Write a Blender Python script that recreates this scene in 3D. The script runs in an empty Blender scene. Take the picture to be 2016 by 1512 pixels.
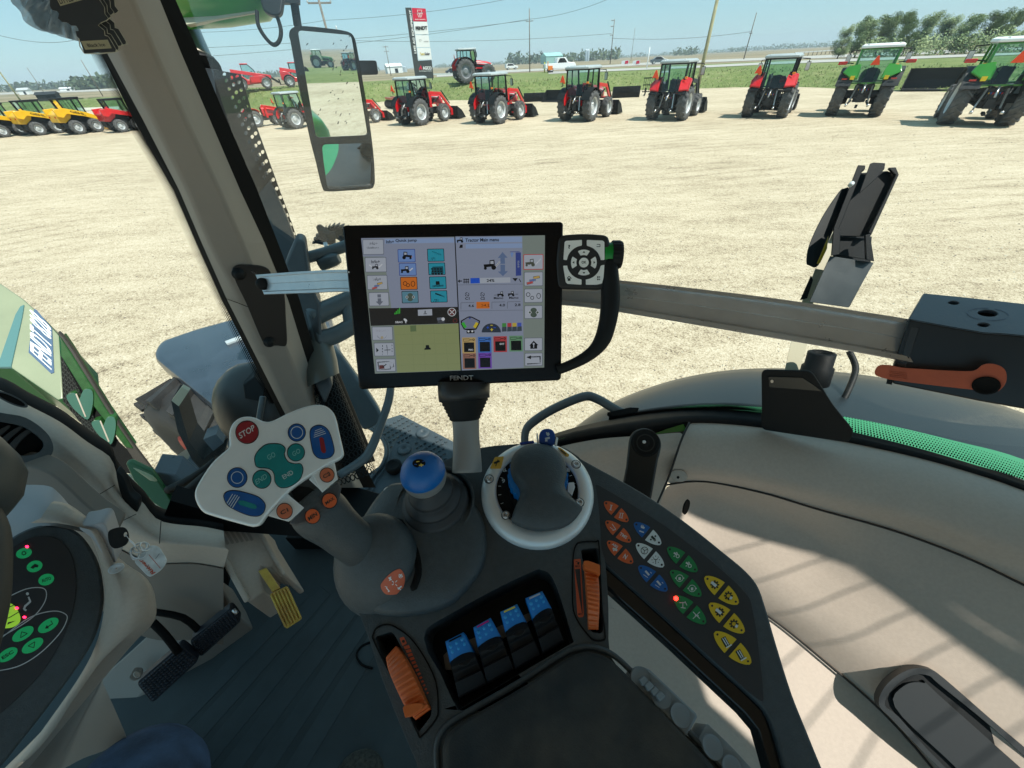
import bpy, bmesh, math, random
from mathutils import Vector as V, Matrix
from mathutils.geometry import tessellate_polygon
R = math.radians
rnd = random.Random(7)
sc = bpy.context.scene
col = sc.collection

# ------------------------------------------------------------------ camera
CW, CH, FL = 2016, 1512, 727.0
C = V((0, 0, 3.25))
PITCH, ROLL = R(41.0), math.atan(.053)
F = V((0, math.cos(PITCH), -math.sin(PITCH)))
R0 = V((1, 0, 0)); U0 = V((0, math.sin(PITCH), math.cos(PITCH)))
RT = R0*math.cos(ROLL) - U0*math.sin(ROLL)
UP = R0*math.sin(ROLL) + U0*math.cos(ROLL)
cam = bpy.data.objects.new('camera', bpy.data.cameras.new('camera'))
col.objects.link(cam)
cam.data.sensor_width = 36; cam.data.lens = 36*FL/CW
cam.data.clip_start = .02; cam.data.clip_end = 20000
cam.matrix_world = Matrix((
    (RT.x, UP.x, -F.x, C.x), (RT.y, UP.y, -F.y, C.y), (RT.z, UP.z, -F.z, C.z), (0, 0, 0, 1)))
sc.camera = cam

def ray(px, py): return F + RT*((px-CW/2)/FL) + UP*((CH/2-py)/FL)
def at(px, py, z): return C + ray(px, py)*z
def onz(px, py, zw):
    d = ray(px, py); return C + d*((zw-C.z)/d.z)
def proj(p):
    d = p-C; z = d.dot(F); return (CW/2+FL*d.dot(RT)/z, CH/2-FL*d.dot(UP)/z, z)

class Plane:
    def __init__(s, P, n):
        s.P = V(P); s.n = V(n).normalized()
        if s.n.dot(C-s.P) < 0: s.n = -s.n
    def at(s, px, py, h=0.0):
        d = ray(px, py); P = s.P+s.n*h
        return C + d*((P-C).dot(s.n)/d.dot(s.n))
    def pts(s, L, h=0.0): return [s.at(x, y, h) for x, y in L]
def plane3(a, b, c): return Plane(a, (b-a).cross(c-a))
def vplane(P):
    d = C-P; return Plane(P, (d.x, d.y, 0))

# ------------------------------------------------------------------ outlines
def crv(L, n=6, closed=True):
    """smooth Catmull-Rom through pixel points"""
    out = []; N = len(L)
    rng = range(N) if closed else range(N-1)
    for i in rng:
        if closed: p0, p1, p2, p3 = L[(i-1) % N], L[i], L[(i+1) % N], L[(i+2) % N]
        else: p0, p1, p2, p3 = L[max(i-1, 0)], L[i], L[i+1], L[min(i+2, N-1)]
        for k in range(n):
            t = k/n
            out.append(tuple(.5*((2*p1[j])+(-p0[j]+p2[j])*t+(2*p0[j]-5*p1[j]+4*p2[j]-p3[j])*t*t+(-p0[j]+3*p1[j]-3*p2[j]+p3[j])*t**3) for j in range(len(p1))))
    if not closed: out.append(tuple(L[-1]))
    return out
def rnd_poly(L, r, n=4):
    """polygon with rounded corners of radius r (pixels)"""
    out = []; N = len(L)
    for i in range(N):
        p = V(L[i]).to_2d(); a = V(L[i-1]).to_2d()-p; b = V(L[(i+1) % N]).to_2d()-p
        rr = min(r, a.length*.45, b.length*.45)
        A = p+a.normalized()*rr; B = p+b.normalized()*rr
        for k in range(n+1):
            t = k/n; q = A*(1-t)**2+p*2*t*(1-t)+B*t*t; out.append((q.x, q.y))
    return out
def ell(cx, cy, rx, ry=None, ang=0, n=24, a0=0, a1=360):
    ry = rx if ry is None else ry; ca, sa = math.cos(R(ang)), math.sin(R(ang)); o = []
    full = abs(a1-a0-360) < 1e-6
    for k in range(n if full else n+1):
        t = R(a0+(a1-a0)*k/n); x = rx*math.cos(t); y = ry*math.sin(t)
        o.append((cx+x*ca-y*sa, cy+x*sa+y*ca))
    return o
def stroke(L, w):
    """thick polyline outline in pixels"""
    a, b = [], []
    for i, p in enumerate(L):
        q0 = V(L[max(i-1, 0)]); q1 = V(L[min(i+1, len(L)-1)]); d = (q1-q0)
        d = d.normalized() if d.length > 1e-9 else V((1, 0))
        n = V((-d.y, d.x))*w/2
        a.append((p[0]+n.x, p[1]+n.y)); b.append((p[0]-n.x, p[1]-n.y))
    return a+b[::-1]
def zm(ox, oy, s, L): return [(ox+x/s, oy+y/s) for x, y in L]

# ------------------------------------------------------------------ materials
_m = {}
def mat(name, c=(.5, .5, .5), rough=.5, metal=0.0, nz=None, bump=None, emit=0, coat=0.0, spec=.5, c2=None, nz2=None, trans=0, alpha=1):
    if name in _m: return _m[name]
    m = bpy.data.materials.new(name); m.use_nodes = True; _m[name] = m
    nt = m.node_tree; b = nt.nodes['Principled BSDF']; L = nt.links.new
    b.inputs['Base Color'].default_value = (*c, 1); b.inputs['Roughness'].default_value = rough
    b.inputs['Metallic'].default_value = metal; b.inputs['Specular IOR Level'].default_value = spec
    b.inputs['Coat Weight'].default_value = coat; b.inputs['Coat Roughness'].default_value = .08
    b.inputs['Transmission Weight'].default_value = trans; b.inputs['Alpha'].default_value = alpha
    tc = nt.nodes.new('ShaderNodeTexCoord')
    if emit:
        b.inputs['Emission Color'].default_value = (*c, 1); b.inputs['Emission Strength'].default_value = emit
    if nz:
        n = nt.nodes.new('ShaderNodeTexNoise'); n.inputs['Scale'].default_value = nz[0]; n.inputs['Detail'].default_value = 6
        n.inputs['Roughness'].default_value = .6
        L(tc.outputs['Object'], n.inputs['Vector'])
        r = nt.nodes.new('ShaderNodeValToRGB'); L(n.outputs['Fac'], r.inputs['Fac'])
        lo = [x*(1-nz[1]) for x in c] if c2 is None else c2; hi = [min(1, x*(1+nz[1]*.6)) for x in c] if c2 is None else c
        r.color_ramp.elements[0].position = .32; r.color_ramp.elements[1].position = .68
        r.color_ramp.elements[0].color = (*lo, 1); r.color_ramp.elements[1].color = (*hi, 1)
        src = r.outputs['Color']
        if nz2:
            n2 = nt.nodes.new('ShaderNodeTexNoise'); n2.inputs['Scale'].default_value = nz2[0]; n2.inputs['Detail'].default_value = 4
            L(tc.outputs['Object'], n2.inputs['Vector'])
            mx = nt.nodes.new('ShaderNodeMix'); mx.data_type = 'RGBA'; mx.blend_type = 'MULTIPLY'
            mr = nt.nodes.new('ShaderNodeMapRange'); mr.inputs['From Min'].default_value = .35; mr.inputs['From Max'].default_value = .65
            mr.inputs['To Min'].default_value = 1-nz2[1]; mr.inputs['To Max'].default_value = 1
            L(n2.outputs['Fac'], mr.inputs['Value']); mx.inputs[0].default_value = 1
            L(src, mx.inputs[6]); L(mr.outputs['Result'], mx.inputs[7]); src = mx.outputs[2]
        L(src, b.inputs['Base Color'])
        mr2 = nt.nodes.new('ShaderNodeMapRange'); mr2.inputs['To Min'].default_value = max(.02, rough-.1); mr2.inputs['To Max'].default_value = min(1, rough+.1)
        L(n.outputs['Fac'], mr2.inputs['Value']); L(mr2.outputs['Result'], b.inputs['Roughness'])
    if bump:
        n3 = nt.nodes.new('ShaderNodeTexNoise'); n3.inputs['Scale'].default_value = bump[0]; n3.inputs['Detail'].default_value = 3
        L(tc.outputs['Object'], n3.inputs['Vector'])
        bp = nt.nodes.new('ShaderNodeBump'); bp.inputs['Strength'].default_value = bump[1]; bp.inputs['Distance'].default_value = bump[2] if len(bump) > 2 else .002
        L(n3.outputs['Fac'], bp.inputs['Height']); L(bp.outputs['Normal'], b.inputs['Normal'])
    return m

def glass(name, tint=(.9, .96, .94), gl=.07, dust=0, rough=0.0):
    if name in _m: return _m[name]
    m = bpy.data.materials.new(name); m.use_nodes = True; _m[name] = m
    nt = m.node_tree; nt.nodes.remove(nt.nodes['Principled BSDF']); out = nt.nodes['Material Output']; L = nt.links.new
    t = nt.nodes.new('ShaderNodeBsdfTransparent'); t.inputs[0].default_value = (*tint, 1)
    g = nt.nodes.new('ShaderNodeBsdfGlossy'); g.inputs['Roughness'].default_value = rough; g.inputs['Color'].default_value = (.9, .95, 1, 1)
    fr = nt.nodes.new('ShaderNodeFresnel'); fr.inputs['IOR'].default_value = 1.45
    mr = nt.nodes.new('ShaderNodeMath'); mr.operation = 'MULTIPLY'; mr.inputs[1].default_value = gl*10
    L(fr.outputs[0], mr.inputs[0])
    mx = nt.nodes.new('ShaderNodeMixShader'); L(mr.outputs[0], mx.inputs[0]); L(t.outputs[0], mx.inputs[1]); L(g.outputs[0], mx.inputs[2])
    if dust:   # thin film of dust and wipe marks
        tc = nt.nodes.new('ShaderNodeTexCoord'); mp = nt.nodes.new('ShaderNodeMapping'); mp.inputs['Rotation'].default_value = (.3, .5, .4); mp.inputs['Scale'].default_value = (1, 5, 1); L(tc.outputs['Object'], mp.inputs[0])
        nz_ = nt.nodes.new('ShaderNodeTexNoise'); nz_.inputs['Scale'].default_value = 2.2; nz_.inputs['Detail'].default_value = 8; L(mp.outputs[0], nz_.inputs['Vector'])
        r2 = nt.nodes.new('ShaderNodeMapRange'); r2.inputs['From Min'].default_value = .4; r2.inputs['From Max'].default_value = .75; r2.inputs['To Max'].default_value = dust; L(nz_.outputs['Fac'], r2.inputs['Value'])
        df = nt.nodes.new('ShaderNodeBsdfTranslucent'); df.inputs[0].default_value = (.8, .85, .85, 1); m3 = nt.nodes.new('ShaderNodeMixShader'); L(r2.outputs[0], m3.inputs[0]); L(mx.outputs[0], m3.inputs[1]); L(df.outputs[0], m3.inputs[2]); mx = m3
    L(mx.outputs[0], out.inputs['Surface'])
    return m

DK = mat('dark plastic', (.010, .012, .013), .55, bump=(600, .15), spec=.22)
BLK = mat('black rubber', (.006, .006, .006), .7, spec=.15)
BLKG = mat('black gloss', (.008, .008, .009), .18)
SLATE = mat('slate plastic', (.054, .070, .078), .5, nz=(9, .18), nz2=(170, .14), bump=(620, .4, .0012))
SLATE2 = mat('slate plastic panel', (.026, .031, .036), .42, nz=(6, .1), bump=(900, .15, .001))
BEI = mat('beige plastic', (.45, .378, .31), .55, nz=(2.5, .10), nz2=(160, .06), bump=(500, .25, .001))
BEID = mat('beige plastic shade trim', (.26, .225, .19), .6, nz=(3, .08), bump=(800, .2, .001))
STEEL = mat('steel', (.6, .6, .6), .3, 1)
ALU = mat('brushed aluminium', (.56, .57, .57), .3, .62, nz=(30, .08))
SILV = mat('silver plastic', (.72, .77, .78), .32, .22, nz=(25, .05))
WHT = mat('white paint', (.78, .8, .8), .45)
ORG = mat('orange plastic', (.62, .13, .025), .45)
BLU = mat('blue plastic', (.0, .10, .40), .35)
BLU2 = mat('blue plastic bright', (.0, .17, .52), .45, bump=(700, .15, .001))
RED = mat('red paint', (.55, .008, .012), .3, coat=.5, nz=(2, .12))
GRN = mat('green paint', (.03, .22, .015), .3, coat=.5, nz=(2, .15))
TYRE = mat('tyre rubber', (.085, .087, .088), .8, nz=(8, .4))
RIMG = mat('grey rim', (.55, .58, .59), .4, .15, nz=(6, .2))
ROOFG = mat('pale grey roof', (.36, .41, .42), .45, nz=(3, .08))
CHAS = mat('dark chassis', (.02, .022, .024), .6, nz=(9, .4))
CGL = glass('cab glass', (.70, .86, .83), .10)
YEL = mat('yellow paint', (.75, .42, .01), .35, coat=.4, nz=(3, .1))
TRI = mat('orange red triangle', (.9, .07, .01), .5)
REDL = mat('red lens', (.5, .01, .01), .2, coat=.6)
ORL = mat('amber lens', (.8, .22, .01), .2, coat=.6)
WOOD = mat('weathered pole wood', (.19, .17, .14), .9, nz=(5, .4))

# ------------------------------------------------------------------ mesh builder
class MB:
    def __init__(s): s.v = []; s.f = []; s.mi = []; s.sm = []; s.mats = []; s.X = None
    def add(s, vs, fs, m, smooth=False):
        if m not in s.mats: s.mats.append(m)
        k = s.mats.index(m); o = len(s.v)
        s.v += [V(p) for p in vs]
        for f in fs: s.f.append([i+o for i in f]); s.mi.append(k); s.sm.append(smooth)
        return s
    def box(s, c, d, m, rot=None, mat4=None):
        c = V(c); h = [x/2 for x in d]
        P = [V((sx*h[0], sy*h[1], sz*h[2])) for sx in (-1, 1) for sy in (-1, 1) for sz in (-1, 1)]
        if rot is not None: P = [rot @ p for p in P]
        return s.add([p+c for p in P], [(0, 1, 3, 2), (4, 6, 7, 5), (0, 4, 5, 1), (2, 3, 7, 6), (0, 2, 6, 4), (1, 5, 7, 3)], m)
    def bar(s, a, b, w, h, m, up=(0, 0, 1)):
        a, b = V(a), V(b); x = (b-a).normalized(); y = V(up).cross(x)
        if y.length < 1e-4: y = V((0, 1, 0)).cross(x)
        y.normalize(); z = x.cross(y)
        rot = Matrix((x, y, z)).transposed()
        return s.box((a+b)/2, ((b-a).length, w, h), m, rot)
    def hexa(s, A, B, m, smooth=False):
        n = len(A); fs = [tuple(range(n))[::-1], tuple(range(n, 2*n))]
        fs += [(i, (i+1) % n, n+(i+1) % n, n+i) for i in range(n)]
        return s.add(list(A)+list(B), fs, m, smooth)
    def prism(s, pts, vec, m, side=None):
        """pts = front outline (3D), vec = offset to the back"""
        vec = V(vec); n = len(pts); B = [p+vec for p in pts]
        s.add(pts, [tuple(range(n))], m); s.add(B, [tuple(range(n))[::-1]], m)
        return s.add(list(pts)+B, [(i, (i+1) % n, n+(i+1) % n, n+i) for i in range(n)], side or m)
    def holed(s, outer, holes, vec, m, side=None):
        loops = [list(outer)]+[list(h) for h in holes]; flat = [p for l in loops for p in l]
        tris = tessellate_polygon(loops); vec = V(vec)
        s.add(flat, [tuple(t) for t in tris], m)
        s.add([p+vec for p in flat], [tuple(t) for t in tris], m)
        for l in loops:
            n = len(l); s.add(l+[p+vec for p in l], [(i, (i+1) % n, n+(i+1) % n, n+i) for i in range(n)], side or m)
        return s
    def cyl(s, a, b, r, m, r2=None, n=14, caps=True, smooth=True):
        a, b = V(a), V(b); return s.tube([a, b], [r, r if r2 is None else r2], m, n, caps=caps, smooth=smooth)
    def tube(s, path, r, m, n=8, caps=True, closed=False, smooth=True, flat=1.0):
        P = [V(p) for p in path]; N = len(P)
        if not hasattr(r, '__len__'): r = [r]*N
        vs = []; ref = None
        for i in range(N):
            if closed: d = P[(i+1) % N]-P[i-1]
            else: d = P[min(i+1, N-1)]-P[max(i-1, 0)]
            d.normalize()
            if ref is None:
                ref = d.orthogonal().normalized()
            u = (ref-d*ref.dot(d)); u = u.normalized() if u.length > 1e-6 else d.orthogonal().normalized(); ref = u
            w = d.cross(u)
            for k in range(n):
                t = 2*math.pi*k/n; vs.append(P[i]+(u*math.cos(t)+w*math.sin(t)*flat)*r[i])
        fs = []
        for i in range(N if closed else N-1):
            j = (i+1) % N
            for k in range(n): fs.append((i*n+k, i*n+(k+1) % n, j*n+(k+1) % n, j*n+k))
        s.add(vs, fs, m, smooth)
        if caps and not closed:
            s.add(vs[:n], [tuple(range(n))[::-1]], m); s.add(vs[-n:], [tuple(range(n))], m)
        return s
    def lathe(s, o, ax, prof, m, n=32, sx=1.0, xdir=None, a0=0, a1=360, smooth=True):
        o, ax = V(o), V(ax).normalized()
        u = ax.orthogonal().normalized() if xdir is None else (V(xdir)-ax*V(xdir).dot(ax)).normalized()
        w = ax.cross(u); vs = []; full = a1-a0 >= 360; K = n if full else n+1
        for r, h in prof:
            for k in range(K):
                t = R(a0+(a1-a0)*k/n); vs.append(o+ax*h+(u*math.cos(t)*sx+w*math.sin(t))*r)
        fs = []
        for i in range(len(prof)-1):
            for k in range(n if full else n): fs.append((i*K+k, i*K+(k+1) % K, (i+1)*K+(k+1) % K, (i+1)*K+k))
        return s.add(vs, fs, m, smooth)
    def loft(s, rows, m, smooth=True, closed=False):
        n = len(rows[0]); vs = [p for r in rows for p in r]; fs = []
        for i in range(len(rows)-1):
            for k in range(n if closed else n-1):
                fs.append((i*n+k, i*n+(k+1) % n, (i+1)*n+(k+1) % n, (i+1)*n+k))
        return s.add(vs, fs, m, smooth)
    def face(s, pts, m): return s.add(pts, [tuple(range(len(pts)))], m)
    def build(s, name, parent=None, bevel=0, seg=2, thick=0, recalc=True, loc=None, ang=40, smooth_all=False, sub=0):
        me = bpy.data.meshes.new(name)
        off = V((0, 0, 0)) if parent is None else V(parent.get('_o', (0, 0, 0)))
        if parent is None and loc is not None: off = V(loc)
        me.from_pydata([tuple(p-off) for p in s.v], [], s.f)
        for m in s.mats: me.materials.append(m)
        me.polygons.foreach_set('material_index', s.mi); me.polygons.foreach_set('use_smooth', s.sm)
        me.update()
        if recalc or bevel:
            bm = bmesh.new(); bm.from_mesh(me)
            bmesh.ops.remove_doubles(bm, verts=bm.verts, dist=1e-6)
            bmesh.ops.recalc_face_normals(bm, faces=bm.faces); bm.to_mesh(me); bm.free()
        o = bpy.data.objects.new(name, me); col.objects.link(o)
        if parent is not None: o.parent = parent; o['_o'] = tuple(off)
        elif loc is not None: o.location = off; o['_o'] = tuple(off)
        if sub:
            q = o.modifiers.new('sub', 'SUBSURF'); q.levels = q.render_levels = sub
        if thick:
            q = o.modifiers.new('solid', 'SOLIDIFY'); q.thickness = thick; q.offset = -1
        if bevel:
            q = o.modifiers.new('bevel', 'BEVEL'); q.width = bevel; q.segments = seg; q.limit_method = 'ANGLE'; q.angle_limit = R(ang); q.harden_normals = False
            for p in me.polygons: p.use_smooth = True
            q.loop_slide = False
            try:
                me.set_sharp_from_angle(angle=R(38))
            except Exception: pass
        return o

def thing(name, label, cat, loc=(0, 0, 0), group=None, offset=True):
    o = bpy.data.objects.new(name, None); col.objects.link(o); o.empty_display_size = .1
    o['label'] = label; o['category'] = cat
    if group: o['group'] = group
    if offset: o.location = loc; o['_o'] = tuple(loc)
    else: o['_o'] = (0, 0, 0)
    return o
def tag(o, label=None, cat=None, group=None, kind=None):
    if label: o['label'] = label
    if cat: o['category'] = cat
    if group: o['group'] = group
    if kind: o['kind'] = kind
    return o
def dup(root, loc, rotz, label, scale=None):
    r = root.copy(); col.objects.link(r); r.location = loc; r.rotation_euler = (0, 0, rotz); r['label'] = label
    if scale: r.scale = (scale,)*3
    def rec(a, b):
        for ch in list(a.children):
            c = ch.copy(); col.objects.link(c); c.parent = b; rec(ch, c)
    rec(root, r)
    return r

_tx = {}
def textmesh(body, bold=0.0, sp=1.0):
    key = (body, bold, sp)
    if key in _tx: return _tx[key]
    cu = bpy.data.curves.new('t', 'FONT'); cu.body = body; cu.size = 1; cu.offset = bold; cu.space_character = sp; cu.resolution_u = 3
    ob = bpy.data.objects.new('t', cu); col.objects.link(ob)
    dg = bpy.context.evaluated_depsgraph_get(); e = ob.evaluated_get(dg); me = e.to_mesh()
    vs = [(v.co.x, v.co.y) for v in me.vertices]; fs = [tuple(p.vertices) for p in me.polygons]
    e.to_mesh_clear(); bpy.data.objects.remove(ob); bpy.data.curves.remove(cu)
    x0 = min(v[0] for v in vs); x1 = max(v[0] for v in vs); y0 = min(v[1] for v in vs); y1 = max(v[1] for v in vs)
    vs = [((x-x0)/(x1-x0), (y-y0)/(y1-y0)) for x, y in vs]
    _tx[key] = (vs, fs); return _tx[key]
def text(mb, body, pl, a, b, c, h, m, bold=0.012, sp=1.0):
    """lettering on plane pl: a = bottom-left pixel, b = bottom-right, c = top-left"""
    vs, fs = textmesh(body, bold, sp)
    mb.add([pl.at(a[0]+(b[0]-a[0])*x+(c[0]-a[0])*y, a[1]+(b[1]-a[1])*x+(c[1]-a[1])*y, h) for x, y in vs], fs, m)
def text3(mb, body, o, x, y, m, bold=0.012):
    vs, fs = textmesh(body, bold); o, x, y = V(o), V(x), V(y)
    mb.add([o+x*u+y*v for u, v in vs], fs, m)
# ================================================================== EXTERIOR
def sst(a, b, x):
    t = max(0, min(1, (x-a)/(b-a))); return t*t*(3-2*t)
def lerp_t(T, x):
    if x <= T[0][0]: return T[0][1]
    for (a, u), (b, v) in zip(T, T[1:]):
        if x <= b: return u+(v-u)*(x-a)/(b-a)
    return T[-1][1]
_edge = []
for px, py in [(0, 222), (120, 219), (240, 216), (520, 222), (620, 212), (760, 200), (860, 197), (1000, 198), (1100, 190), (1200, 180), (1300, 176), (1480, 172), (1580, 172), (1700, 176), (1800, 179), (1900, 184), (2016, 190)]:
    p = onz(px, py, 0); _edge.append((math.degrees(math.atan2(p.x, p.y)), math.hypot(p.x, p.y)))
_edge.sort()
_edge = [(-180, 70), (-75, 62)]+_edge+[(75, 60), (180, 70)]
def r0(az): return lerp_t(_edge, az)
HM = [(-180, .0), (-100, .1), (-60, .5), (-45, .6), (-38, 1.4), (-30, 2.0), (-18, 1.9), (-8, 1.5), (0, 1.3), (60, 1.2), (100, .2), (180, 0)]
HF = [(-180, .0), (-100, .1), (-60, .6), (-40, 1.0), (-20, 1.25), (0, 1.25), (60, 1.2), (100, .2), (180, 0)]
def gh(x, y):
    az = math.degrees(math.atan2(x, y)); r = math.hypot(x, y); a = r0(az)
    h = lerp_t(HM, az)*sst(a, a+9, r); hf = lerp_t(HF, az)
    if r > a+18: h += (hf-h)*sst(a+18, a+45, r)
    return h
def gp(px, py):
    d = ray(px, py); t = 5.0; dt = .25
    while t < 4000:
        p = C+d*t
        if p.z <= gh(p.x, p.y): break
        t += dt*(1 if t < 120 else 8)
    lo, hi = t-dt*8, t
    for _ in range(24):
        m = (lo+hi)/2; p = C+d*m
        if p.z <= gh(p.x, p.y): hi = m
        else: lo = m
    p = C+d*hi; return V((p.x, p.y, gh(p.x, p.y)))

def ground_material(name, stops, scales, bumps, rough=.95, ruts=0):
    m = bpy.data.materials.new(name); m.use_nodes = True; nt = m.node_tree; b = nt.nodes['Principled BSDF']; L = nt.links.new
    b.inputs['Roughness'].default_value = rough; b.inputs['Specular IOR Level'].default_value = .15
    tc = nt.nodes.new('ShaderNodeTexCoord'); prev = None
    for i, (sc_, amt, stretch) in enumerate(scales):
        mp = nt.nodes.new('ShaderNodeMapping'); mp.inputs['Scale'].default_value = (1, stretch, 1); mp.inputs['Rotation'].default_value = (0, 0, R(12*i))
        L(tc.outputs['Object'], mp.inputs['Vector'])
        n = nt.nodes.new('ShaderNodeTexNoise'); n.inputs['Scale'].default_value = sc_; n.inputs['Detail'].default_value = 5; n.inputs['Roughness'].default_value = .65
        L(mp.outputs[0], n.inputs['Vector'])
        mr = nt.nodes.new('ShaderNodeMapRange'); mr.inputs['From Min'].default_value = .3; mr.inputs['From Max'].default_value = .7
        mr.inputs['To Min'].default_value = -amt; mr.inputs['To Max'].default_value = amt
        L(n.outputs['Fac'], mr.inputs['Value'])
        if prev is None: prev = mr.outputs[0]
        else:
            ad = nt.nodes.new('ShaderNodeMath'); L(prev, ad.inputs[0]); L(mr.outputs[0], ad.inputs[1]); prev = ad.outputs[0]
    if ruts:   # curved worn wheel tracks
        mp = nt.nodes.new('ShaderNodeMapping'); mp.inputs['Location'].default_value = (-14, 22, 0); L(tc.outputs['Object'], mp.inputs['Vector'])
        wv = nt.nodes.new('ShaderNodeTexWave'); wv.wave_type = 'RINGS'; wv.rings_direction = 'Z'; wv.inputs['Scale'].default_value = .42; wv.inputs['Distortion'].default_value = 3.5; wv.inputs['Detail'].default_value = 3; wv.inputs['Detail Scale'].default_value = .35
        L(mp.outputs[0], wv.inputs['Vector']); mk = nt.nodes.new('ShaderNodeTexNoise'); mk.inputs['Scale'].default_value = .16; L(tc.outputs['Object'], mk.inputs['Vector'])
        m1 = nt.nodes.new('ShaderNodeMapRange'); m1.inputs['From Min'].default_value = .45; m1.inputs['From Max'].default_value = .65; m1.inputs['To Max'].default_value = ruts; L(mk.outputs['Fac'], m1.inputs['Value'])
        p1_ = nt.nodes.new('ShaderNodeMath'); p1_.operation = 'POWER'; L(wv.outputs['Fac'], p1_.inputs[0]); p1_.inputs[1].default_value = 5
        mu = nt.nodes.new('ShaderNodeMath'); mu.operation = 'MULTIPLY'; L(p1_.outputs[0], mu.inputs[0]); L(m1.outputs[0], mu.inputs[1])
        sb_ = nt.nodes.new('ShaderNodeMath'); sb_.operation = 'SUBTRACT'; L(prev, sb_.inputs[0]); L(mu.outputs[0], sb_.inputs[1]); prev = sb_.outputs[0]
    ad = nt.nodes.new('ShaderNodeMath'); L(prev, ad.inputs[0]); ad.inputs[1].default_value = .5
    r = nt.nodes.new('ShaderNodeValToRGB'); L(ad.outputs[0], r.inputs['Fac'])
    r.color_ramp.elements[0].position = stops[0][0]; r.color_ramp.elements[0].color = (*stops[0][1], 1)
    r.color_ramp.elements[1].position = stops[-1][0]; r.color_ramp.elements[1].color = (*stops[-1][1], 1)
    for p, c in stops[1:-1]:
        e = r.color_ramp.elements.new(p); e.color = (*c, 1)
    L(r.outputs[0], b.inputs['Base Color'])
    n = nt.nodes.new('ShaderNodeTexNoise'); n.inputs['Scale'].default_value = bumps[0]; n.inputs['Detail'].default_value = 6
    L(tc.outputs['Object'], n.inputs['Vector'])
    bp = nt.nodes.new('ShaderNodeBump'); bp.inputs['Strength'].default_value = bumps[1]; bp.inputs['Distance'].default_value = bumps[2]
    L(n.outputs['Fac'], bp.inputs['Height']); L(bp.outputs[0], b.inputs['Normal'])
    return m
GRAV = ground_material('gravel', [(0, (.13, .10, .07)), (.2, (.31, .25, .17)), (.4, (.47, .39, .27)), (.62, (.56, .475, .345)), (1, (.68, .60, .46))], [(.10, .13, 2.4), (.5, .14, 3.6), (2.2, .09, 2.0), (9, .2, 1.0), (30, .42, 1.0), (95, .34, 1.0)], (55, .8, .03), ruts=.17)
def stones():
    mb = MB(); rr = random.Random(8); m1 = mat('stone pale', (.42, .38, .30), .9); m2 = mat('stone dark', (.17, .15, .125), .9); m3 = mat('stone buff', (.6, .55, .44), .9)
    for _ in range(9000):
        az = R(rr.uniform(-66, 60)); r_ = 2.2+26*rr.random()**1.35; s = rr.uniform(.006, .016)*(1+r_*.035); x, y = r_*math.sin(az), r_*math.cos(az); t = rr.uniform(0, 6.28)
        P = [V((x+s*math.cos(t+k*1.57)*rr.uniform(.7, 1.3), y+s*math.sin(t+k*1.57)*rr.uniform(.7, 1.3), -.002)) for k in range(4)]
        mb.add(P+[V((x, y, s*rr.uniform(.5, .9)))], [(0, 1, 4), (1, 2, 4), (2, 3, 4), (3, 0, 4)], rr.choice((m1, m2, m2, m3)))
    tag(mb.build('loose_stones', recalc=False), 'small loose stones scattered over the gravel lot', 'stones', kind='stuff')
stones()
GRASS = ground_material('grass', [(0, (.09, .13, .04)), (.4, (.15, .20, .065)), (.7, (.22, .25, .10)), (1, (.34, .32, .18))], [(.1, .2, 2.0), (1.2, .25, 1.0), (7, .3, 1.0)], (9, 1, .15))
FIELD = ground_material('far field', [(0, (.13, .13, .06)), (.5, (.24, .20, .13)), (1, (.33, .28, .19))], [(.006, .4, 5.0), (.05, .2, 2.0)], (2, .2, .1))
ASPH = mat('pale road', (.38, .37, .34), .9, nz=(.5, .1))

AZ = [-180+i*3 for i in range(34)]+[-78+i*1.5 for i in range(105)]+[80+i*4 for i in range(25)]
AZ = sorted(set(a for a in AZ if a < 180))
def polar(name, fr, m):
    mb = MB(); rows = []
    for az in AZ+[180]:
        a = r0(az)+ (rnd.uniform(-.25, .25) if 0 else .35*math.sin(az*3.1)+.25*math.sin(az*7.7))
        rows.append([V((r*math.sin(R(az)), r*math.cos(R(az)), gh(r*math.sin(R(az)), r*math.cos(R(az))))) for r in fr(a)])
    mb.loft(rows, m); o = mb.build(name); return tag(o, kind='structure')
polar('gravel_lot', lambda a: [0.001, 4, 10, 20, 35, a], GRAV)
polar('grass_bank', lambda a: [a, a+1.5, a+3, a+4.5, a+6, a+7.5, a+9, a+14, a+18, a+24, a+30, a+38, a+46, 118], GRASS)
polar('far_field', lambda a: [118, 160, 250, 450, 900, 2000, 6000], FIELD)
def road(name, L, m, h):
    """ribbon from pixel pairs (upper edge, lower edge)"""
    mb = MB(); A = []; B = []
    for (x, y0, y1) in L:
        for arr, y in ((A, y0), (B, y1)):
            p = gp(x, y); p.z += h; arr.append(p)
    mb.loft([B, A], m, smooth=False); return tag(mb.build(name), kind='structure')
road('access_road', [(1080, 141, 146), (1207, 136, 140.5), (1320, 131.5, 136), (1400, 128.5, 133), (1500, 123.5, 128), (1590, 119, 124.5), (1764, 112.5, 118), (1913, 107, 112), (2016, 103.5, 108)], ASPH, .05)
road('highway', [(860, 146, 152), (1000, 138, 143), (1150, 131.5, 135), (1300, 121.5, 126.5), (1500, 114, 119), (1590, 110.5, 116), (1789, 102, 108), (1933, 96.5, 102), (2016, 94, 99)], ASPH, .05)
road('left_road', [(0, 183, 186.5), (60, 180.5, 184), (150, 178, 181.5), (235, 174, 178)], ASPH, .05)
road('pale_verge', [(150, 213, 219), (190, 212, 218), (235, 210, 216)], mat('pale gravel strip', (.5, .47, .38), .9, nz=(.4, .1)), .05)

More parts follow.
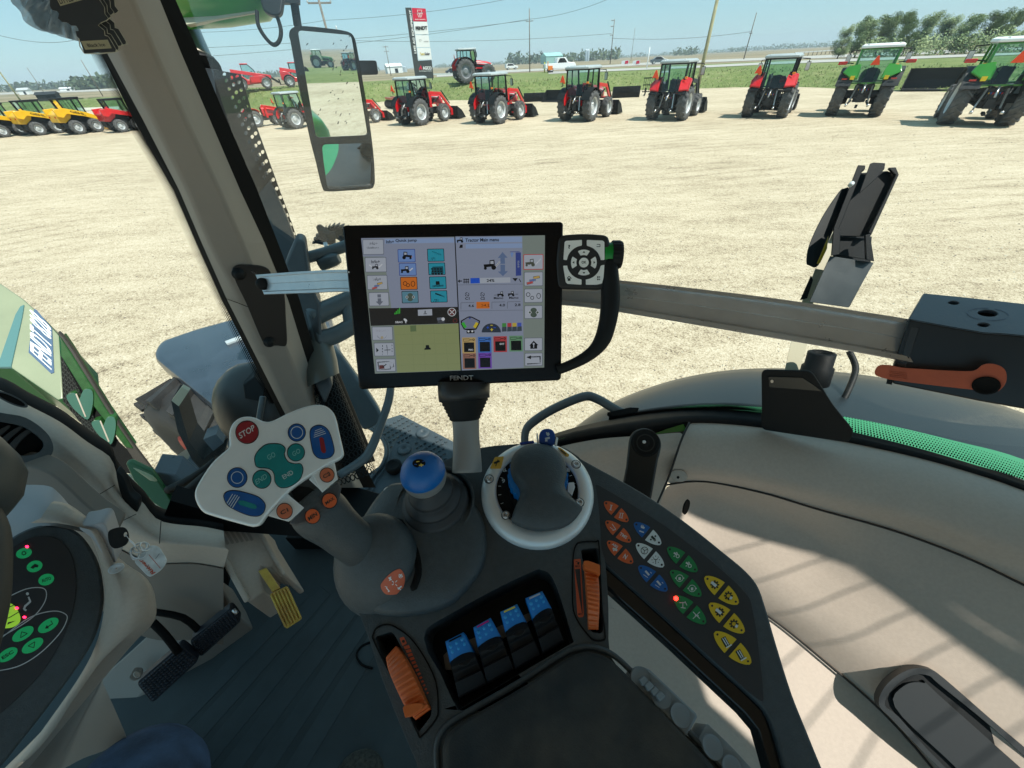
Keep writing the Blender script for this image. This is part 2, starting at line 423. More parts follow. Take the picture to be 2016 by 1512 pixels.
# ---- distant tree belts: nobody could count these
def leafcloud(mb, c, rad, n, s, m, rr):
    for _ in range(n):
        while True:
            q = V((rr.uniform(-1, 1), rr.uniform(-1, 1), rr.uniform(-1, 1)))
            if q.length < 1: break
        p = V((c[0]+q.x*rad[0], c[1]+q.y*rad[1], c[2]+q.z*rad[2]))
        a = V((rr.uniform(-1, 1), rr.uniform(-1, 1), rr.uniform(-1, 1))).normalized(); b = a.orthogonal().normalized()
        k = s*rr.uniform(.6, 1.4)
        mb.add([p+a*k, p+b*k*.7, p-a*k, p-b*k*.7], [(0, 1, 2, 3)], m)
FAR = mat('far foliage', (.055, .085, .045), .9)
FAR2 = mat('far foliage pale', (.085, .115, .05), .9)
def belt(name, L, label, dist_h):
    mb = MB(); rr = random.Random(hash(name) % 1000 if 0 else len(name))
    for (x0, y0, x1, y1, d, h0, h1) in L:
        n = int(abs(x1-x0)/3.2)+2
        for i in range(n):
            t = i/(n-1); x = x0+(x1-x0)*t; dv = ray(x, y0+(y1-y0)*t); dv = V((dv.x, dv.y, 0)).normalized()
            dd = d*rr.uniform(.96, 1.04); p = dv*dd; h = rr.uniform(h0, h1)
            leafcloud(mb, (p.x, p.y, gh(p.x, p.y)+h*.45), (d*.009, d*.009, h*.55), 26, h*.17, FAR if rr.random() < .6 else FAR2, rr)
    return tag(mb.build(name, recalc=False), label, 'trees', kind='stuff')
belt('distant_trees', [(0, 168, 240, 160, 800, 5, 9), (140, 165, 240, 160, 420, 5, 8), (480, 150, 740, 137, 650, 4, 7), (860, 130, 1000, 124, 900, 3, 6),
     (1000, 122, 1215, 112, 560, 6, 11), (1215, 110, 1460, 100, 1100, 3, 8), (1330, 105, 1370, 102, 700, 6, 9), (1440, 100, 1630, 88, 1300, 6, 11), (1640, 90, 2016, 78, 1500, 8, 12)],
     'low distant tree belts along the flat horizon', 0)
# scrubby dry weeds along the bank: uncountable
mb = MB(); rr = random.Random(3)
WEED = mat('dry weeds', (.30, .29, .14), .9); WEED2 = mat('green weeds', (.15, .21, .07), .9)
for k in range(9000):
    az = rr.uniform(-56, 56); a = r0(az); r = a+abs(rr.gauss(0, 1))*7+.1
    x, y = r*math.sin(R(az)), r*math.cos(R(az)); z = gh(x, y); h = rr.uniform(.05, .22); w = rr.uniform(.03, .08); t = rr.uniform(0, 3.14)
    dx, dy = math.cos(t)*w, math.sin(t)*w; lx, ly = rr.uniform(-.1, .1), rr.uniform(-.1, .1)
    mb.add([(x-dx, y-dy, z-.02), (x+dx, y+dy, z-.02), (x+lx, y+ly, z+h)], [(0, 1, 2)], WEED if rr.random() < .45 else WEED2)
tag(mb.build('bank_weeds', recalc=False), 'tufts of dry and green weeds over the grass bank', 'weeds', kind='stuff')

# ------------------------------------------------------------------ wheels
def wheel(root, c, r, w, rimm, lug=18, rimr=.58, hubm=None, side=1, agri=True):
    c = V(c); ax = V((0, side, 0)); mb = MB()
    prof = [(r*rimr, -w*.45), (r*.72, -w*.52), (r*.9, -w*.5), (r*.955, -w*.4), (r*.965, 0), (r*.955, w*.4), (r*.9, w*.5), (r*.72, w*.52), (r*rimr, w*.45)]
    mb.lathe(c, ax, prof, TYRE, 30)
    for i in range(lug):
        for sd in (-1, 1):
            t = 2*math.pi*(i+(.5 if sd > 0 else 0))/lug; t2 = t+.20
            def P(tt, rr_, y): return c+V((rr_*math.cos(tt), y, rr_*math.sin(tt)))
            th = .055 if agri else .09; hh = 1.0
            A = [P(t-th, r*.93, 0), P(t+th, r*.93, 0), P(t2+th, r*.93, sd*w*.5), P(t2-th, r*.93, sd*w*.5)]
            B = [P(t-th*.8, r*hh, 0), P(t+th*.8, r*hh, 0), P(t2+th*.8, r*hh, sd*w*.48), P(t2-th*.8, r*hh, sd*w*.48)]
            mb.hexa(A, B, TYRE)
            D = [P(t2-th, r*.84, sd*w*.50), P(t2+th, r*.84, sd*w*.50), P(t2+th, r*.985, sd*w*.535), P(t2-th, r*.985, sd*w*.535)]
            mb.hexa(D, [p-V((0, sd*.04, 0)) for p in D], TYRE)
    t_ = mb.build('tyre', None, recalc=False)
    wob = bpy.data.objects.new('wheel', None)
    bpy.data.objects.remove(wob)
    mb2 = MB()
    o = w*.36
    mb2.lathe(c, ax, [(r*rimr, -w*.45), (r*rimr*.93, -o), (r*rimr*.9, o*.3), (r*rimr*.86, o*.35), (r*.3, o*.1), (r*.24, o*.55), (r*.13, o*.6), (.001, o*.62)], rimm, 26)
    mb2.lathe(c, ax, [(r*rimr*1.0, w*.46), (r*rimr*.92, w*.40), (r*rimr*.9, o*.3)], rimm, 26)
    for k in range(8):
        t = k*math.pi/4; mb2.cyl(c+V((r*.19*math.cos(t), side*o*.55, r*.19*math.sin(t))), c+V((r*.19*math.cos(t), side*(o*.6+.03), r*.19*math.sin(t))), r*.025, STEEL, n=6)
    rim = mb2.build('wheel', root)
    t_.parent = rim; t_['_o'] = (0, 0, 0)
    return rim
def arcpts(cx, cz, r, a0, a1, n): return [(cx+r*math.cos(R(a0+(a1-a0)*i/n)), cz+r*math.sin(R(a0+(a1-a0)*i/n))) for i in range(n+1)]
def fender(root, cx, cz, r, y0, y1, m, a0=20, a1=165, inner=None, name='fender'):
    mb = MB(); O = arcpts(cx, cz, r+.035, a0, a1, 14); I = arcpts(cx, cz, r, a0, a1, 14)
    mb.loft([[V((x, y0, z)) for x, z in O], [V((x, y1, z)) for x, z in O]], m)
    mb.loft([[V((x, y0, z)) for x, z in I], [V((x, y1, z)) for x, z in I]], m)
    for y in (y0, y1): mb.loft([[V((x, y, z)) for x, z in O], [V((x, y, z)) for x, z in I]], m)
    yin = y0 if abs(y0) < abs(y1) else y1
    J = [(x, max(z-.5, cz+.05)) for x, z in I]
    mb.loft([[V((x, yin, z)) for x, z in O], [V((x, yin*.98, z)) for x, z in J]], inner or m)
    return mb.build(name, root, recalc=False)

def cabbox(root, x0, x1, w0, w1, z0, z1, postm, roofm, lean=.1, over=.14, roof_h=.16):
    """glass box with six posts and a rounded roof"""
    P0 = [V((x0, -w0, z0)), V((x1+.1, -w0, z0)), V((x1+.1, w0, z0)), V((x0, w0, z0))]
    P1 = [V((x0+lean, -w1, z1)), V((x1-.08, -w1, z1)), V((x1-.08, w1, z1)), V((x0+lean, w1, z1))]
    mb = MB(); mb.add(P0+P1, [(0, 1, 5, 4), (1, 2, 6, 5), (2, 3, 7, 6), (3, 0, 4, 7)], CGL); mb.build('cab_glass', root, recalc=False)
    mb = MB()
    for a, b in zip(P0, P1): mb.bar(a, b, .075, .075, postm)
    for sgn in (-1, 1):
        a = V(((x0+x1)/2-.1, sgn*w0, z0)); b = V(((x0+x1)/2-.06, sgn*w1, z1)); mb.bar(a, b, .06, .05, postm)
    for L in (P0, P1):
        for i in range(4): mb.bar(L[i], L[(i+1) % 4], .06, .06, postm)
    mb.build('cab_frame', root)
    mb = MB(); o = over
    A = [V((x0-o*.6, -w1-o*.5, z1+.02)), V((x1+o, -w1-o*.5, z1+.02)), V((x1+o, w1+o*.5, z1+.02)), V((x0-o*.6, w1+o*.5, z1+.02))]
    B = [p+V((0, 0, roof_h*.65)) for p in A]; ctr = sum(A, V())/4
    Dd = [ctr+(p-ctr)*.86+V((0, 0, roof_h)) for p in A]
    mb.loft([A+[A[0]], B+[B[0]], Dd+[Dd[0]]], roofm, smooth=False); mb.face(Dd, roofm); mb.face(A[::-1], DK)
    mb.build('roof', root, bevel=.03)
    # seat + wheel inside
    mb = MB(); mb.box((x0+.55, 0, z0+.08), (.4, .40, .16), BLK); mb.box((x0+.40, 0, z0+.32), (.10, .36, .42), BLK); mb.build('seat', root, bevel=.03)
    mb = MB(); ce = V((x0+1.0, 0, z0+.42)); axd = V((-.5, 0, .86)); mb.tube([ce+axd.orthogonal().normalized()*.19*math.cos(t*.393)+axd.cross(axd.orthogonal()).normalized()*.19*math.sin(t*.393) for t in range(16)], .015, BLK, 6, closed=True)
    mb.cyl(ce, ce-axd*.4, .03, BLK, n=8); mb.build('steering_wheel', root)

def farm_tractor(label, paint=RED, style='dark', loader=True, s=1.0, roof=ROOFG, rimm=RIMG, rr_=.77, rf=.54, group=None, exhaust=True, bucket=True):
    root = thing('farm_tractor', label, 'tractor', group=group, offset=False)
    wr, wf = .46, .36; tr = .86; bw = .30
    for sd in (-1, 1):
        wheel(root, (0, sd*tr, rr_), rr_, wr, rimm, side=sd)
        wheel(root, (2.35, sd*.84, rf), rf, wf, rimm, lug=16, side=sd)
    mb = MB()   # transmission, rear axle, front axle
    mb.box((.75, 0, .82), (2.3, .5, .5), CHAS); mb.cyl((0, -.75, rr_), (0, .75, rr_), .15, CHAS); mb.box((2.35, 0, rf+.02), (.25, 1.3, .18), CHAS)
    mb.box((-.2, 0, .95), (.45, .75, .5), CHAS); mb.box((2.2, 0, .72), (1.0, .36, .3), CHAS)
    for sd in (-1, 1):
        mb.bar((1.15, sd*.62, .62), (1.15, sd*.62, .92), .3, .5, CHAS); mb.box((1.05, sd*.6, .6), (.65, .28, .38), DK)
        for k in range(3): mb.box((.75+.0*k, sd*(.68+.0*k), .42+.25*k), (.3, .2, .04), CHAS)
    mb.build('chassis', root, bevel=.02)
    mb = MB()   # three point hitch
    for sd in (-1, 1):
        mb.bar((-.25, sd*.3, .62), (-.98, sd*.42, .50), .05, .07, CHAS); mb.bar((-.6, sd*.36, .58), (-.45, sd*.28, 1.22), .045, .045, ALU)
        mb.bar((-.35, sd*.12, 1.2), (-.62, sd*.3, 1.25), .07, .07, CHAS); mb.cyl((-.98, sd*.38, .5), (-.98, sd*.46, .5), .06, STEEL, n=10)
        mb.cyl((-.42, sd*.2, .8), (-.42, sd*.2, 1.1), .05, CHAS, n=8)
    mb.box((-.45, 0, .72), (.2, .22, .3), CHAS); mb.bar((-.4, 0, .45), (-.8, 0, .4), .1, .06, CHAS); mb.cyl((-.4, 0, 1.28), (-.75, 0, .95), .035, ALU, n=8)
    for k in range(7): mb.cyl((-.42, -.18+.06*k, 1.02), (-.5, -.18+.06*k, 1.06), .022, (RED, BLU, YEL, STEEL)[k % 4], n=6)
    mb.build('hitch', root)
    mb = MB()   # hood
    secs = [(1.12, .36, 1.1, 1.76), (1.8, .35, 1.06, 1.70), (2.5, .32, 1.02, 1.6), (2.85, .29, 1.02, 1.50), (3.0, .24, 1.06, 1.38)]; rows = []
    for x, w, a, b in secs: rows.append([V((x, -w, a)), V((x, -w*1.02, b-.16)), V((x, -w*.8, b-.03)), V((x, 0, b)), V((x, w*.8, b-.03)), V((x, w*1.02, b-.16)), V((x, w, a))])
    mb.loft(rows, paint); mb.face(rows[-1], CHAS)
    for sd in (-1, 1):
        mb.add([(1.3, sd*.372, 1.22), (2.3, sd*.345, 1.16), (2.3, sd*.345, 1.34), (1.3, sd*.372, 1.44)], [(0, 1, 2, 3)], DK)
        mb.add([(1.25, sd*.376, 1.5), (2.5, sd*.338, 1.40), (2.5, sd*.338, 1.45), (1.25, sd*.376, 1.56)], [(0, 1, 2, 3)], WHT)
        mb.add([(2.84, sd*.30, 1.3), (2.99, sd*.25, 1.28), (2.99, sd*.25, 1.36), (2.84, sd*.30, 1.42)], [(0, 1, 2, 3)], WHT)
    mb.build('hood', root, recalc=False)
    green = style == 'green'
    postm = paint if green else DK
    cabbox(root, -.42, 1.12, .68, .70, 1.28, 2.48, postm, roof)
    fm = {'dark': DK, 'red': paint, 'green': CHAS}[style]
    for sd in (-1, 1):
        y0, y1 = sd*.58, sd*(1.1 if not green else 1.16)
        if style == 'dark': fender(root, 0, rr_, rr_+.09, y0, y1, DK, 22, 158, inner=paint)
        elif style == 'red':
            fender(root, 0, rr_, rr_+.09, y0, sd*.98, DK, 30, 150, inner=DK)
            mb = MB(); mb.prism([V((-.75, sd*.56, 1.38)), V((-.62, sd*.56, 1.78)), V((-.1, sd*.56, 1.98)), V((-.1, sd*1.0, 1.86)), V((-.58, sd*1.06, 1.62)), V((-.70, sd*1.06, 1.42))], V((.12, 0, -.1)), paint)
            mb.build('fender_cap', root, bevel=.03)
        else:
            fender(root, 0, rr_, rr_+.10, y0, y1, CHAS, 25, 160, inner=DK)
            mb = MB(); mb.prism([V((-.84, sd*.42, 1.45)), V((-.80, sd*.44, 1.80)), V((-.55, sd*.50, 1.98)), V((-.55, sd*.95, 1.92)), V((-.80, sd*1.08, 1.70)), V((-.86, sd*.72, 1.50))], V((.2, 0, -.04)), paint)
            mb.build('fender_cap', root, bevel=.04)
            mb = MB(); mb.box((-.86, sd*.62, 1.50), (.03, .16, .14), mat('yellow reflector', (.8, .55, .02), .4)); mb.box((-.86, sd*.9, 1.46), (.03, .2, .05), REDL); mb.build('reflector', root)
            mb = MB(); mb.box((-.50, sd*1.22, 2.02), (.08, .34, .12), REDL); mb.bar((-.45, sd*.8, 2.0), (-.5, sd*1.35, 2.06), .04, .04, DK); mb.build('tail_light', root, bevel=.02)
    for sd in (-1, 1):
        mb = MB(); mb.box((-.52, sd*.78, 1.90), (.06, .14, .09), ORL); mb.build('indicator', root, bevel=.015)
        for wx in (-.47, 1.2):
            mb = MB(); mb.cyl((wx, sd*.55, 2.60), (wx+.07, sd*.55, 2.60), .055, WHT, n=12); mb.build('work_light', root)
        mb = MB(); mb.bar((1.05, sd*.74, 2.45), (1.12, sd*1.12, 2.42), .035, .035, DK); mb.bar((1.12, sd*1.12, 2.44), (1.12, sd*1.12, 2.05), .035, .035, DK)
        mb.box((1.14, sd*1.13, 2.12), (.07, .19, .36), DK); mb.add([(1.10, sd*1.05, 1.96), (1.10, sd*1.21, 1.96), (1.10, sd*1.21, 2.28), (1.10, sd*1.05, 2.28)], [(0, 1, 2, 3)], STEEL); mb.build('wing_mirror', root, bevel=.02)
    mb = MB(); yt = 0.85 if not green else .0; zt = 1.93; w = .17
    xt = -.62 if not green else -.72
    tri = [V((xt, yt-w, zt)), V((xt, yt+w, zt)), V((xt, yt+.03, zt+.32)), V((xt, yt-.03, zt+.32))]
    mb.prism(tri, (.02, 0, 0), TRI); mb.bar((xt+.03, yt, zt-.2), (xt+.03, yt, zt+.05), .05, .02, DK); mb.build('warning_triangle', root)
    if exhaust:
        mb = MB(); mb.cyl((1.2, -.62, 1.2), (1.2, -.60, 2.35), .055, DK, n=10); mb.tube([(1.2, -.60, 2.35), (1.2, -.60, 2.5), (1.26, -.60, 2.6)], .045, DK, 10); mb.build('exhaust', root)
    if loader:
        lm = paint if style != 'green' else CHAS
        for sd in (-1, 1):
            mb = MB(); mb.bar((1.45, sd*.52, .9), (1.5, sd*.52, 1.75), .12, .22, DK if style == 'red' else lm)
            mb.bar((1.5, sd*.55, 1.72), (2.55, sd*.56, 1.62), .1, .18, lm if style != 'red' else CHAS); mb.bar((2.5, sd*.56, 1.66), (3.55, sd*.56, .55), .1, .17, lm if style != 'red' else CHAS)
            mb.box((3.5, sd*.56, .48), (.2, .12, .42), lm if style != 'red' else CHAS)
            mb.build('loader_arm', root, bevel=.015)
            mb = MB(); mb.cyl((1.55, sd*.55, 1.1), (2.35, sd*.56, 1.45), .045, DK, n=8); mb.cyl((2.6, sd*.6, 1.8), (3.35, sd*.6, 1.0), .04, DK, n=8); mb.build('hydraulic_ram', root)
        mb = MB(); mb.cyl((3.1, -.56, .98), (3.1, .56, .98), .06, lm if style != 'red' else CHAS); mb.build('cross_tube', root)
        if bucket: bucket_part(root, V((3.68, 0, .05)), 1.05)
    return root
def bucket_part(root, o, hw, name='bucket', loc=None):
    mb = MB(); prof = [(0, .75), (-.06, .35), (0, .06), (.12, 0), (.85, 0), (.86, .03), (.14, .03), (.04, .1), (0, .35), (.04, .76)]
    A = [o+V((x, -hw, z)) for x, z in prof]; B = [o+V((x, hw, z)) for x, z in prof]
    n = len(prof); mb.add(A+B, [(i, (i+1) % n, n+(i+1) % n, n+i) for i in range(n)], DK)
    for y in (-hw, hw):
        mb.prism([o+V((0, y, .75)), o+V((-.04, y, .35)), o+V((0, y, .05)), o+V((.12, y, .0)), o+V((.85, y, 0)), o+V((.45, y, .5))], (0, .03 if y < 0 else -.03, 0), DK)
    for k in range(3): mb.box(o+V((-.05, (k-1)*hw*.8, .4)), (.04, .05, .6), DK)
    return mb.build(name, root, recalc=False)

HEAD = R(38)
def rot_for(az): return math.pi/2-az
def put(root, px, py, az=HEAD, s=1.0):
    root.location = gp(px, py); root.rotation_euler = (0, 0, rot_for(az)); root.scale = (s, s, s); return root
GT = 'tractors parked in a row across the gravel lot'
t1 = farm_tractor('red cab tractor with dark fenders and loader down, in front of the tall dealer sign', group=GT); put(t1, 814, 246, s=1.05)
def dupt(src, px, py, label, az=HEAD, s=1.0):
    r = dup(src, (0, 0, 0), 0, label); return put(r, px, py, az, s)
dupt(t1, 964, 243, 'red cab tractor with dark fenders parked below the big tractor on the bank', s=1.06)
dupt(t1, 1137, 238, 'red cab tractor with dark fenders between two loose black buckets', s=1.1)
dupt(t1, 690, 247, 'red loader tractor mostly hidden behind the wing mirror, only its front end showing', s=.86)
t4 = farm_tractor('red tractor with red fender caps beside the thick leaning wooden pole', style='red', group=GT); put(t4, 1312, 236, s=1.13)
dupt(t4, 1503, 231, 'red tractor with red fender caps seen square from behind, left of the first green tractor', s=1.13)
t6 = farm_tractor('green cab tractor seen from behind with a white roof, second from the right frame edge', paint=GRN, style='green', loader=False, roof=WHT, rr_=.86, rf=.6, group=GT, exhaust=False); put(t6, 1676, 228, s=1.22)
t7 = dupt(t6, 1914, 246, 'green cab tractor cut by the right frame edge with wide rear tyres', s=1.22)
t8 = farm_tractor('small red cab tractor with a pale roof showing just left of the wing mirror', group=GT, loader=False, rr_=.75, rf=.5, exhaust=False); put(t8, 577, 253, s=.86)
t9 = farm_tractor('large red tractor with pale roof standing alone up on the grass bank', loader=False, rimm=mat('dark rim', (.22, .235, .25), .5, .2), rr_=.95, rf=.72, group=None); put(t9, 915, 164, R(72), 1.34)

for k, (az_, d_) in enumerate(((108, 95), (111.5, 115), (114.5, 100))):
    r_ = dup(t1 if k != 1 else t6, (d_*math.sin(R(az_)), d_*math.cos(R(az_)), 0), R(20+k*50), ['red tractor behind the camera seen tiny at the left of the wing mirror', 'green tractor behind the camera seen tiny mid mirror', 'red tractor behind the camera seen tiny at the right of the mirror'][k]); r_['group'] = 'tractors reflected in the wing mirror'
# compact tractor without cab
def compact():
    root = thing('compact_tractor', 'small red open tractor with roll bar and loader left of the pale roofed tractor', 'tractor', offset=False)
    for sd in (-1, 1):
        wheel(root, (0, sd*.55, .5), .5, .32, RIMG, lug=14, side=sd); wheel(root, (1.5, sd*.5, .34), .34, .24, RIMG, lug=12, side=sd)
    mb = MB(); mb.box((.7, 0, .5), (1.6, .36, .32), CHAS); mb.cyl((0, -.5, .5), (0, .5, .5), .1, CHAS); mb.cyl((1.5, -.45, .34), (1.5, .45, .34), .07, CHAS); mb.build('chassis', root, bevel=.02)
    mb = MB(); rows = []
    for x, w, a, b in [(.7, .26, .6, 1.12), (1.4, .25, .6, 1.06), (1.75, .22, .6, .92)]: rows.append([V((x, -w, a)), V((x, -w, b-.1)), V((x, -w*.7, b)), V((x, w*.7, b)), V((x, w, b-.1)), V((x, w, a))])
    mb.loft(rows, RED); mb.face(rows[-1], DK); mb.build('hood', root, recalc=False)
    for sd in (-1, 1): fender(root, 0, .5, .58, sd*.38, sd*.7, RED, 40, 140)
    mb = MB(); mb.tube([(-.2, -.42, .7), (-.2, -.42, 1.75), (-.2, -.36, 1.82), (-.2, .36, 1.82), (-.2, .42, 1.75), (-.2, .42, .7)], .035, DK, 8); mb.build('roll_bar', root)
    mb = MB(); mb.box((.05, 0, .9), (.42, .42, .12), BLK); mb.box((-.14, 0, 1.1), (.1, .4, .4), BLK); mb.build('seat', root, bevel=.03)
    for sd in (-1, 1):
        mb = MB(); mb.bar((.9, sd*.4, .5), (.95, sd*.4, 1.2), .08, .14, RED); mb.bar((.95, sd*.4, 1.18), (1.7, sd*.4, 1.0), .07, .12, RED); mb.bar((1.65, sd*.4, 1.04), (2.3, sd*.4, .35), .07, .12, RED); mb.build('loader_arm', root, bevel=.01)
    bucket_part(root, V((2.35, 0, .03)), .75)
    return root
put(compact(), 505, 250, R(50), 1.15)

# ------------------------------------------------------------------ telehandlers
def telehandler(label, body, az, px, py, s):
    root = thing('telehandler', label, 'telehandler', offset=False)
    for x in (-1.4, 1.4):
        for sd in (-1, 1): wheel(root, (x, sd*.95, .6), .6, .42, RIMG, lug=14, side=sd)
    mb = MB(); mb.prism([V((-2.3, -.55, .75)), V((-2.25, -.55, 1.75)), V((-1.3, -.55, 1.6)), V((-.6, -.55, 1.0)), V((.8, -.55, 1.0)), V((2.0, -.55, 1.1)), V((2.1, -.55, .6)), V((-.8, -.55, .5))], (0, 1.1, 0), body); mb.build('body', root, bevel=.06)
    mb = MB(); mb.prism([V((-.3, -1.15, .65)), V((-.3, -1.15, 1.25)), V((1.0, -1.15, 1.35)), V((1.6, -1.15, 1.2)), V((.9, -1.15, .65))], (0, .6, 0), body); mb.build('engine_cover', root, bevel=.05)
    mb = MB(); mb.bar((-2.1, .1, 1.9), (2.2, .1, 1.15), .32, .34, body); mb.bar((2.0, .1, 1.2), (2.9, .1, .55), .22, .25, DK); mb.build('boom', root, bevel=.03)
    fk = MB(); fk.box((3.0, .1, .6), (.08, 1.3, .6), DK); fk.bar((3.0, -.3, .35), (4.1, -.3, .33), .12, .05, DK); fk.bar((3.0, .5, .35), (4.1, .5, .33), .12, .05, DK); fk.build('fork_carriage', root)
    mb = MB(); P = [V((-.9, .35, 1.0)), V((.7, .35, 1.0)), V((.5, .35, 1.9)), V((.0, .35, 2.45)), V((-.75, .35, 2.45))]
    mb.prism(P, (0, .8, 0), CGL); mb.build('cab_glass', root, recalc=False)
    mb = MB()
    for y in (.35, 1.15):
        Q = [V((p.x, y, p.z)) for p in P]
        for i in range(5): mb.bar(Q[i], Q[(i+1) % 5], .07, .07, DK)
    mb.build('cab_frame', root)
    mb = MB(); mb.box((-.4, .75, 2.5), (.9, .95, .1), body); mb.build('roof', root, bevel=.03)
    for x in (-1.4, 1.4):
        fender(root, x, .6, .68, -1.15, -.6, DK, 20, 160)
    mb = MB(); mb.box((-2.26, -.3, 1.3), (.05, .4, .2), mat('hazard yellow', (.8, .5, .02), .5)); mb.build('rear_decal', root)
    return put(root, px, py, az, s)
telehandler('red telehandler up on the bank at left, in full view beside the roof exhaust', RED, R(62), 505, 176, 1.0)
telehandler('red telehandler on the bank whose rear shows at the left edge of the wing mirror', RED, R(62), 595, 170, 1.0)
telehandler('green telehandler on the bank half hidden by the dark perforated exhaust guard', mat('dark green paint', (.02, .09, .03), .4), R(62), 438, 177, 1.0)

# ------------------------------------------------------------------ skid steer loaders
def skid(label, body, word, px, py, az, s, low=DK):
    root = thing('skid_loader', label, 'skid loader', offset=False, group='skid loaders parked at the far left')
    for x in (-.5, .62):
        for sd in (-1, 1): wheel(root, (x, sd*.72, .42), .42, .28, RIMG, lug=14, rimr=.55, side=sd)
    mb = MB(); mb.prism([V((-1.1, -.56, .35)), V((-1.15, -.56, .9)), V((-.9, -.56, 1.2)), V((.1, -.56, 1.1)), V((1.0, -.56, .95)), V((1.15, -.56, .3))], (0, 1.12, 0), low); mb.build('chassis', root, bevel=.04)
    mb = MB(); mb.prism([V((-1.22, -.6, .75)), V((-1.2, -.6, 1.2)), V((-.85, -.6, 1.42)), V((-.3, -.6, 1.2)), V((-.45, -.6, .95)), V((-.9, -.6, .7))], (0, 1.2, 0), body); mb.build('engine_cover', root, bevel=.05)
    for sd in (-1, 1):
        y = sd*.72
        mb = MB(); L = [(-1.2, 1.1), (-1.2, 1.5), (-.6, 1.52), (.5, 1.2), (1.25, .85), (1.55, .35), (1.42, .28), (1.1, .66), (.3, .98), (-.6, 1.2), (-.9, 1.0)]
        mb.prism([V((x, y-.06, z)) for x, z in L], (0, .12, 0), body)
        if word:
            yy = y+sd*.064
            text3(mb, word, V((.25, yy, 1.06)) if sd < 0 else V((-.5, yy, 1.25)), V((-.0, 0, 0))+(V((.62, 0, -.2)) if sd < 0 else V((-.6, 0, .2))), V((.0, 0, .13)), BLK, .03) if sd > 0 else text3(mb, word, V((-.35, yy, 1.25)), V((.75, 0, -.24)), V((0, 0, .14)), BLK, .03)
        mb.build('lift_arm', root, bevel=.015)
    mb = MB(); P = [V((-.45, -.48, 1.1)), V((.62, -.48, .95)), V((.6, -.48, 1.98)), V((-.55, -.48, 2.0))]
    mb.prism([p+V((.02, .02, 0)) for p in P], (0, .92, 0), CGL); mb.build('cab_glass', root, recalc=False)
    mb = MB()
    for y in (-.48, .48):
        Q = [V((p.x, y, p.z)) for p in P]
        for i in range(4): mb.bar(Q[i], Q[(i+1) % 4], .08, .08, DK)
        for k in range(4): mb.bar(Q[0].lerp(Q[1], .25+k*.18), Q[3].lerp(Q[2], .25+k*.18), .02, .02, DK)
    mb.box((.05, 0, 2.03), (1.3, 1.05, .1), DK); mb.build('cab_frame', root, bevel=.02)
    mb = MB(); mb.prism([V((1.5, -.85, .05)), V((1.5, -.85, .55)), V((1.62, -.85, .6)), V((1.66, -.85, .1)), V((2.3, -.85, .02)), V((2.3, -.85, 0))], (0, 1.7, 0), body if word else DK); mb.build('bucket', root)
    mb = MB(); mb.box((-1.18, 0, .6), (.06, .8, .3), DK); mb.box((-1.21, .4, 1.05), (.04, .12, .1), REDL); mb.box((-1.21, -.4, 1.05), (.04, .12, .1), REDL); mb.build('tailgate', root)
    return put(root, px, py, az, s)
a_ = gp(145, 270); b_ = gp(188, 263); AZS = R(27)
skid('yellow skid loader with black lettering on its arm, the front one nearest the windscreen pillar', YEL, 'GEHL', 168, 262, AZS, 1.22)
skid('yellow skid loader second in the row at far left, its arm behind the lettered one', YEL, 'GEHL', 92, 264, AZS, 1.2)
skid('yellow skid loader cut by the left frame edge, third in its row', YEL, None, 22, 268, AZS, 1.15)
skid('black and red skid loader just left of the windscreen pillar', RED, None, 252, 258, AZS+.1, 1.12)

# ------------------------------------------------------------------ poles, wires, sign, lamp
def vtop(base, px, py):
    """height above base where the vertical line through base meets the pixel ray"""
    d = ray(px, py); dh = V((d.x, d.y, 0)); t = V((base.x, base.y, 0)).dot(dh)/dh.dot(dh); return (C+d*t).z
def pole(label, bx, by, tx, ty, r, m=WOOD, arms=(), cat='utility pole', name='utility_pole', group='utility poles along the road', dist=None):
    b = gp(bx, by)
    if dist: d = ray(bx, by); d = V((d.x, d.y, 0)).normalized()*dist; b = V((d.x, d.y, gh(d.x, d.y)))
    top = vtop(b, tx, ty); root = thing(name, label, cat, tuple(b), group=group)
    mb = MB(); mb.cyl(b, V((b.x, b.y, top)), r, m, r2=r*.7, n=10); mb.build('pole_shaft', root)
    side = V((b.y, -b.x, 0)).normalized(); T = V((b.x, b.y, top))
    for (dz, w, off) in arms:
        mb = MB(); a = T+V((0, 0, -dz))+side*(off-w); c = T+V((0, 0, -dz))+side*(off+w); mb.bar(a, c, r*.9, r*.9, m)
        for q in (a, c, (a+c)/2): mb.cyl(q, q+V((0, 0, r*2.4)), r*.5, RIMG, n=6)
        mb.build('crossarm', root)
    return T, side
p1, s1 = pole('wooden utility pole with a crossarm above the wing mirror', 668, 152, 622, -20, .16, arms=((1.0, 1.2, 0), (3.2, 1.1, 0)), dist=62)
p2, s2 = pole('grey utility pole with one short crossarm right of the big tractor on the bank', 1043, 142, 1038, 17, .14, arms=((2.1, .8, 0),))
p3, s3 = pole('utility pole with three side brackets above the third red cab tractor', 1201, 126, 1204, 38, .18, arms=((.4, .5, -.6), (2.0, .5, -.6), (4.4, .5, -.6)))
p4, s4 = pole('thin bare far pole right of the pole with three side brackets', 1242, 120, 1247, 55, .12)
p5, s5 = pole('thick pale leaning-looking wooden pole rising out of frame behind a red tractor', 1379, 146, 1413, -10, .17, mat('pale treated wood', (.30, .29, .17), .9, nz=(5, .25)), dist=44)
p6, s6 = pole('dark utility pole standing right of the thick pale pole', 1464, 117, 1486, 25, .15, arms=((4.2, .35, 0),))
p7, s7 = pole('white marker post beside the far grey car', 1273, 136, 1276, 93, .1, WHT, cat='post', name='marker_post', group=None)
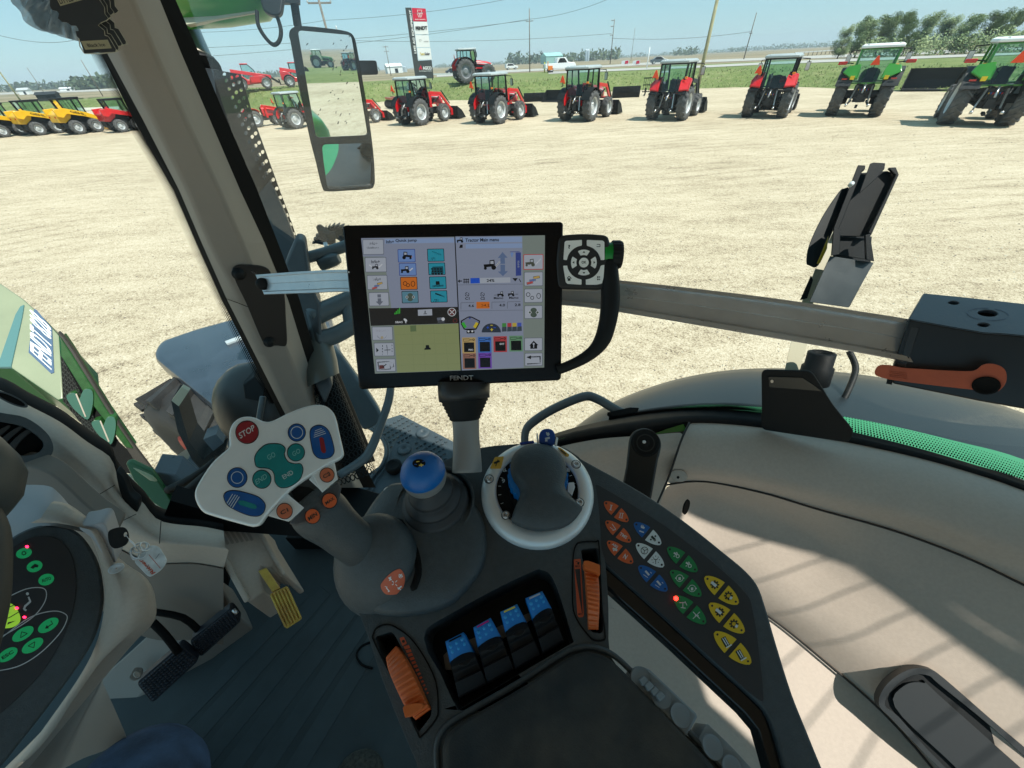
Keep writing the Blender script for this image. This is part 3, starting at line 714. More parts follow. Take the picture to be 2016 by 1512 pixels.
pole('far utility pole left of the dealer sign', 770, 149, 763, 90, .14, arms=((.3, .9, 0), (1.6, .9, 0)))
pole('far utility pole behind the big tractor roof', 938, 126, 934, 65, .16, arms=((1.5, .8, 0), (3, .7, 0)))
pole('thick wooden pole at the far left behind the yellow loaders', 52, 214, -12, 112, .13, mat('pale treated wood'))
pole('thin dark utility pole over the second yellow loader', 92, 190, 57, 133, .09)
pole('thin dark utility pole left of the windscreen pillar', 203, 190, 165, 118, .09)
pole('short white post in front of the left tree belt', 176, 172, 171, 163, .1, WHT, cat='post', name='marker_post', group=None)
WIRE = mat('wire', (.08, .09, .1), .6)
def wire(label, P, r=.025, sag=1.2):
    mb = MB()
    for a, b in P:
        a, b = V(a), V(b); mb.tube([a.lerp(b, k/12)-V((0, 0, sag*4*(k/12)*(1-k/12))) for k in range(13)], r, WIRE, 5, caps=False)
    return tag(mb.build('power_line'), label, 'power line', group='power lines')
def sky(px, py, dist):
    d = ray(px, py); dh = V((d.x, d.y, 0)).normalized(); k = dist/math.hypot(d.x, d.y); return C+d*k
for (ax_, ay, bx, by, dd, lab) in [(380, 95, 1038, 40, 75, 'overhead cable sagging from the left over the dealer sign'), (640, 40, 1020, -6, 62, 'pair of cables leaving the top of the frame above the sign'),
        (1038, 38, 1203, -4, 75, 'cable rising right from the pole beside the big tractor'), (300, 64, 640, 40, 64, 'cable running left from the pole above the mirror'),
        (420, 110, 1040, 38, 90, 'thin cable crossing behind the wing mirror'), (1204, 75, 1480, 62, 120, 'low cable between the bracket pole and the dark pole'),
        (700, 80, 1204, 66, 140, 'low thin cable passing behind the dealer sign'), (0, 70, 150, 78, 60, 'cable crossing the sky above the yellow loaders')]:
    wire(lab, [(sky(ax_, ay, dd), sky(bx, by, dd))], dd*.00026, dd*.005)
# street lamp
T, sd_ = pole('grey twin-arm street lamp beyond the big tractor', 968, 122, 967, 74, .13, RIMG, cat='street lamp', name='street_lamp', group=None)
sl = [o for o in bpy.data.objects if o.name == 'street_lamp'][0]
for q in (-1, 1):
    mb = MB(); mb.tube([T, T+sd_*q*1.1+V((0, 0, .8)), T+sd_*q*1.9+V((0, 0, 1.05))], .07, RIMG, 6); mb.build('lamp_arm', sl)
    mb = MB(); mb.bar(T+sd_*q*1.7+V((0, 0, 1.02)), T+sd_*q*2.5+V((0, 0, 1.05)), .3, .15, ROOFG); mb.build('lamp_head', sl)

# dealer sign
sb = gp(836, 158); sb = V((sb.x, sb.y, 0)).normalized()*66; sb.z = gh(sb.x, sb.y)
SP = vplane(sb)
root = thing('pylon_sign', 'tall dark dealer pylon sign with stacked red and white brand panels', 'sign', tuple(sb))
SG = mat('sign charcoal', (.045, .052, .055), .5); mb = MB()
def q3(L): return [(720+x/4.03, y/4.03) for x, y in L]
vec = -SP.n*.45
mb.prism(SP.pts(q3([(313, 60), (362, 60), (415, 482), (523, 476), (540, 620), (395, 630)])), vec, SG); mb.build('sign_body', root, bevel=.02)
WHS = mat('sign white', (.8, .82, .82), .5)
for L, m_ in [([(365, 62), (475, 68), (487, 170), (377, 168)], mat('sign red', (.62, .01, .05), .5)), ([(380, 172), (488, 174), (499, 272), (391, 272)], WHS), ([(393, 278), (500, 280), (511, 374), (404, 374)], WHS), ([(407, 380), (514, 380), (525, 472), (419, 475)], WHS)]:
    mb = MB(); mb.prism(SP.pts(q3(L), .03), vec, m_); mb.build('sign_panel', root)
mb = MB()
def st(body, L, m_, bold=.02): a, b, c = q3(L); text(mb, body, SP, a, b, c, .06, m_, bold)
st('FENDT', [(398, 240), (490, 236), (394, 210)], BLK, .05); st('AGCO', [(455, 553), (525, 553), (450, 526)], WHS, .04)
st('LMS AG EQUIPMENT', [(405, 424), (362, 78), (386, 424)], WHS, .03); st('Terra', [(434, 440), (468, 438), (430, 418)], mat('sign gold', (.6, .45, .03), .5), .03); st('Solar', [(470, 438), (510, 436), (467, 416)], BLK, .03)
st('MASSEY FERGUSON', [(392, 158), (474, 158), (391, 150)], WHS); st('VALTRA', [(462, 334), (498, 333), (460, 325)], BLK); st('Your Agriculture Company', [(424, 570), (524, 568), (422, 559)], WHS)
def sl_(L, w, m_): mb.face(SP.pts(stroke(q3(L), w), .06), m_)
for L in ([(408, 80), (446, 80)], [(408, 80), (420, 112)], [(446, 80), (438, 112)], [(405, 103), (452, 103)], [(408, 105), (422, 138)], [(428, 104), (424, 138)], [(430, 104), (436, 138)], [(450, 104), (438, 138)]): sl_(L, .7, WHS)
mb.face(SP.pts(q3([(421, 552), (437, 515), (449, 552), (440, 552), (436, 536), (430, 552)]), .06), mat('sign red'))
for a0 in range(0, 360, 60): mb.face(SP.pts(stroke([(827.3+2.2*math.cos(R(a0)), 79.5+2.2*math.sin(R(a0))), (827.3+2.2*math.cos(R(a0+60)), 79.5+2.2*math.sin(R(a0+60)))], .45), .06), CHAS)
mb.build('sign_lettering', root, recalc=False)

# guard rail fence near the big tractor, bridge rail far right
def rail(label, L, h, name='guard_rail'):
    pts = [gp(x, y) for x, y in L]; mb = MB()
    for a, b in zip(pts, pts[1:]):
        mb.bar(a+V((0, 0, h)), b+V((0, 0, h)), .08, .22, RIMG); n = max(2, int((b-a).length/2.2))
    root = thing(name, label, 'guard rail', tuple(pts[0])); mb.build('beam', root)
    for a, b in zip(pts, pts[1:]):
        n = max(1, int((b-a).length/3))
        for k in range(n):
            m2 = MB(); p = a.lerp(b, k/n); m2.cyl(p, p+V((0, 0, h+.1)), .09, WOOD, n=6); m2.build('post', root)
rail('grey guard rail with wooden posts left of the big tractor', [(852, 158), (905, 156)], .8)
rail('long low guard rail by the far road behind the trees at right', [(1562, 112), (1640, 106)], .9)

# ------------------------------------------------------------------ cars
def car(name, label, cat, px, py, az, body, suv=False, truck=False, s=1.0):
    root = thing(name, label, cat, offset=False); L_ = 5.4 if truck else 4.5; h = 1.9 if truck else (1.7 if suv else 1.42)
    for x in (-L_*.3, L_*.3):
        for sd in (-1, 1):
            mb = MB(); mb.lathe((x, sd*.78, .34), (0, sd, 0), [(.34, -.12), (.34, .1), (.22, .12), (.2, .08), (.001, .07)], TYRE, 16); w_ = mb.build('wheel', root)
            m2 = MB(); m2.lathe((x, sd*.78, .34), (0, sd, 0), [(.21, .125), (.001, .13)], RIMG, 12); m2.build('rim', w_)
    if truck: P = [(-2.7, .5), (-2.7, 1.15), (-.75, 1.15), (-.6, 1.85), (.8, 1.85), (1.35, 1.25), (2.5, 1.1), (2.7, .8), (2.65, .45)]
    elif suv: P = [(-2.2, .4), (-2.25, 1.0), (-2.0, 1.65), (.3, 1.65), (1.0, 1.1), (2.1, .95), (2.25, .6), (2.2, .35)]
    else: P = [(-2.2, .35), (-2.25, .9), (-1.5, 1.0), (-.9, 1.42), (.3, 1.42), (1.0, .98), (2.1, .8), (2.25, .5), (2.2, .3)]
    mb = MB(); mb.prism([V((x, -.86, z)) for x, z in P], (0, 1.72, 0), body); mb.build('body', root, bevel=.06)
    zb = 1.2 if truck else (1.08 if suv else .98); xs = (-.55, 1.1) if truck else ((-1.85, .75) if suv else (-1.3, .75))
    for sd in (-1, 1):
        mb = MB(); y = sd*.875; zt = h-.1
        mb.add([(xs[0], y, zb), (xs[1], y, zb), (xs[1]-.5, y, zt), (xs[0]+.35, y, zt)], [(0, 1, 2, 3)], BLKG); mb.build('window', root)
    put(root, px, py, az, s); return root
SID = R(75)
car('parked_car', 'grey far sedan on the road right of the white marker post', 'car', 1297, 126, R(100), mat('grey car paint', (.12, .15, .17), .3, .3), s=1.15)
car('parked_car', 'white far suv beside the big tractor bonnet on the bank', 'car', 1007, 137, SID, WHT, suv=True, s=1.05)
car('parked_car', 'dark far car on the road left of the big tractor rear wheel', 'car', 892, 146, SID, mat('dark car paint', (.03, .045, .06), .3, .3), s=1.0)
car('pickup_truck', 'white pickup truck stopped on the far road beyond the second cab tractor', 'pickup truck', 1101, 141.5, R(82), WHT, truck=True, s=1.3)
# roadside worker
pb = gp(1072, 143); root = thing('person', 'person in orange and yellow work clothes standing behind the white pickup', 'person', tuple(pb))
HV = mat('hi-vis orange', (.8, .2, .02), .7); sk = MB()
sk.tube([pb+V((0, 0, z))for z in (.02, .5, .95, 1.2, 1.45, 1.52, 1.6, 1.7, 1.8)], [.12, .14, .19, .2, .2, .09, .1, .115, .03], mat('hi-vis yellow', (.7, .65, .05), .7), 10); sk.build('figure', root)
sk = MB(); sk.tube([pb+V((0, 0, z)) for z in (.9, 1.2, 1.46)], [.2, .215, .2], HV, 10); 
for q in (-1, 1): sk.tube([pb+V((q*.2, 0, 1.42)), pb+V((q*.3, 0, 1.15)), pb+V((q*.26, -.1, .9))], [.06, .055, .04], HV, 6)
sk.build('jacket', root)
mb = MB(); p = gp(1083, 143.5); mb.box(p+V((0, 0, .8)), (1.0, .6, .7), HV); mb.box(p+V((0, 0, .2)), (1.2, .6, .3), CHAS); mb.cyl(p+V((-.5, 0, .9)), p+V((-.5, 0, 1.9)), .08, HV); tag(mb.build('road_barrier', loc=tuple(p), bevel=.05), 'orange roadside barrier between the worker and the pickup', 'barrier')
# roadside red/white boards
for i, (x, lab) in enumerate([(1231, 'red and white roadside board, left one of the pair'), (1253, 'red and white roadside board nearer the grey car')]):
    b = gp(x, 127.5); SPn = vplane(b); mb = MB(); mb.prism([SPn.at(*q) for q in [(x-8, 127), (x-7, 120), (x+1, 118.5), (x+7, 118), (x+7, 126.5)]], -SPn.n*.1, WHT); mb.prism([SPn.at(*q, .06) for q in [(x-1, 126), (x, 120), (x+6, 119), (x+6, 125)]], -SPn.n*.02, mat('sign red')); tag(mb.build('roadside_board', loc=tuple(b)), lab, 'sign', group='roadside boards')
# silos, barn, far building
for i, (x, y0, y1, w, lab) in enumerate([(778, 140, 123, 2.6, 'large pale grain silo leftmost of the far silo row'), (786, 139.5, 129, 1.7, 'small grain silo next to the large one'), (791.5, 139, 128.5, 1.7, 'third grain silo of the far row'), (797, 139, 129.5, 1.6, 'fourth grain silo of the far row, against the dealer sign')]):
    d = ray(x, y0); d = V((d.x, d.y, 0)).normalized()*330; b = V((d.x, d.y, gh(d.x, d.y))); tp = vtop(b, x, y1); r_ = w
    root = thing('grain_silo', lab, 'silo', tuple(b), group='far grain silos'); mb = MB(); mb.lathe(b, (0, 0, 1), [(r_, 0), (r_, (tp-b.z)*.78)], mat('galvanised', (.45, .52, .56), .4, .3), 18); mb.build('wall', root)
    mb = MB(); mb.lathe(b, (0, 0, 1), [(r_*1.03, (tp-b.z)*.77), (.2, tp-b.z)], mat('galvanised'), 18); mb.build('roof', root)
def shed(label, px, py, dist, w, dp, h, wm, rm, rot=.4):
    d = ray(px, py); d = V((d.x, d.y, 0)).normalized()*dist; b = V((d.x, d.y, gh(d.x, d.y))); root = thing('farm_building', label, 'building', tuple(b)); M_ = Matrix.Rotation(rot, 3, 'Z')
    mb = MB(); mb.box(b+V((0, 0, h*.35)), (w, dp, h*.7), wm, M_); mb.build('wall', root)
    mb = MB(); A = [b+M_ @ V((x, y, z)) for x, y, z in [(-w/2-.2, -dp/2-.3, h*.68), (-w/2-.2, dp/2+.3, h*.68), (-w/2-.2, 0, h)]]; mb.prism(A, M_ @ V((w+.4, 0, 0)), rm); mb.build('roof', root)
    mb = MB(); mb.box(b+M_ @ V((w*.1, -dp/2-.05, h*.25)), (w*.2, .08, h*.45), DK, M_); mb.build('door', root)
shed('white far barn beside the grain silos', 776, 141, 300, 9, 7, 4.5, WHT, WHT)
shed('teal roofed far shed in the tree belt beyond the pickup', 1086, 121, 420, 16, 10, 7, mat('teal wall', (.25, .45, .42), .6), mat('teal roof', (.3, .55, .52), .5))
shed('white far farmhouse at the left horizon', 47, 178, 330, 4, 3.5, 2.6, WHT, RIMG); shed('white far shed under the left tree belt', 129, 170, 420, 7, 3, 1.8, WHT, WHT)
shed('dark far shed on the left field', 93, 186, 150, 3.4, 2.5, 1.6, CHAS, CHAS)
for x, lab in ((1154, 'pale far elevator leg in the middle tree belt'), (1158, 'second pale far elevator leg beside the first')):
    d = ray(x, 113); d = V((d.x, d.y, 0)).normalized()*520; b = V((d.x, d.y, gh(d.x, d.y))); mb = MB(); mb.lathe(b, (0, 0, 1), [(1.2, 0), (1.2, 8), (.3, 9.5), (.001, 9.6)], mat('galvanised'), 12); tag(mb.build('grain_silo', loc=tuple(b)), lab, 'silo')
# black board behind mirror
b = V((ray(724, 134).x, ray(724, 134).y, 0)).normalized()*52; b.z = 2.6; BP = vplane(b)
root = thing('sign_board', 'plain black rounded board beyond the right edge of the wing mirror', 'board', tuple(BP.at(724, 134)))
mb = MB(); mb.prism(BP.pts(rnd_poly([(690, 119), (741, 119), (745, 147), (693, 148)], 5)), -BP.n*.15, DK); mb.build('board', root)
mb = MB(); p = BP.at(703, 147); mb.cyl(p, V((p.x, p.y, gh(p.x, p.y))), .06, DK); mb.build('post', root)
# loose implements
def loose_bucket(label, x, y, s, az):
    root = thing('loader_bucket', label, 'bucket', offset=False, group='loose loader buckets on the lot edge'); bucket_part(root, V((-.3, 0, 0)), 1.1, 'bucket_shell')
    mb = MB(); mb.box((-.42, 0, .62), (.08, 1.2, .1), DK); mb.build('bracket', root); put(root, x, y, az, s)
loose_bucket('loose black bucket lying behind the left wheel of the third red cab tractor', 1095, 200, 1.25, R(215))
loose_bucket('loose black bucket right of the third red cab tractor, its back turned', 1231, 192, 1.25, R(10))
loose_bucket('wide black bucket on the ground left of the rightmost green tractor', 1835, 177, 1.9, R(220))
loose_bucket('black bucket partly hidden behind the second cab tractor loader', 1052, 200, 1.0, R(10))
root = thing('pallet_fork', 'black pallet fork frame standing on the lot edge left of a red tractor', 'pallet fork', offset=False); mb = MB()
for k in range(8): mb.box((0, -.6+k*.17, .75), (.04, .03, 1.0), DK)
for z in (.25, .75, 1.25): mb.box((0, 0, z), (.06, 1.3, .07), DK)
mb.build('frame', root)
for y in (-.35, .35):
    mb = MB(); mb.box((-.6, y, .08), (1.2, .12, .06), DK); mb.box((0, y, .3), (.06, .12, .5), DK); mb.build('fork_tine', root)
put(root, 1277, 187, R(20), 1.15)
root = thing('disc_harrow', 'red disc harrow with dark blades between two red loader tractors', 'harrow', offset=False); mb = MB(); mb.box((0, 0, .8), (.2, 2.6, .15), RED); mb.box((.5, 0, .85), (.15, 2.2, .12), RED); mb.build('frame', root)
for k in range(13):
    mb = MB(); mb.lathe((0, -1.25+k*.2, .33), (0.2, 1, 0), [(.001, .05), (.2, .03), (.33, 0)], CHAS, 14); mb.cyl((0, -1.25+k*.2, .33), (0, -1.25+k*.2, .8), .02, CHAS, n=6); mb.build('disc_blade', root)
put(root, 772, 214, R(60), 1.1)
# lifting header wheel guard on last tractor side
# ------------------------------------------------------------------ trees (right)
LEAF = [mat('leaf green', (.20, .27, .11), .8), mat('leaf pale', (.28, .34, .16), .8), mat('leaf dark', (.13, .18, .07), .8)]
BARK = mat('bark', (.11, .09, .07), .9, nz=(6, .3))
def tree_meshes(seed, h, w, dens):
    rr = random.Random(seed); root = thing('poplar_tree', 'x', 'tree', offset=False)
    mb = MB(); mb.tube([(0, 0, -.2), (.1, 0, h*.3), (.0, .1, h*.6), (.15, 0, h*.88)], [h*.022, h*.017, h*.011, h*.003], BARK, 8)
    tips = []
    for k in range(34):
        z = h*rr.uniform(.08, .92); a = rr.uniform(0, 6.28); l = w*rr.uniform(.5, 1.0)*(1-.55*(z/h))
        e = V((math.cos(a)*l, math.sin(a)*l, z+l*rr.uniform(.5, 1.2))); mb.tube([(0, 0, z), V((0, 0, z)).lerp(e, .5)+V((0, 0, -.1)), e], [h*.008, h*.005, .01], BARK, 5); tips.append(e)
        tips.append(V((0, 0, z)).lerp(e, .55))
    mb.build('trunk', root)
    mb = MB()
    for e in tips:
        r_ = rr.uniform(.38, .72)*w*.55
        leafcloud(mb, e, (r_, r_, r_*1.2), int(dens*2.6), .10, LEAF[rr.choice((0, 0, 1, 1, 2))], rr)
    mb.build('crown', root, recalc=False); return root
tm = [tree_meshes(11, 9.5, 2.9, 90), tree_meshes(23, 9.5, 3.3, 100), tree_meshes(37, 9.5, 2.7, 85)]
tspec = [(1650, 55, 6.2, 0, 'small sparse tree at the left end of the tree row'), (1683, 37, 9.0, 1, 'taller loose-leaved tree second from the left end of the row'), (1722, 31, 0, 1, 'broad pale green tree over the roof of the first green tractor'),
         (1760, 24, 0, 2, 'tall tree with see-through crown right of the broad pale one'), (1800, 33, 0, 0, 'mid green tree in the middle of the row'), (1838, 33, 0, 1, 'dense tree fourth from the right frame edge'), (1878, 30, 0, 2, 'upright tree third from the right frame edge'),
         (1925, 24, 0, 1, 'tallest dark tree above the rightmost green tractor'), (1960, 28, 0, 0, 'tree leaning over the rightmost tractor roof'), (2003, 44, 0, 1, 'darker tree cut by the right frame edge'), (2045, 40, 0, 2, 'last tree of the row just outside the frame')]
for i, (px, ty, _, k, lab) in enumerate(tspec):
    dist = 118+((i*37) % 11)-4
    d = ray(px, 110); d = V((d.x, d.y, 0)).normalized()*dist; b = V((d.x, d.y, gh(d.x, d.y)-.1)); H = vtop(b, px+14, ty)-b.z
    lab2 = lab; o = tm[k] if not tm[k].get('used') else None
    if o is None: o = dup(tm[k], (0, 0, 0), 0, lab2)
    else: tm[k]['used'] = 1; o['label'] = lab2
    o['group'] = 'row of trees beyond the road at right'; o.location = b; o.rotation_euler = (0, 0, i*1.3); q = H/9.5; o.scale = (q*1.25, q*1.25, q*.97)
# low shrubs under the row: uncountable undergrowth
mb = MB(); rr = random.Random(5)
for i in range(70):
    px = 1690+i*5.2; d = ray(px, 110); d = V((d.x, d.y, 0)).normalized()*rr.uniform(112, 119); leafcloud(mb, (d.x, d.y, gh(d.x, d.y)+1.2), (1.2, 1.2, rr.uniform(1.2, 2.4)), 90, .16, LEAF[rr.choice((0, 1, 2))], rr)
tag(mb.build('undergrowth', recalc=False), 'leafy undergrowth at the foot of the tree row', 'shrubs', kind='stuff')
# ================================================================== OWN CAB
def lin(c): return tuple((x/255/12.92 if x <= 10 else ((x/255+.055)/1.055)**2.4) for x in c)
def ellipsoid(mb, c, ax, ay, az, m, n=24, k=12, t0=0, t1=180):
    rows = []
    for i in range(k+1):
        t = R(t0+(t1-t0)*i/k); rows.append([c+az*math.cos(t)+(ax*math.cos(2*math.pi*j/n)+ay*math.sin(2*math.pi*j/n))*math.sin(t) for j in range(n)])
    mb.loft(rows, m, closed=True)
def ptube(mb, L, m, n=10, caps=True, smoothn=4, flat=1.0):
    """L: (px,py,depth,half_width_px)"""
    Q = crv(L, smoothn, closed=False) if smoothn else L
    mb.tube([at(q[0], q[1], q[2]) for q in Q], [q[3]*q[2]/FL for q in Q], m, n, caps=caps, flat=flat)
def perforated(mb, S, nu, nv, hole, m, stagger=True, th=None, sides=8):
    for j in range(nv):
        for i in range(nu+(1 if stagger and j % 2 else 0)):
            u0 = (i-(.5 if stagger and j % 2 else 0))/nu; u1 = u0+1/nu; u0c, u1c = max(0, u0), min(1, u1); v0, v1 = j/nv, (j+1)/nv
            O = []; I = []
            for k in range(sides):
                t = 2*math.pi*(k+.5)/sides; cx, cy = math.cos(t), math.sin(t); q = max(abs(cx), abs(cy))
                uu = (u0+u1)/2+cx/q*.5*(u1-u0); vv = (v0+v1)/2+cy/q*.5*(v1-v0); O.append(S(min(max(uu, 0), 1), vv))
                ui = (u0+u1)/2+cx*hole*(u1-u0); vi = (v0+v1)/2+cy*hole*(v1-v0); I.append(S(min(max(ui, 0), 1), vi))
            mb.add(O+I, [(k, (k+1) % sides, sides+(k+1) % sides, sides+k) for k in range(sides)], m)
def dots_band(mb, A, B, rows, step, m, r0_, r1_, pl=None, zs=None):
    """rows of printed dots between two pixel curves A (solid side) and B"""
    A = crv(A, 10, False); B = crv(B, 10, False)
    def samp(Cv, t):
        x = t*(len(Cv)-1); i = min(int(x), len(Cv)-2); f = x-i; return tuple(Cv[i][k]*(1-f)+Cv[i+1][k]*f for k in range(len(Cv[0])))
    ln = sum(math.hypot(A[i+1][0]-A[i][0], A[i+1][1]-A[i][1]) for i in range(len(A)-1)); n = int(ln/step)
    for j in range(rows):
        v = (j+.5)/rows; rr_ = r0_+(r1_-r0_)*v
        for i in range(n):
            t = (i+(.5 if j % 2 else 0))/n; a = samp(A, t); b = samp(B, t); q = [a[k]*(1-v)+b[k]*v for k in range(len(a))]
            if pl: P = [pl.at(q[0]+rr_*math.cos(w), q[1]+rr_*math.sin(w), .002) for w in (0, 1.05, 2.1, 3.14, 4.2, 5.25)]
            else: P = [at(q[0]+rr_*math.cos(w), q[1]+rr_*math.sin(w), q[2]) for w in (0, 1.05, 2.1, 3.14, 4.2, 5.25)]
            mb.add(P, [(0, 1, 2, 3, 4, 5)], m)

FWD = V((math.sin(R(-62)), math.cos(R(-62)), 0)); LAT = V((math.sin(R(28)), math.cos(R(28)), 0)); ZZ = V((0, 0, 1))
WP = Plane(C+LAT*.84, LAT)          # side window plane
cab = thing('tractor', 'own tractor around the camera with beige cab trim, grey fenders and green bonnet', 'tractor', (0, 0, 0), offset=False)
# ---------------- floor
mb = MB(); FZ = C.z-1.28
fl = [(-500, 1900), (-300, 1250), (200, 1150), (330, 1120), (500, 1010), (655, 965), (800, 985), (1000, 960), (1400, 1150), (1900, 1500), (2300, 2100)]
FP = Plane((0, 0, FZ), ZZ); MAT_ = mat('floor mat', (.040, .055, .060), .75, nz=(5, .3), bump=(500, .5, .001))
mb.prism([FP.at(*q) for q in fl[:-1]]+[V((1.5, -.6, FZ)), V((-1.5, -.6, FZ))], (0, 0, -.04), MAT_)
for k in range(6):   # raised mat ribs
    o = k*66; a, b = FP.at(235+o, 1540, .0004), FP.at(600+o*.62, 1165-o*.04, .0004); mb.bar(a, b, .05, .0016, mat('floor mat rib', (.047, .063, .069), .8, nz=(7, .3)))
for L in ([(850, 1395), (760, 1395)], ):
    pass
mb.build('floor_mat', cab, bevel=.002)
mb = MB(); mb.tube([FP.at(*q, .004) for q in crv([(735, 1262), (712, 1272), (702, 1290), (712, 1308), (733, 1316)], 5, False)], .003, BLK, 6); mb.build('cable_loop', cab)
# ---------------- A pillar
PB = at(470, 560, .86); AP = vplane(PB)
Lf = [(150, -20), (210, 105), (280, 235), (355, 375), (447, 590), (551, 795), (640, 960)]
rows_px = [  # (dark rim, left rim, edge1, edge2, right, seal right)
 (-60, 118, 150, 172, 228, 285, 314), (0, 158, 180, 203, 262, 315, 346), (105, 198, 211, 236, 306, 357, 392), (235, 262, 281, 300, 366, 413, 446),
 (375, 342, 353, 368, 433, 473, 507), (480, 387, 398, 412, 478, 522, 548), (590, 436, 447, 470, 525, 567, 590), (700, 492, 503, 524, 570, 601, 621), (795, 540, 551, 566, 610, 632, 652), (850, 568, 580, 598, 640, 660, 684), (960, 615, 632, 650, 700, 715, 740)]
def prow(i0, offs, m, name, sm=True, y0=None):
    mb = MB(); rows = []
    for r_ in rows_px:
        y = r_[0]; xs = [r_[i] for i in i0]; rows.append([AP.at(x, y, o) for x, o in zip(xs, offs)])
    mb.loft(rows, m, smooth=False); return mb
PIL = mat('pillar trim shaded beige', (.30, .265, .225), .55, nz=(2.5, .08), bump=(500, .25, .001)); mb = prow((2, 3, 4, 5), (0, .028, .042, .0), PIL, 'x')  # trim beige darkened in its colour for the shade on the pillar
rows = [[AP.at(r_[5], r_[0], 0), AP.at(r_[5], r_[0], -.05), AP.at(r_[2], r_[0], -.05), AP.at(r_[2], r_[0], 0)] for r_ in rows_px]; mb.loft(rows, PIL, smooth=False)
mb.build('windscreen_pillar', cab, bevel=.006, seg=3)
mb = prow((5, 6), (-.004, -.02), BLK, 'x'); rows = [[AP.at(r_[6], r_[0], -.02), AP.at(r_[6], r_[0], -.07), AP.at(r_[5], r_[0], -.05)] for r_ in rows_px]; mb.loft(rows, BLK, smooth=False)
rows = [[AP.at(r_[1], r_[0], -.02), AP.at(r_[2], r_[0], -.002), AP.at(r_[2], r_[0], -.03), AP.at(r_[1], r_[0], -.03)] for r_ in rows_px]; mb.loft(rows, BLK, smooth=False)
mb.build('pillar_seal', cab, recalc=False)
mb = MB(); dots_band(mb, [(198, 105), (262, 235), (342, 375), (436, 590), (540, 795)], [(178, 105), (244, 235), (324, 375), (422, 590), (530, 795)], 6, 3.2, BLK, 1.7, .6, pl=Plane(AP.P-AP.n*.03, AP.n)); mb.build('printed_dots', cab, recalc=False)
mb = MB(); mb.tube([AP.at(*q, .006+.028*(i > 0)) for i, q in enumerate([(445, 588), (470, 597), (492, 606)])], .0008, BLK, 5); mb.build('pillar_joint', cab)
# ---------------- glass
mb = MB(); GP2 = Plane(AP.P-AP.n*.035, AP.n+LAT*.9)
WGL = glass('window glass', (.95, .98, .965), .007, dust=.03)
mb.face([WP.at(350, -60, 0), WP.at(2150, -60, 0), WP.at(2150, 1000, 0), WP.at(1800, 900), WP.at(1500, 845, 0), WP.at(1366, 830, 0), WP.at(1090, 866, 0), WP.at(700, 990, 0)], WGL); mb.build('side_window', cab, recalc=False)
WSP = Plane(at(300, 500, 1.12), (C-at(300, 500, 1.12))*.7+FWD*-.6+V((0, 0, .1)))
mb = MB(); mb.face(WSP.pts([(-500, -200), (150, -200), (210, 105), (355, 375), (447, 590), (560, 900), (300, 1010), (-500, 740)]), WGL); mb.build('windscreen', cab, recalc=False)

# ---------------- right side trim
def drop(L, d): return [onz(x, y, C.z-d) for x, y in L]
def res(L, n=40):
    """resample pixel polyline by arc length"""
    Q = crv(L, 10, False); D = [0]
    for a, b in zip(Q, Q[1:]): D.append(D[-1]+math.hypot(b[0]-a[0], b[1]-a[1]))
    out = []; j = 0
    for i in range(n):
        t = D[-1]*i/(n-1)
        while j < len(D)-2 and D[j+1] < t: j += 1
        f = (t-D[j])/max(1e-9, D[j+1]-D[j]); out.append(tuple(Q[j][k]*(1-f)+Q[j+1][k]*f for k in range(2)))
    return out
T0 = [(1357, 831), (1403, 829), (1512, 841), (1681, 871), (1810, 898), (1909, 926), (2016, 960), (2240, 1050)]
T05 = [(1347, 855), (1400, 858), (1512, 868), (1675, 900), (1805, 930), (1905, 962), (2016, 1000), (2240, 1098)]
T1 = [(1326, 910), (1393, 921), (1512, 941), (1661, 976), (1810, 1017), (1905, 1045), (2016, 1085), (2240, 1180)]
T15 = [(1318, 930), (1392, 937), (1512, 958), (1661, 995), (1810, 1035), (1905, 1068), (2016, 1108), (2240, 1200)]
T2 = [(1310, 955), (1385, 948), (1500, 970), (1611, 1003), (1760, 1045), (1900, 1097), (2016, 1152), (2240, 1260)]
T25 = [(1300, 985), (1372, 968), (1480, 1000), (1590, 1045), (1700, 1120), (1800, 1190), (2016, 1335), (2240, 1480)]
T3 = [(1285, 1060), (1350, 1045), (1440, 1080), (1550, 1150), (1680, 1240), (1820, 1335), (2016, 1470), (2240, 1620)]
T35 = [(1275, 1090), (1340, 1085), (1425, 1118), (1535, 1195), (1665, 1285), (1790, 1385), (1930, 1495), (2150, 1680)]
T4 = [(1255, 1130), (1330, 1130), (1420, 1160), (1519, 1218), (1617, 1296), (1732, 1397), (1835, 1512), (1960, 1680)]
T5 = [(1190, 1190), (1250, 1220), (1320, 1290), (1380, 1370), (1450, 1450), (1520, 1540), (1600, 1640), (1700, 1800)]
mb = MB(); sp = [(T0, .66), (T05, .655), (T1, .70), (T15, .735), (T2, .77)]
mb.loft([drop(res(L), d) for L, d in sp], BEI); mb.loft([drop(res(T0), .66), drop(res(T0), .80)], BEI)
sidepanel = mb.build('side_trim', cab, recalc=False, sub=1)
mb = MB(); mb.loft([drop(res(L), d) for L, d in [(T2, .774), (T25, .885), (T3, .94), (T35, .985), (T4, 1.03)]], BEI); mb.build('storage_tray', cab, recalc=False, sub=1)
mb = MB(); mb.loft([drop(res(L), d) for L, d in [(T4, 1.034), (T5, 1.10)]], BEI)
mb.loft([drop(res(T5), 1.10), drop(res([(900, 1300), (1050, 1400), (1150, 1500), (1250, 1650), (1300, 1800)]), 1.25)], BEI)
mb.loft([drop(res([(960, 960), (1100, 1010), (1255, 1130)]), 1.02), drop(res([(900, 1150), (1000, 1180), (1190, 1190)]), 1.12), drop(res([(850, 1250), (950, 1300), (1190, 1400)]), 1.2)], BEI)
mb.build('lower_trim', cab, recalc=False, sub=1)
mb = MB()
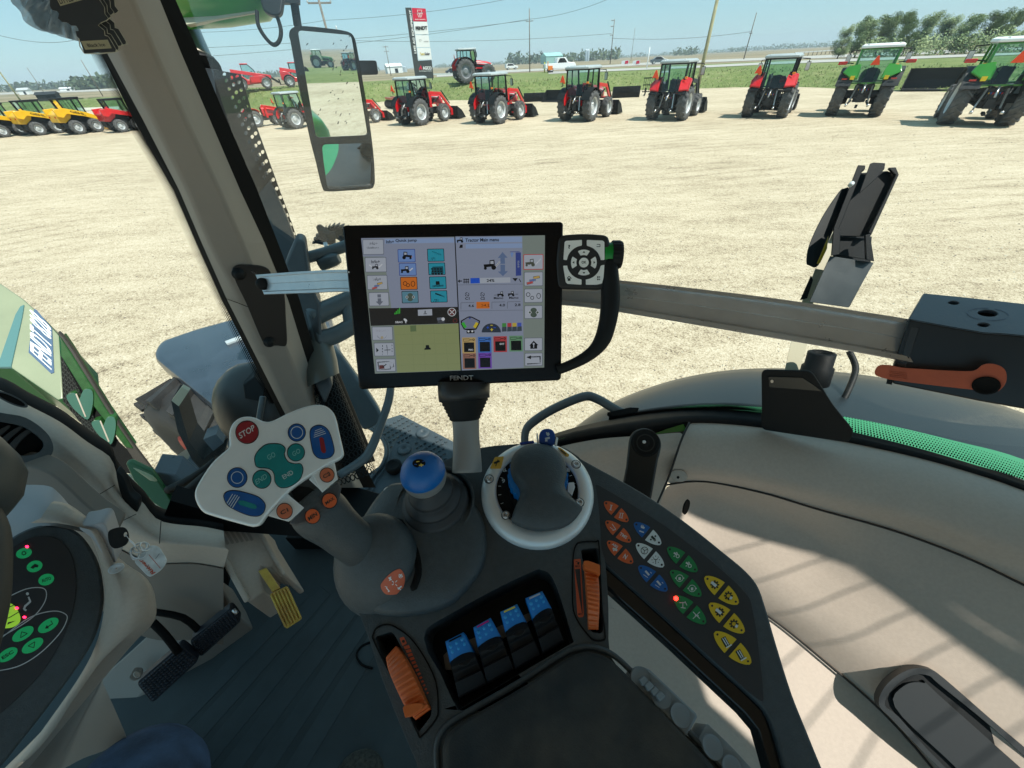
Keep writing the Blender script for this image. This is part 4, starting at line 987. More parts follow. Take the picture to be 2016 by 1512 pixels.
for L, d in ((T2, .766), (T4, 1.026)): mb.tube(drop(res(L, 50), d), .0022, mat('trim gap shadow line', (.03, .027, .024), .9), 6)
mb.tube([onz(x, y, C.z-d) for x, y, d in crv([(1357, 832, .655), (1340, 870, .66), (1318, 935, .72), (1290, 1000, .79), (1270, 1040, .85), (1250, 1130, .95)], 5, False)], .0025, mat('trim gap shadow line'), 6)
mb.build('trim_gap', cab)
# plug, screw cap, slot in the side trim
def ondrop(x, y, d): return onz(x, y, C.z-d)
PLG = Plane(ondrop(1337, 937, .735), V((-.3, -.7, .6)))
mb = MB(); mb.prism(PLG.pts(ell(1337, 937, 17, 12, 10), .005), -PLG.n*.006, BEI); mb.prism(PLG.pts(ell(1335, 940, 3, 3), .0055), -PLG.n*.002, BLK); mb.build('screw_cap', cab, bevel=.001)
SL = Plane(ondrop(1353, 1000, .84), V((.3, -.9, .3)))
mb = MB(); mb.prism(SL.pts(ell(1352, 999, 5, 15, 18), .01), -SL.n*.004, BLK); mb.build('slot', cab)
# left part of side trim (front of seam)
U0_ = [(1040, 905), (1092, 882), (1180, 864), (1260, 858), (1350, 850)]; U1 = [(1040, 930), (1100, 902), (1190, 886), (1260, 884), (1340, 884)]
U2 = [(1040, 960), (1110, 915), (1200, 895), (1260, 893), (1333, 900)]; U3 = [(1100, 1000), (1150, 960), (1220, 940), (1280, 950), (1312, 955)]; U4 = [(1120, 1100), (1180, 1080), (1220, 1100), (1240, 1115), (1252, 1130)]
mb = MB(); mb.loft([drop(res(L, 16), d) for L, d in [(U0_, .66), (U1, .675), (U2, .70), (U3, .80), (U4, 1.02)]], BEI); mb.build('front_side_trim', cab, recalc=False, sub=1)
# door pull recess
mb = MB(); HPp = Plane(ondrop(1860, 1420, .968), V((-.35, -.45, .82)))
H1 = crv([(1730, 1385), (1748, 1345), (1790, 1318), (1830, 1318), (1858, 1335), (1950, 1415), (2050, 1500), (2200, 1640), (2000, 1640), (1850, 1512), (1760, 1420)], 4)
H2 = crv([(1742, 1388), (1758, 1355), (1795, 1330), (1828, 1330), (1850, 1348), (1945, 1425), (2040, 1510), (2180, 1640), (2010, 1640), (1855, 1505), (1770, 1412)], 4)
mb.holed(HPp.pts(H1, .012), [HPp.pts(H2, .012)], -HPp.n*.02, mat('dark grip', (.02, .024, .026), .45)); mb.prism(HPp.pts(H2, .004), -HPp.n*.01, DK)
mb.prism(HPp.pts(crv([(1762, 1392), (1780, 1350), (1820, 1345), (1850, 1370), (2140, 1640), (2030, 1640), (1860, 1490)], 4), .010), -HPp.n*.01, mat('dark grip')); mb.build('door_pull', cab, bevel=.003)
# ---------------- window seal, dots
SA = [(1070, 862), (1130, 842), (1250, 817), (1366, 806), (1500, 812), (1660, 846), (1800, 880), (1909, 912), (2016, 946), (2240, 1030)]
SB = [(1075, 880), (1130, 862), (1250, 845), (1366, 830), (1500, 839), (1660, 866), (1800, 896), (1909, 926), (2016, 962), (2240, 1052)]
mb = MB(); A = [(lambda p: p)(WP.at(*q, .004)) for q in res(SA)]; B = drop(res(SB), .655); mb.loft([[a-LAT*.02 for a in A], A, B, [b-V((0, 0, .03)) for b in B]], BLK); mb.build('window_seal', cab, recalc=False)
DA = [(1200, 826), (1300, 812), (1400, 806), (1500, 812), (1660, 846), (1850, 893), (2016, 946), (2150, 1000)]; DB = [(1200, 818), (1300, 801), (1400, 793), (1500, 797), (1680, 822), (1850, 862), (2016, 912), (2150, 962)]
mb = MB(); dots_band(mb, DA, DB, 7, 4.6, BLK, 2.2, .9, pl=WP); mb.build('printed_dots', cab, recalc=False)
# ---------------- rear fender + green strip outside
FEN = mat('fender grey', (.014, .018, .020), .35, nz=(3, .25))
RF0 = [(1080, 880), (1130, 838), (1200, 790), (1300, 750), (1400, 727), (1500, 718), (1620, 722), (1750, 738), (1900, 770), (2016, 805), (2200, 880)]
RF1 = [(1110, 895), (1170, 860), (1230, 832), (1310, 806), (1400, 797), (1500, 802), (1620, 814), (1740, 835), (1880, 868), (2016, 905), (2200, 990)]
RF2 = [(1120, 900), (1180, 872), (1240, 850), (1320, 830), (1400, 822), (1500, 828), (1640, 850), (1740, 866), (1880, 905), (2016, 945), (2200, 1030)]
mb = MB(); a = drop(res(RF0), 1.12); b = drop(res(RF1), .98); c = [(p+q)/2+V((0, 0, .03)) for p, q in zip(a, b)]; mb.loft([[p-V((0, 0, .9)) for p in a], [p-V((0, 0, .05)) for p in a], a, c, b], FEN); mb.build('rear_fender', cab, recalc=False, sub=1)
GST = mat('green paint outer', (.02, .25, .09), .3, coat=.3)
mb = MB(); mb.loft([b, drop(res(RF2), .94)], GST); mb.build('green_fender_edge', cab, recalc=False)
GPn = Plane(ondrop(1250, 856, .69), V((-.2, -.5, .8)))
mb = MB(); mb.face(GPn.pts([(1075, 872), (1110, 862), (1250, 846), (1345, 834), (1352, 848), (1250, 860), (1100, 885)]), GRN); mb.build('green_sill', cab, recalc=False)
mb = MB(); mb.face(GPn.pts([(1108, 869), (1245, 848), (1247, 856), (1180, 861), (1115, 873)], .002), mat('sill decal', (.5, .55, .55), .5, nz=(200, .5))); mb.build('sill_label', cab, recalc=False)
mb = MB(); o_ = C-FWD*1.95+LAT*1.13; mb.box(V((o_.x, o_.y, C.z-1.0)), (1.1, .62, 1.2), GRN, Matrix.Rotation(math.atan2(FWD.y, FWD.x), 3, 'Z')); mb.build('rear_body', cab, bevel=.12)
mb = MB(); o_ = C-FWD*1.45+LAT*1.5; mb.lathe(V((o_.x, o_.y, .98)), LAT, [(.5, -.3), (.9, -.33), (.97, -.2), (.97, .2), (.9, .33), (.5, .3)], TYRE, 40); mb.build('rear_tyre', cab)
# grab handle outside by the rear
mb = MB(); ptube(mb, [(1034, 885, .98, 8), (1034, 852, .98, 8), (1048, 832, .99, 9), (1090, 805, 1.0, 9), (1148, 781, 1.0, 9), (1175, 785, 1.0, 9), (1212, 806, .97, 9), (1230, 812, .96, 8)], mat('grey handle', (.10, .115, .12), .45)); mb.prism([at(x, y, .95) for x, y in [(1196, 812), (1240, 802), (1258, 803), (1250, 812), (1205, 820)]], (0, 0, -.01), DK); mb.build('grab_handle', cab)
# bracket plate at window base
BPp = vplane(ondrop(1560, 850, .64)+V((0, 0, 0))); BPp = Plane(BPp.P, LAT)
root = thing('mounting_bracket', 'black sheet metal bracket standing on the rear window sill', 'bracket', tuple(BPp.at(1580, 850)))
ol = rnd_poly([(1499, 729), (1598, 731), (1640, 798), (1682, 850), (1672, 872), (1498, 846), (1500, 800)], 12); mb = MB(); mb.prism(BPp.pts(ol), -BPp.n*.005, DK); mb.build('plate', root, bevel=.0015)
mb = MB(); mb.prism(BPp.pts([(1513, 742), (1580, 744), (1600, 757), (1618, 770), (1514, 762)], .002), -BPp.n*.002, mat('dull reflection plate', (.05, .05, .045), .25)); mb.prism(BPp.pts(ell(1520, 751, 3), .003), -BPp.n*.002, STEEL); mb.build('upper_lip', root)

# ---------------- exterior light bracket at rear
LBz = 1.55
def bp(L, z=LBz): return [at(1400+x/2.748, 300+y/2.748, z) for x, y in L]
root = thing('light_bracket', 'black folded steel lamp bracket standing outside the rear side window', 'bracket', tuple(at(1600, 720, LBz)))
DKB = mat('dark steel bracket', (.006, .007, .008), .55, spec=.12, nz=(10, .3)); PALE = mat('pale bracket paint', (.42, .38, .27), .5)
bk = (at(1600, 500, LBz)-C).normalized()*.02
mb = MB(); mb.prism(bp([(800, 95), (815, 110), (955, 100), (1010, 125), (865, 450), (830, 455), (690, 452), (665, 405)], 1.50), bk, DKB)
mb.prism(bp([(795, 68), (835, 70), (833, 90), (818, 100), (680, 440), (662, 410)], 1.47), bk*2, DKB); mb.prism(bp([(860, 60), (880, 54), (943, 58), (938, 90), (890, 145), (800, 225)], 1.46), bk*.3, DKB)
mb.prism(bp([(960, 82), (1000, 80), (1016, 120), (870, 440), (850, 435), (1000, 122)], 1.47), bk*2, DKB); mb.prism(bp([(690, 440), (870, 455), (860, 575), (870, 610), (750, 835), (560, 800), (660, 560), (672, 420)], 1.57), bk, DKB); mb.build('upper_channel', root, bevel=.002)
mb = MB(); mb.prism(bp([(665, 405), (700, 415), (695, 552), (650, 560)], 1.42), bk*3, DKB); mb.prism(bp([(835, 445), (860, 440), (883, 590), (840, 580)], 1.42), bk*3, DKB); mb.prism(bp([(695, 455), (835, 465), (842, 580), (692, 556)], 1.52), bk, DKB)
mb.prism(bp([(645, 560), (880, 597), (745, 840), (530, 810)], 1.45), bk*2, mat('steel bracket face', (.018, .024, .026), .35, nz=(6, .4))); mb.build('lower_channel', root, bevel=.002)
mb = MB(); mb.prism(bp([(650, 556), (665, 420), (560, 640), (470, 860), (395, 1190), (470, 1200), (520, 1040), (560, 760)], 1.53), bk, PALE)
mb.prism(bp([(540, 665), (552, 690), (520, 790), (480, 800)], 1.515), bk*.2, DKB); mb.build('side_plate', root, bevel=.001)
mb = MB(); mb.prism(bp(crv([(515, 590), (530, 500), (600, 350), (690, 215), (720, 195), (745, 200), (700, 330), (640, 470), (580, 612), (530, 612)], 4), 1.5), bk, DK); mb.prism(bp([(570, 605), (590, 560), (635, 450), (628, 520), (590, 600)], 1.49), bk*.3, mat('reflector amber', (.5, .3, .01), .3)); mb.build('reflector', root, bevel=.003)
mb = MB(); c0 = bp([(570, 1185)], 1.45)[0]; c1 = bp([(600, 1085)], 1.42)[0]; ax_ = (c1-c0); mb.lathe(c0, ax_, [(.052, -.05), (.052, ax_.length*.25), (.045, ax_.length*.3), (.045, ax_.length), (.032, ax_.length+.004), (.028, ax_.length-.02)], DKB, 24); mb.lathe(c0, ax_, [(.028, ax_.length-.02), (.001, ax_.length-.02)], PALE, 24); mb.build('pivot_sleeve', root)
mb = MB(); mb.cyl(bp([(750, 180)], 1.44)[0], bp([(765, 165)], 1.44)[0], .008, RIMG); mb.build('bolt', root)
mb = MB(); ptube(mb, [(1645, 810, 1.4, 5.5), (1662, 785, 1.4, 5.5), (1680, 745, 1.42, 5.5), (1684, 720, 1.44, 5.5), (1672, 692, 1.46, 5.5)], DK); mb.build('cable', root)

# ---------------- wing mirror outside
MC = at(655, 215, 1.35); MPn = Plane(MC, None or (C-MC).normalized()+V((0, 0, 0)))
tgt = V((math.sin(R(112)), math.cos(R(112)), -.10)).normalized(); dd = (at(655, 226, 1)-C).normalized(); nm = (tgt-dd).normalized()
MP = Plane(MC, nm)
root = thing('wing_mirror', 'tall black rimmed wing mirror with two panes hanging outside the pillar', 'mirror', tuple(MC))
fo = crv([(569, 70), (573, 57), (590, 51), (640, 55), (684, 62), (697, 73), (703, 95), (716, 170), (727, 237), (735, 300), (738, 350), (736, 366), (728, 372), (690, 375), (645, 377), (634, 368), (622, 320), (607, 260), (590, 170), (574, 90)], 3)
g1 = rnd_poly([(586, 59), (694, 69), (726, 266), (622, 271)], 9); g2 = rnd_poly([(632, 284), (729, 281), (735, 366), (645, 373)], 9)
dn = (MC-C).normalized()
mb = MB(); mb.holed(MP.pts(fo, .004), [MP.pts(g1, .004), MP.pts(g2, .004)], dn*.012, DK); mb.build('mirror_frame', root, bevel=.002)
mb = MB(); bo = [(569, 70), (590, 51), (697, 66), (716, 170), (737, 340), (736, 370), (640, 377), (607, 260), (585, 160)]; mb.prism([p+dn*.012 for p in MP.pts(bo)], dn*.035, mat('mirror housing', (.05, .055, .055), .4)); mb.build('mirror_housing', root, bevel=.008)
MIR = mat('mirror glass', (.80, .86, .86), .012, 1.0)
for g in (g1, g2):
    mb = MB(); pl_ = MP if g is g1 else Plane(MP.P, MP.n+V((0, 0, -.12)))
    P = MP.pts(g, -.001)
    if g is g2: c0 = sum(P, V())/len(P); P = [p+MP.n*(.12*(p-c0).z+.05*(p-c0).dot(RT)) for p in P]   # lower pane tilted down
    mb.face(P, MIR)
    mb.build('mirror_pane', root, recalc=False)
mb = MB(); rr = random.Random(4)      # dirt and bug streaks on the glass
for _ in range(46):
    x = rr.choice((rr.uniform(655, 715), rr.uniform(600, 690))); y = rr.uniform(72, 255); a = rr.uniform(.7, 1.5); l = rr.uniform(1, 6)
    if x < 590+(y-60)*.18 or x > 690+(y-60)*.14: continue
    mb.face(MP.pts(stroke([(x, y), (x+l*math.cos(a), y-l*math.sin(a))], rr.uniform(.4, 1.1)), .0012), DK)
mb.build('mirror_dirt', root, recalc=False)
mb = MB(); ptube(mb, [(577, -30, 1.3, 8), (580, 10, 1.32, 8), (586, 50, 1.35, 8), (592, 58, 1.36, 8)], DK, 8, smoothn=0); mb.prism([at(x, y, 1.3) for x, y in [(520, -12), (590, -10), (590, 6), (520, 4)]], dn*.04, DK); mb.build('mirror_arm', root)

# ---------------- roof edge outside, lamp, cable
mb = MB(); RFz = 1.25
ptube(mb, [(300, -22, RFz, 60), (420, -26, RFz, 58), (500, -34, RFz, 55), (515, -40, RFz, 44), (520, -44, RFz, 20)], mat('green roof paint', (.05, .30, .03), .3, coat=.3, nz=(1.5, .3)), 20, smoothn=0)
mb.build('roof_edge', cab)
mb = MB(); mb.prism([at(x, y, RFz) for x, y in [(352, 30), (430, 24), (505, 12), (507, 25), (430, 38), (366, 50)]], dn*.05, mat('roof lip', (.42, .42, .32), .5)); mb.build('roof_lip', cab, bevel=.004)
mb = MB(); mb.prism([at(x, y, 1.2) for x, y in crv([(514, -20), (555, -20), (556, 10), (552, 26), (541, 30), (527, 26), (516, 14)], 3)], dn*.06, DK); mb.build('roof_lamp', cab, bevel=.006)
mb = MB(); ptube(mb, [(506, 22, 1.22, 3.6), (508, 48, 1.22, 3.6), (521, 72, 1.22, 3.6), (538, 88, 1.22, 3.6), (550, 80, 1.22, 3.6), (553, 58, 1.22, 3.6), (544, 28, 1.22, 3.6)], BLK, 8); mb.build('lamp_cable', cab)

# ---------------- perforated exhaust guard outside the pillar
root = thing('exhaust_guard', 'dark exhaust stack with perforated heat guard just outside the pillar', 'exhaust', tuple(at(520, 520, 1.3)))
mb = MB(); mb.prism([at(x, y, 1.32) for x, y in [(380, 130), (428, 137), (470, 225), (520, 330), (565, 430), (606, 540), (560, 560), (480, 480), (420, 330)]], dn*.03, mat('guard black', (.022, .027, .03), .4)); mb.build('guard_side', root, bevel=.003)
def SG_(u, v):
    L_ = crv([(424, 137), (462, 235), (505, 335), (556, 445), (598, 560)], 4, False); R__ = crv([(474, 146), (500, 235), (540, 345), (578, 450), (606, 560)], 4, False)
    def s_(Q): x = v*(len(Q)-1); i = min(int(x), len(Q)-2); f = x-i; return V((Q[i][0]*(1-f)+Q[i+1][0]*f, Q[i][1]*(1-f)+Q[i+1][1]*f))
    a, b = s_(L_), s_(R__); q = a.lerp(b, u); return at(q.x, q.y, 1.30+.05*(u*u))
GDP = Plane(at(515, 340, 1.30), C-at(515, 340, 1.30)); HO_ = []
for v_ in range(23):
    for u_ in (.3, .56, .82):
        q0 = SG_(0, (v_+.6+.4*(u_ == .56))/24); q1 = SG_(1, (v_+.6+.4*(u_ == .56))/24); a0 = proj(q0); a1 = proj(q1); x = a0[0]+(a1[0]-a0[0])*u_; y = a0[1]+(a1[1]-a0[1])*u_
        HO_.append(GDP.pts(ell(x, y, 3.6, 4.2, 20, n=8)))
mb = MB(); mb.holed(GDP.pts([(420, 137), (474, 146), (500, 235), (540, 345), (578, 450), (610, 560), (560, 556), (500, 440), (456, 330), (430, 225)]), HO_, dn*.004, mat('guard grey', (.010, .013, .014), .55, spec=.2)); mb.build('guard_mesh', root, recalc=False)
mb = MB(); ptube(mb, [(360, 30, 1.38, 20), (376, 70, 1.38, 20), (396, 118, 1.38, 21), (404, 136, 1.38, 22)], mat('stack grey', (.2, .23, .24), .3, .5), 14, smoothn=0); mb.build('exhaust_stack', root)
mb = MB(); ptube(mb, [(392, 116, 1.34, 25), (394, 122, 1.34, 25)], mat('stack band', (.3, .27, .22), .4, .3), 14, smoothn=0); ptube(mb, [(400, 132, 1.34, 30), (404, 139, 1.34, 30)], DK, 14, smoothn=0); mb.build('clamp_ring', root)
# lower cluster: grab rails, casting, perforated drum, step
root = thing('grab_rail', 'grey blue curved grab rails beside the door behind the monitor', 'grab rail', tuple(at(600, 620, 1.2)))
HG = mat('rail blue grey', (.10, .135, .15), .35, nz=(8, .2))
mb = MB(); ptube(mb, [(566, 560, 1.15, 10), (572, 528, 1.16, 11), (590, 512, 1.17, 11), (640, 498, 1.2, 11), (700, 478, 1.22, 11)], HG); mb.build('upper_rail', root)
mb = MB(); ptube(mb, [(612, 625, 1.1, 20), (650, 608, 1.12, 19), (700, 586, 1.14, 18)], HG, 12); ptube(mb, [(625, 668, 1.1, 18), (660, 660, 1.12, 17), (710, 632, 1.14, 16)], HG, 12); ptube(mb, [(612, 615, 1.1, 14), (628, 680, 1.1, 14)], HG, 10); ptube(mb, [(684, 592, 1.13, 12), (690, 650, 1.13, 12)], HG, 10); mb.build('lower_rail', root)
mb = MB(); mb.prism([at(x, y, 1.08) for x, y in [(582, 470), (600, 475), (612, 560), (630, 600), (635, 690), (655, 760), (640, 800), (600, 720), (585, 600), (560, 520)]], dn*.08, mat('casting', (.055, .065, .07), .45, nz=(9, .3))); mb.build('casting', root, bevel=.008)
mb = MB()
for k in range(15):
    a = R(188+k*11); c0_ = (652+k*.6, 482); u = (math.cos(a), math.sin(a)); w_ = (-u[1]*2.6, u[0]*2.6); z_ = 1.25+.006*k
    P = [(c0_[0]+u[0]*12-w_[0], c0_[1]+u[1]*12-w_[1]), (c0_[0]+u[0]*30-w_[0]*1.4, c0_[1]+u[1]*30-w_[1]*1.4-2), (c0_[0]+u[0]*46+8, c0_[1]+u[1]*46+5), (c0_[0]+u[0]*32+w_[0]*1.2, c0_[1]+u[1]*32+w_[1]*1.2), (c0_[0]+u[0]*12+w_[0], c0_[1]+u[1]*12+w_[1])]
    mb.prism([at(x, y, z_) for x, y in P], dn*.03, DK)
ptube(mb, [(628, 446, 1.29, 6), (645, 466, 1.29, 13), (660, 470, 1.3, 14)], DK, 10)
mb.build('rubber_bristles', root)
mb = MB(); ptube(mb, [(630, 522, 1.2, 12), (655, 512, 1.2, 13), (668, 508, 1.2, 9)], HG, 10); ptube(mb, [(640, 478, 1.2, 4), (650, 512, 1.2, 4)], STEEL, 8); mb.build('lamp_body', root)
root = thing('air_cleaner', 'dark perforated cylinder housing outside the right door, behind the silver joystick', 'cylinder', tuple(at(680, 950, 1.15)))
def SD(u, v):
    xl = 588+72*v; xr = 662+80*v; yl = 765+195*v; yr = 735+195*v; t = math.pi*u; k = (1-math.cos(t))/2
    return at(xl+(xr-xl)*k, yl+(yr-yl)*k, 1.16-.06*math.sin(t))
mb = MB(); perforated(mb, SD, 14, 15, .33, mat('guard grey')); mb.build('perforated_skin', root, recalc=False)
mb = MB(); rows = []
for v in [x/8 for x in range(9)]: rows.append([SD(u/10, v)+dn*.05 for u in range(11)])
mb.loft(rows, BLK); mb.build('inner_core', root, recalc=False)
mb = MB(); rows = []
for (yl, xl, xr, dy, z) in [(600, 596, 626, -5, 1.18), (660, 560, 642, -18, 1.16), (700, 566, 655, -22, 1.14), (740, 575, 664, -26, 1.12), (768, 590, 668, -28, 1.12)]:
    rows.append([at(xl+(xr-xl)*(1-math.cos(math.pi*u/10))/2, yl+dy*(1-math.cos(math.pi*u/10))/2*1.2, z-.07*math.sin(math.pi*u/10)) for u in range(11)])
mb.loft(rows, mat('cap grey green', (.085, .095, .085), .3)); mb.build('top_cap', root, recalc=False)
# curved fender shell right of it
mb = MB(); mb.prism([at(x, y, 1.5) for x, y in crv([(628, 690), (660, 690), (700, 740), (735, 790), (752, 822), (740, 838), (712, 846), (690, 800), (660, 740)], 3)], dn*.05, HG); mb.build('inner_shell', root, bevel=.01)
mb = MB(); ptube(mb, [(770, 755, 1.05, 7), (765, 790, 1.05, 8), (748, 840, 1.04, 8), (732, 880, 1.03, 9), (715, 905, 1.02, 9), (668, 935, 1.0, 8)], mat('rail blue grey'), 10, smoothn=3); mb.build('support_bar', root)
# step
STZ = C.z-1.72; SPp = Plane((0, 0, STZ), ZZ); STM = mat('step blue grey', (.045, .062, .074), .6, nz=(8, .15))
root = thing('boarding_step', 'blue grey moulded boarding step with raised treads below the monitor post', 'step', tuple(SPp.at(820, 880)))
mb = MB(); mb.prism(SPp.pts([(722, 838), (757, 826), (789, 816), (886, 866), (960, 905), (960, 1000), (640, 1060), (700, 950), (750, 915), (760, 880), (748, 850)]), (0, 0, -.03), STM)
for i in range(13):
    for j in range(9):
        x = 752+i*11.2+j*4.6-6; y = 832+i*5.7-(-j)*(8.2)-(0)
        x = 795+i*9.5-j*7.6; y = 822+i*5.2+j*4.4
        if x < 756 or x > 882 or (abs(x-833) < 22 and abs(y-854) < 16) or (abs(x-796) < 22 and abs(y-886) < 16) or y > 905 or x+(y-820)*.0 < 752: continue
        a, b = SPp.at(x, y, .004), SPp.at(x-4.6, y+2.6, .004); mb.bar(a, b, .008, .016, STM)
mb.build('tread_plate', root, bevel=.002)
for x, y, r_ in ((833, 854, 14), (796, 886, 16)):
    mb = MB(); c = SPp.at(x, y); mb.lathe(c, ZZ, [(.042, -.01), (.042, .014), (.036, .018), (.012, .018), (.010, .012), (.001, .012)], STM, 24); mb.build('mount_boss', root)
mb = MB(); c = SPp.at(778, 925); mb.lathe(c, ZZ, [(.02, -.03), (.045, .02), (.045, .045), (.034, .05), (.030, .046), (.001, .046)], BLK, 24); mb.build('rubber_stop', root)
mb = MB(); mb.tube([SPp.at(*q, .012) for q in crv([(722, 840), (748, 858), (760, 885), (752, 915), (728, 945), (722, 965)], 5, False)], .010, STM, 8); mb.tube([SPp.at(*q, .012) for q in crv([(728, 838), (753, 856), (767, 885), (760, 918), (740, 945), (732, 968)], 5, False)], .004, STM, 8); mb.build('step_rim', root)
mb = MB(); mb.prism([ondrop(x, y, 1.2) for x, y in [(655, 925), (668, 900), (676, 940), (690, 955), (745, 970), (850, 1010), (760, 1060), (560, 1060), (600, 1010), (640, 980)]], (0, 0, -.1), DK); mb.build('door_sill', cab, bevel=.004)

# ---------------- front fender + wheel, outside left of pillar
root = thing('front_wheel_assembly', 'own front right wheel with red rim under a blue grey plastic fender', 'wheel', tuple(onz(400, 850, 0.0)))
FFM = mat('front fender blue grey', (.03, .043, .062), .3, nz=(5, .25), coat=.15)
FRZ = 1.62; FRP = Plane((0, 0, FRZ), ZZ)
fo_ = rnd_poly([(298, 702), (312, 672), (388, 646), (462, 626), (640, 590), (700, 800), (440, 880), (424, 805), (332, 730)], 16)
P = FRP.pts(fo_); cc = sum(P, V())/len(P); mb = MB(); rows = [[p-V((0, 0, .10)) for p in P], [p-V((0, 0, .03)) for p in P], [cc+(p-cc)*.97 for p in P], [cc+(p-cc)*.9+V((0, 0, .012)) for p in P]]
mb.loft(rows, FFM, closed=True); mb.face(rows[-1], FFM); mb.build('fender', root, bevel=.01)
mb = MB(); mb.bar(FRP.at(445, 676, .02), FRP.at(482, 662, .02), .05, .02, mat('pale clip', (.4, .45, .47), .4)); mb.build('fender_clip', root, bevel=.003)
wc = onz(478, 880, .80)-FWD*.10; TYO = mat('own tyre rubber', (.022, .023, .024), .8, nz=(8, .4))
mb = MB(); mb.lathe(wc, LAT, [(.42, -.26), (.55, -.30), (.70, -.28), (.76, -.2), (.77, 0), (.76, .2), (.70, .28), (.55, .3), (.42, .26)], TYO, 40)
for i in range(20):
    for sd_ in (-1, 1):
        t = 2*math.pi*(i+(.5 if sd_ > 0 else 0))/20
        def Pw(tt, r_, y): return wc+(FWD*math.cos(tt)+ZZ*math.sin(tt))*r_+LAT*y
        mb.hexa([Pw(t-.05, .74, 0), Pw(t+.05, .74, 0), Pw(t+.25, .73, sd_*.27), Pw(t+.15, .73, sd_*.27)], [Pw(t-.04, .81, 0), Pw(t+.04, .81, 0), Pw(t+.24, .80, sd_*.27), Pw(t+.16, .80, sd_*.27)], TYO)
mb.build('tyre', root, recalc=False)
mb = MB(); mb.lathe(wc, LAT, [(.42, -.26), (.39, -.22), (.36, -.1), (.2, -.06), (.001, -.06)], RED, 36); mb.lathe(wc, LAT, [(.42, .26), (.39, .22), (.36, .1), (.2, .02), (.001, .02)], RED, 36); mb.build('rim', root)
# suspension / steps visible between bonnet and joystick
root = thing('front_axle_bracket', 'dark blue bracket boxes and hoses between the bonnet and the front wheel', 'bracket', tuple(at(400, 980, 1.4)))
mb = MB(); mb.prism([at(x, y, 1.5) for x, y in [(318, 940), (372, 903), (396, 918), (394, 930), (340, 962), (310, 958)]], dn*.1, FFM); mb.build('step_box', root, bevel=.004)
mb = MB(); mb.prism([at(x, y, 1.45) for x, y in [(337, 790), (352, 800), (372, 870), (400, 905), (440, 900), (450, 860), (430, 900), (400, 930), (378, 905), (350, 850)]], dn*.12, DK)
mb.prism([at(x, y, 1.35) for x, y in [(400, 865), (425, 855), (440, 872), (420, 888)]], dn*.06, FFM); ptube(mb, [(330, 965, 1.3, 8), (380, 940, 1.3, 8), (430, 905, 1.3, 9)], DK, 8); ptube(mb, [(362, 975, 1.25, 12), (420, 930, 1.25, 14)], DK, 8); mb.build('bracket_arm', root)
mb = MB(); mb.prism([at(x, y, 1.44) for x, y in [(338, 789), (358, 762), (372, 770), (352, 800)]], dn*.02, PALE); mb.build('pale_band', root)
mb = MB(); ellipsoid(mb, at(518, 806, 1.25), RT*.142, (UP*.8-F*.2).normalized()*.165, -F*.12, mat('air intake dome', (.04, .045, .045), .4)); mb.build('air_intake_dome', cab)
mb = MB(); mb.prism([at(x, y, 1.12) for x, y in [(478, 757), (500, 742), (522, 765), (518, 792), (482, 785)]], dn*.05, DK); ptube(mb, [(518, 780, 1.1, 6), (512, 815, 1.1, 6), (508, 840, 1.1, 5)], mat('rail blue grey'), 8); mb.build('sensor_box', cab, bevel=.003)

# ---------------- bonnet
HZ = 1.75
root = thing('tractor_bonnet', 'own tractor bonnet, green paled by painted glare, with white lettering at the far left', 'bonnet', tuple(at(60, 700, HZ)))
BON = mat('bonnet green with glare', (.27, .30, .195), .35, nz=(3, .12), coat=.4)  # windscreen reflection put into the base colour, paling the green
HPl = Plane(at(100, 690, HZ), ZZ*.75+LAT*-.15-FWD*.45)
mb = MB(); mb.prism(HPl.pts([(-300, 480), (-100, 520), (0, 557), (45, 588), (85, 625), (116, 660), (120, 720), (125, 784), (113, 787), (20, 723), (-300, 722)]), V((0, 0, -.25)), BON, side=mat('bonnet dark green', (.01, .07, .02), .3)); mb.build('bonnet_top', root, bevel=.006)
mb = MB(); mb.prism(HPl.pts([(-60, 722), (0, 706), (30, 620), (40, 603), (47, 600), (43, 625), (21, 722), (0, 722)], .004), V((0, 0, -.01)), mat('teal intake', (.09, .20, .20), .25)); mb.build('bonnet_stripe', root)
mb = MB(); mb.prism(HPl.pts([(56, 694), (67, 608), (72, 610), (102, 646), (106, 733), (100, 735)], .003), V((0, 0, -.004)), mat('decal shadow blue', (.07, .12, .2), .4)); text(mb, 'FENDT 828', HPl, (102, 729), (101, 645), (59, 690), .005, WHT, .02); mb.build('bonnet_lettering', root, recalc=False)
mb = MB(); S1 = Plane(at(180, 780, 1.7), (C-at(180, 780, 1.7))); mb.prism(S1.pts(crv([(115, 660), (122, 660), (150, 698), (205, 788), (255, 865), (300, 925), (306, 936), (296, 938), (270, 915), (215, 830), (150, 722)], 3)), dn*.015, mat('bonnet dark edge', (.03, .025, .02), .5)); mb.build('bonnet_side_edge', root, bevel=.004)
mb = MB(); mb.prism(S1.pts([(118, 664), (136, 690), (211, 810), (262, 884), (246, 880), (170, 782), (119, 700)], .004), dn*.05, mat('green paint outer dark', (.015, .075, .015), .4, nz=(14, .4))); mb.build('green_strip', root, bevel=.003)
def SGr(u, v): a = V((119, 697)).lerp(V((200, 850)), v); b = V((121, 770)).lerp(V((206, 858)), v) if 0 else V((124, 790)).lerp(V((214, 905)), v); q = a.lerp(b, u); return S1.at(q.x, q.y, .002)
mb = MB(); perforated(mb, SGr, 9, 14, .36, mat('grille dark', (.06, .065, .06), .3, .5)); mb.face(S1.pts([(119, 690), (235, 870), (310, 940), (240, 930), (124, 790)], -.02), BLK); mb.build('side_grille', root, recalc=False)
HRT = mat('heart panel teal', (.045, .12, .09), .3, coat=.1)
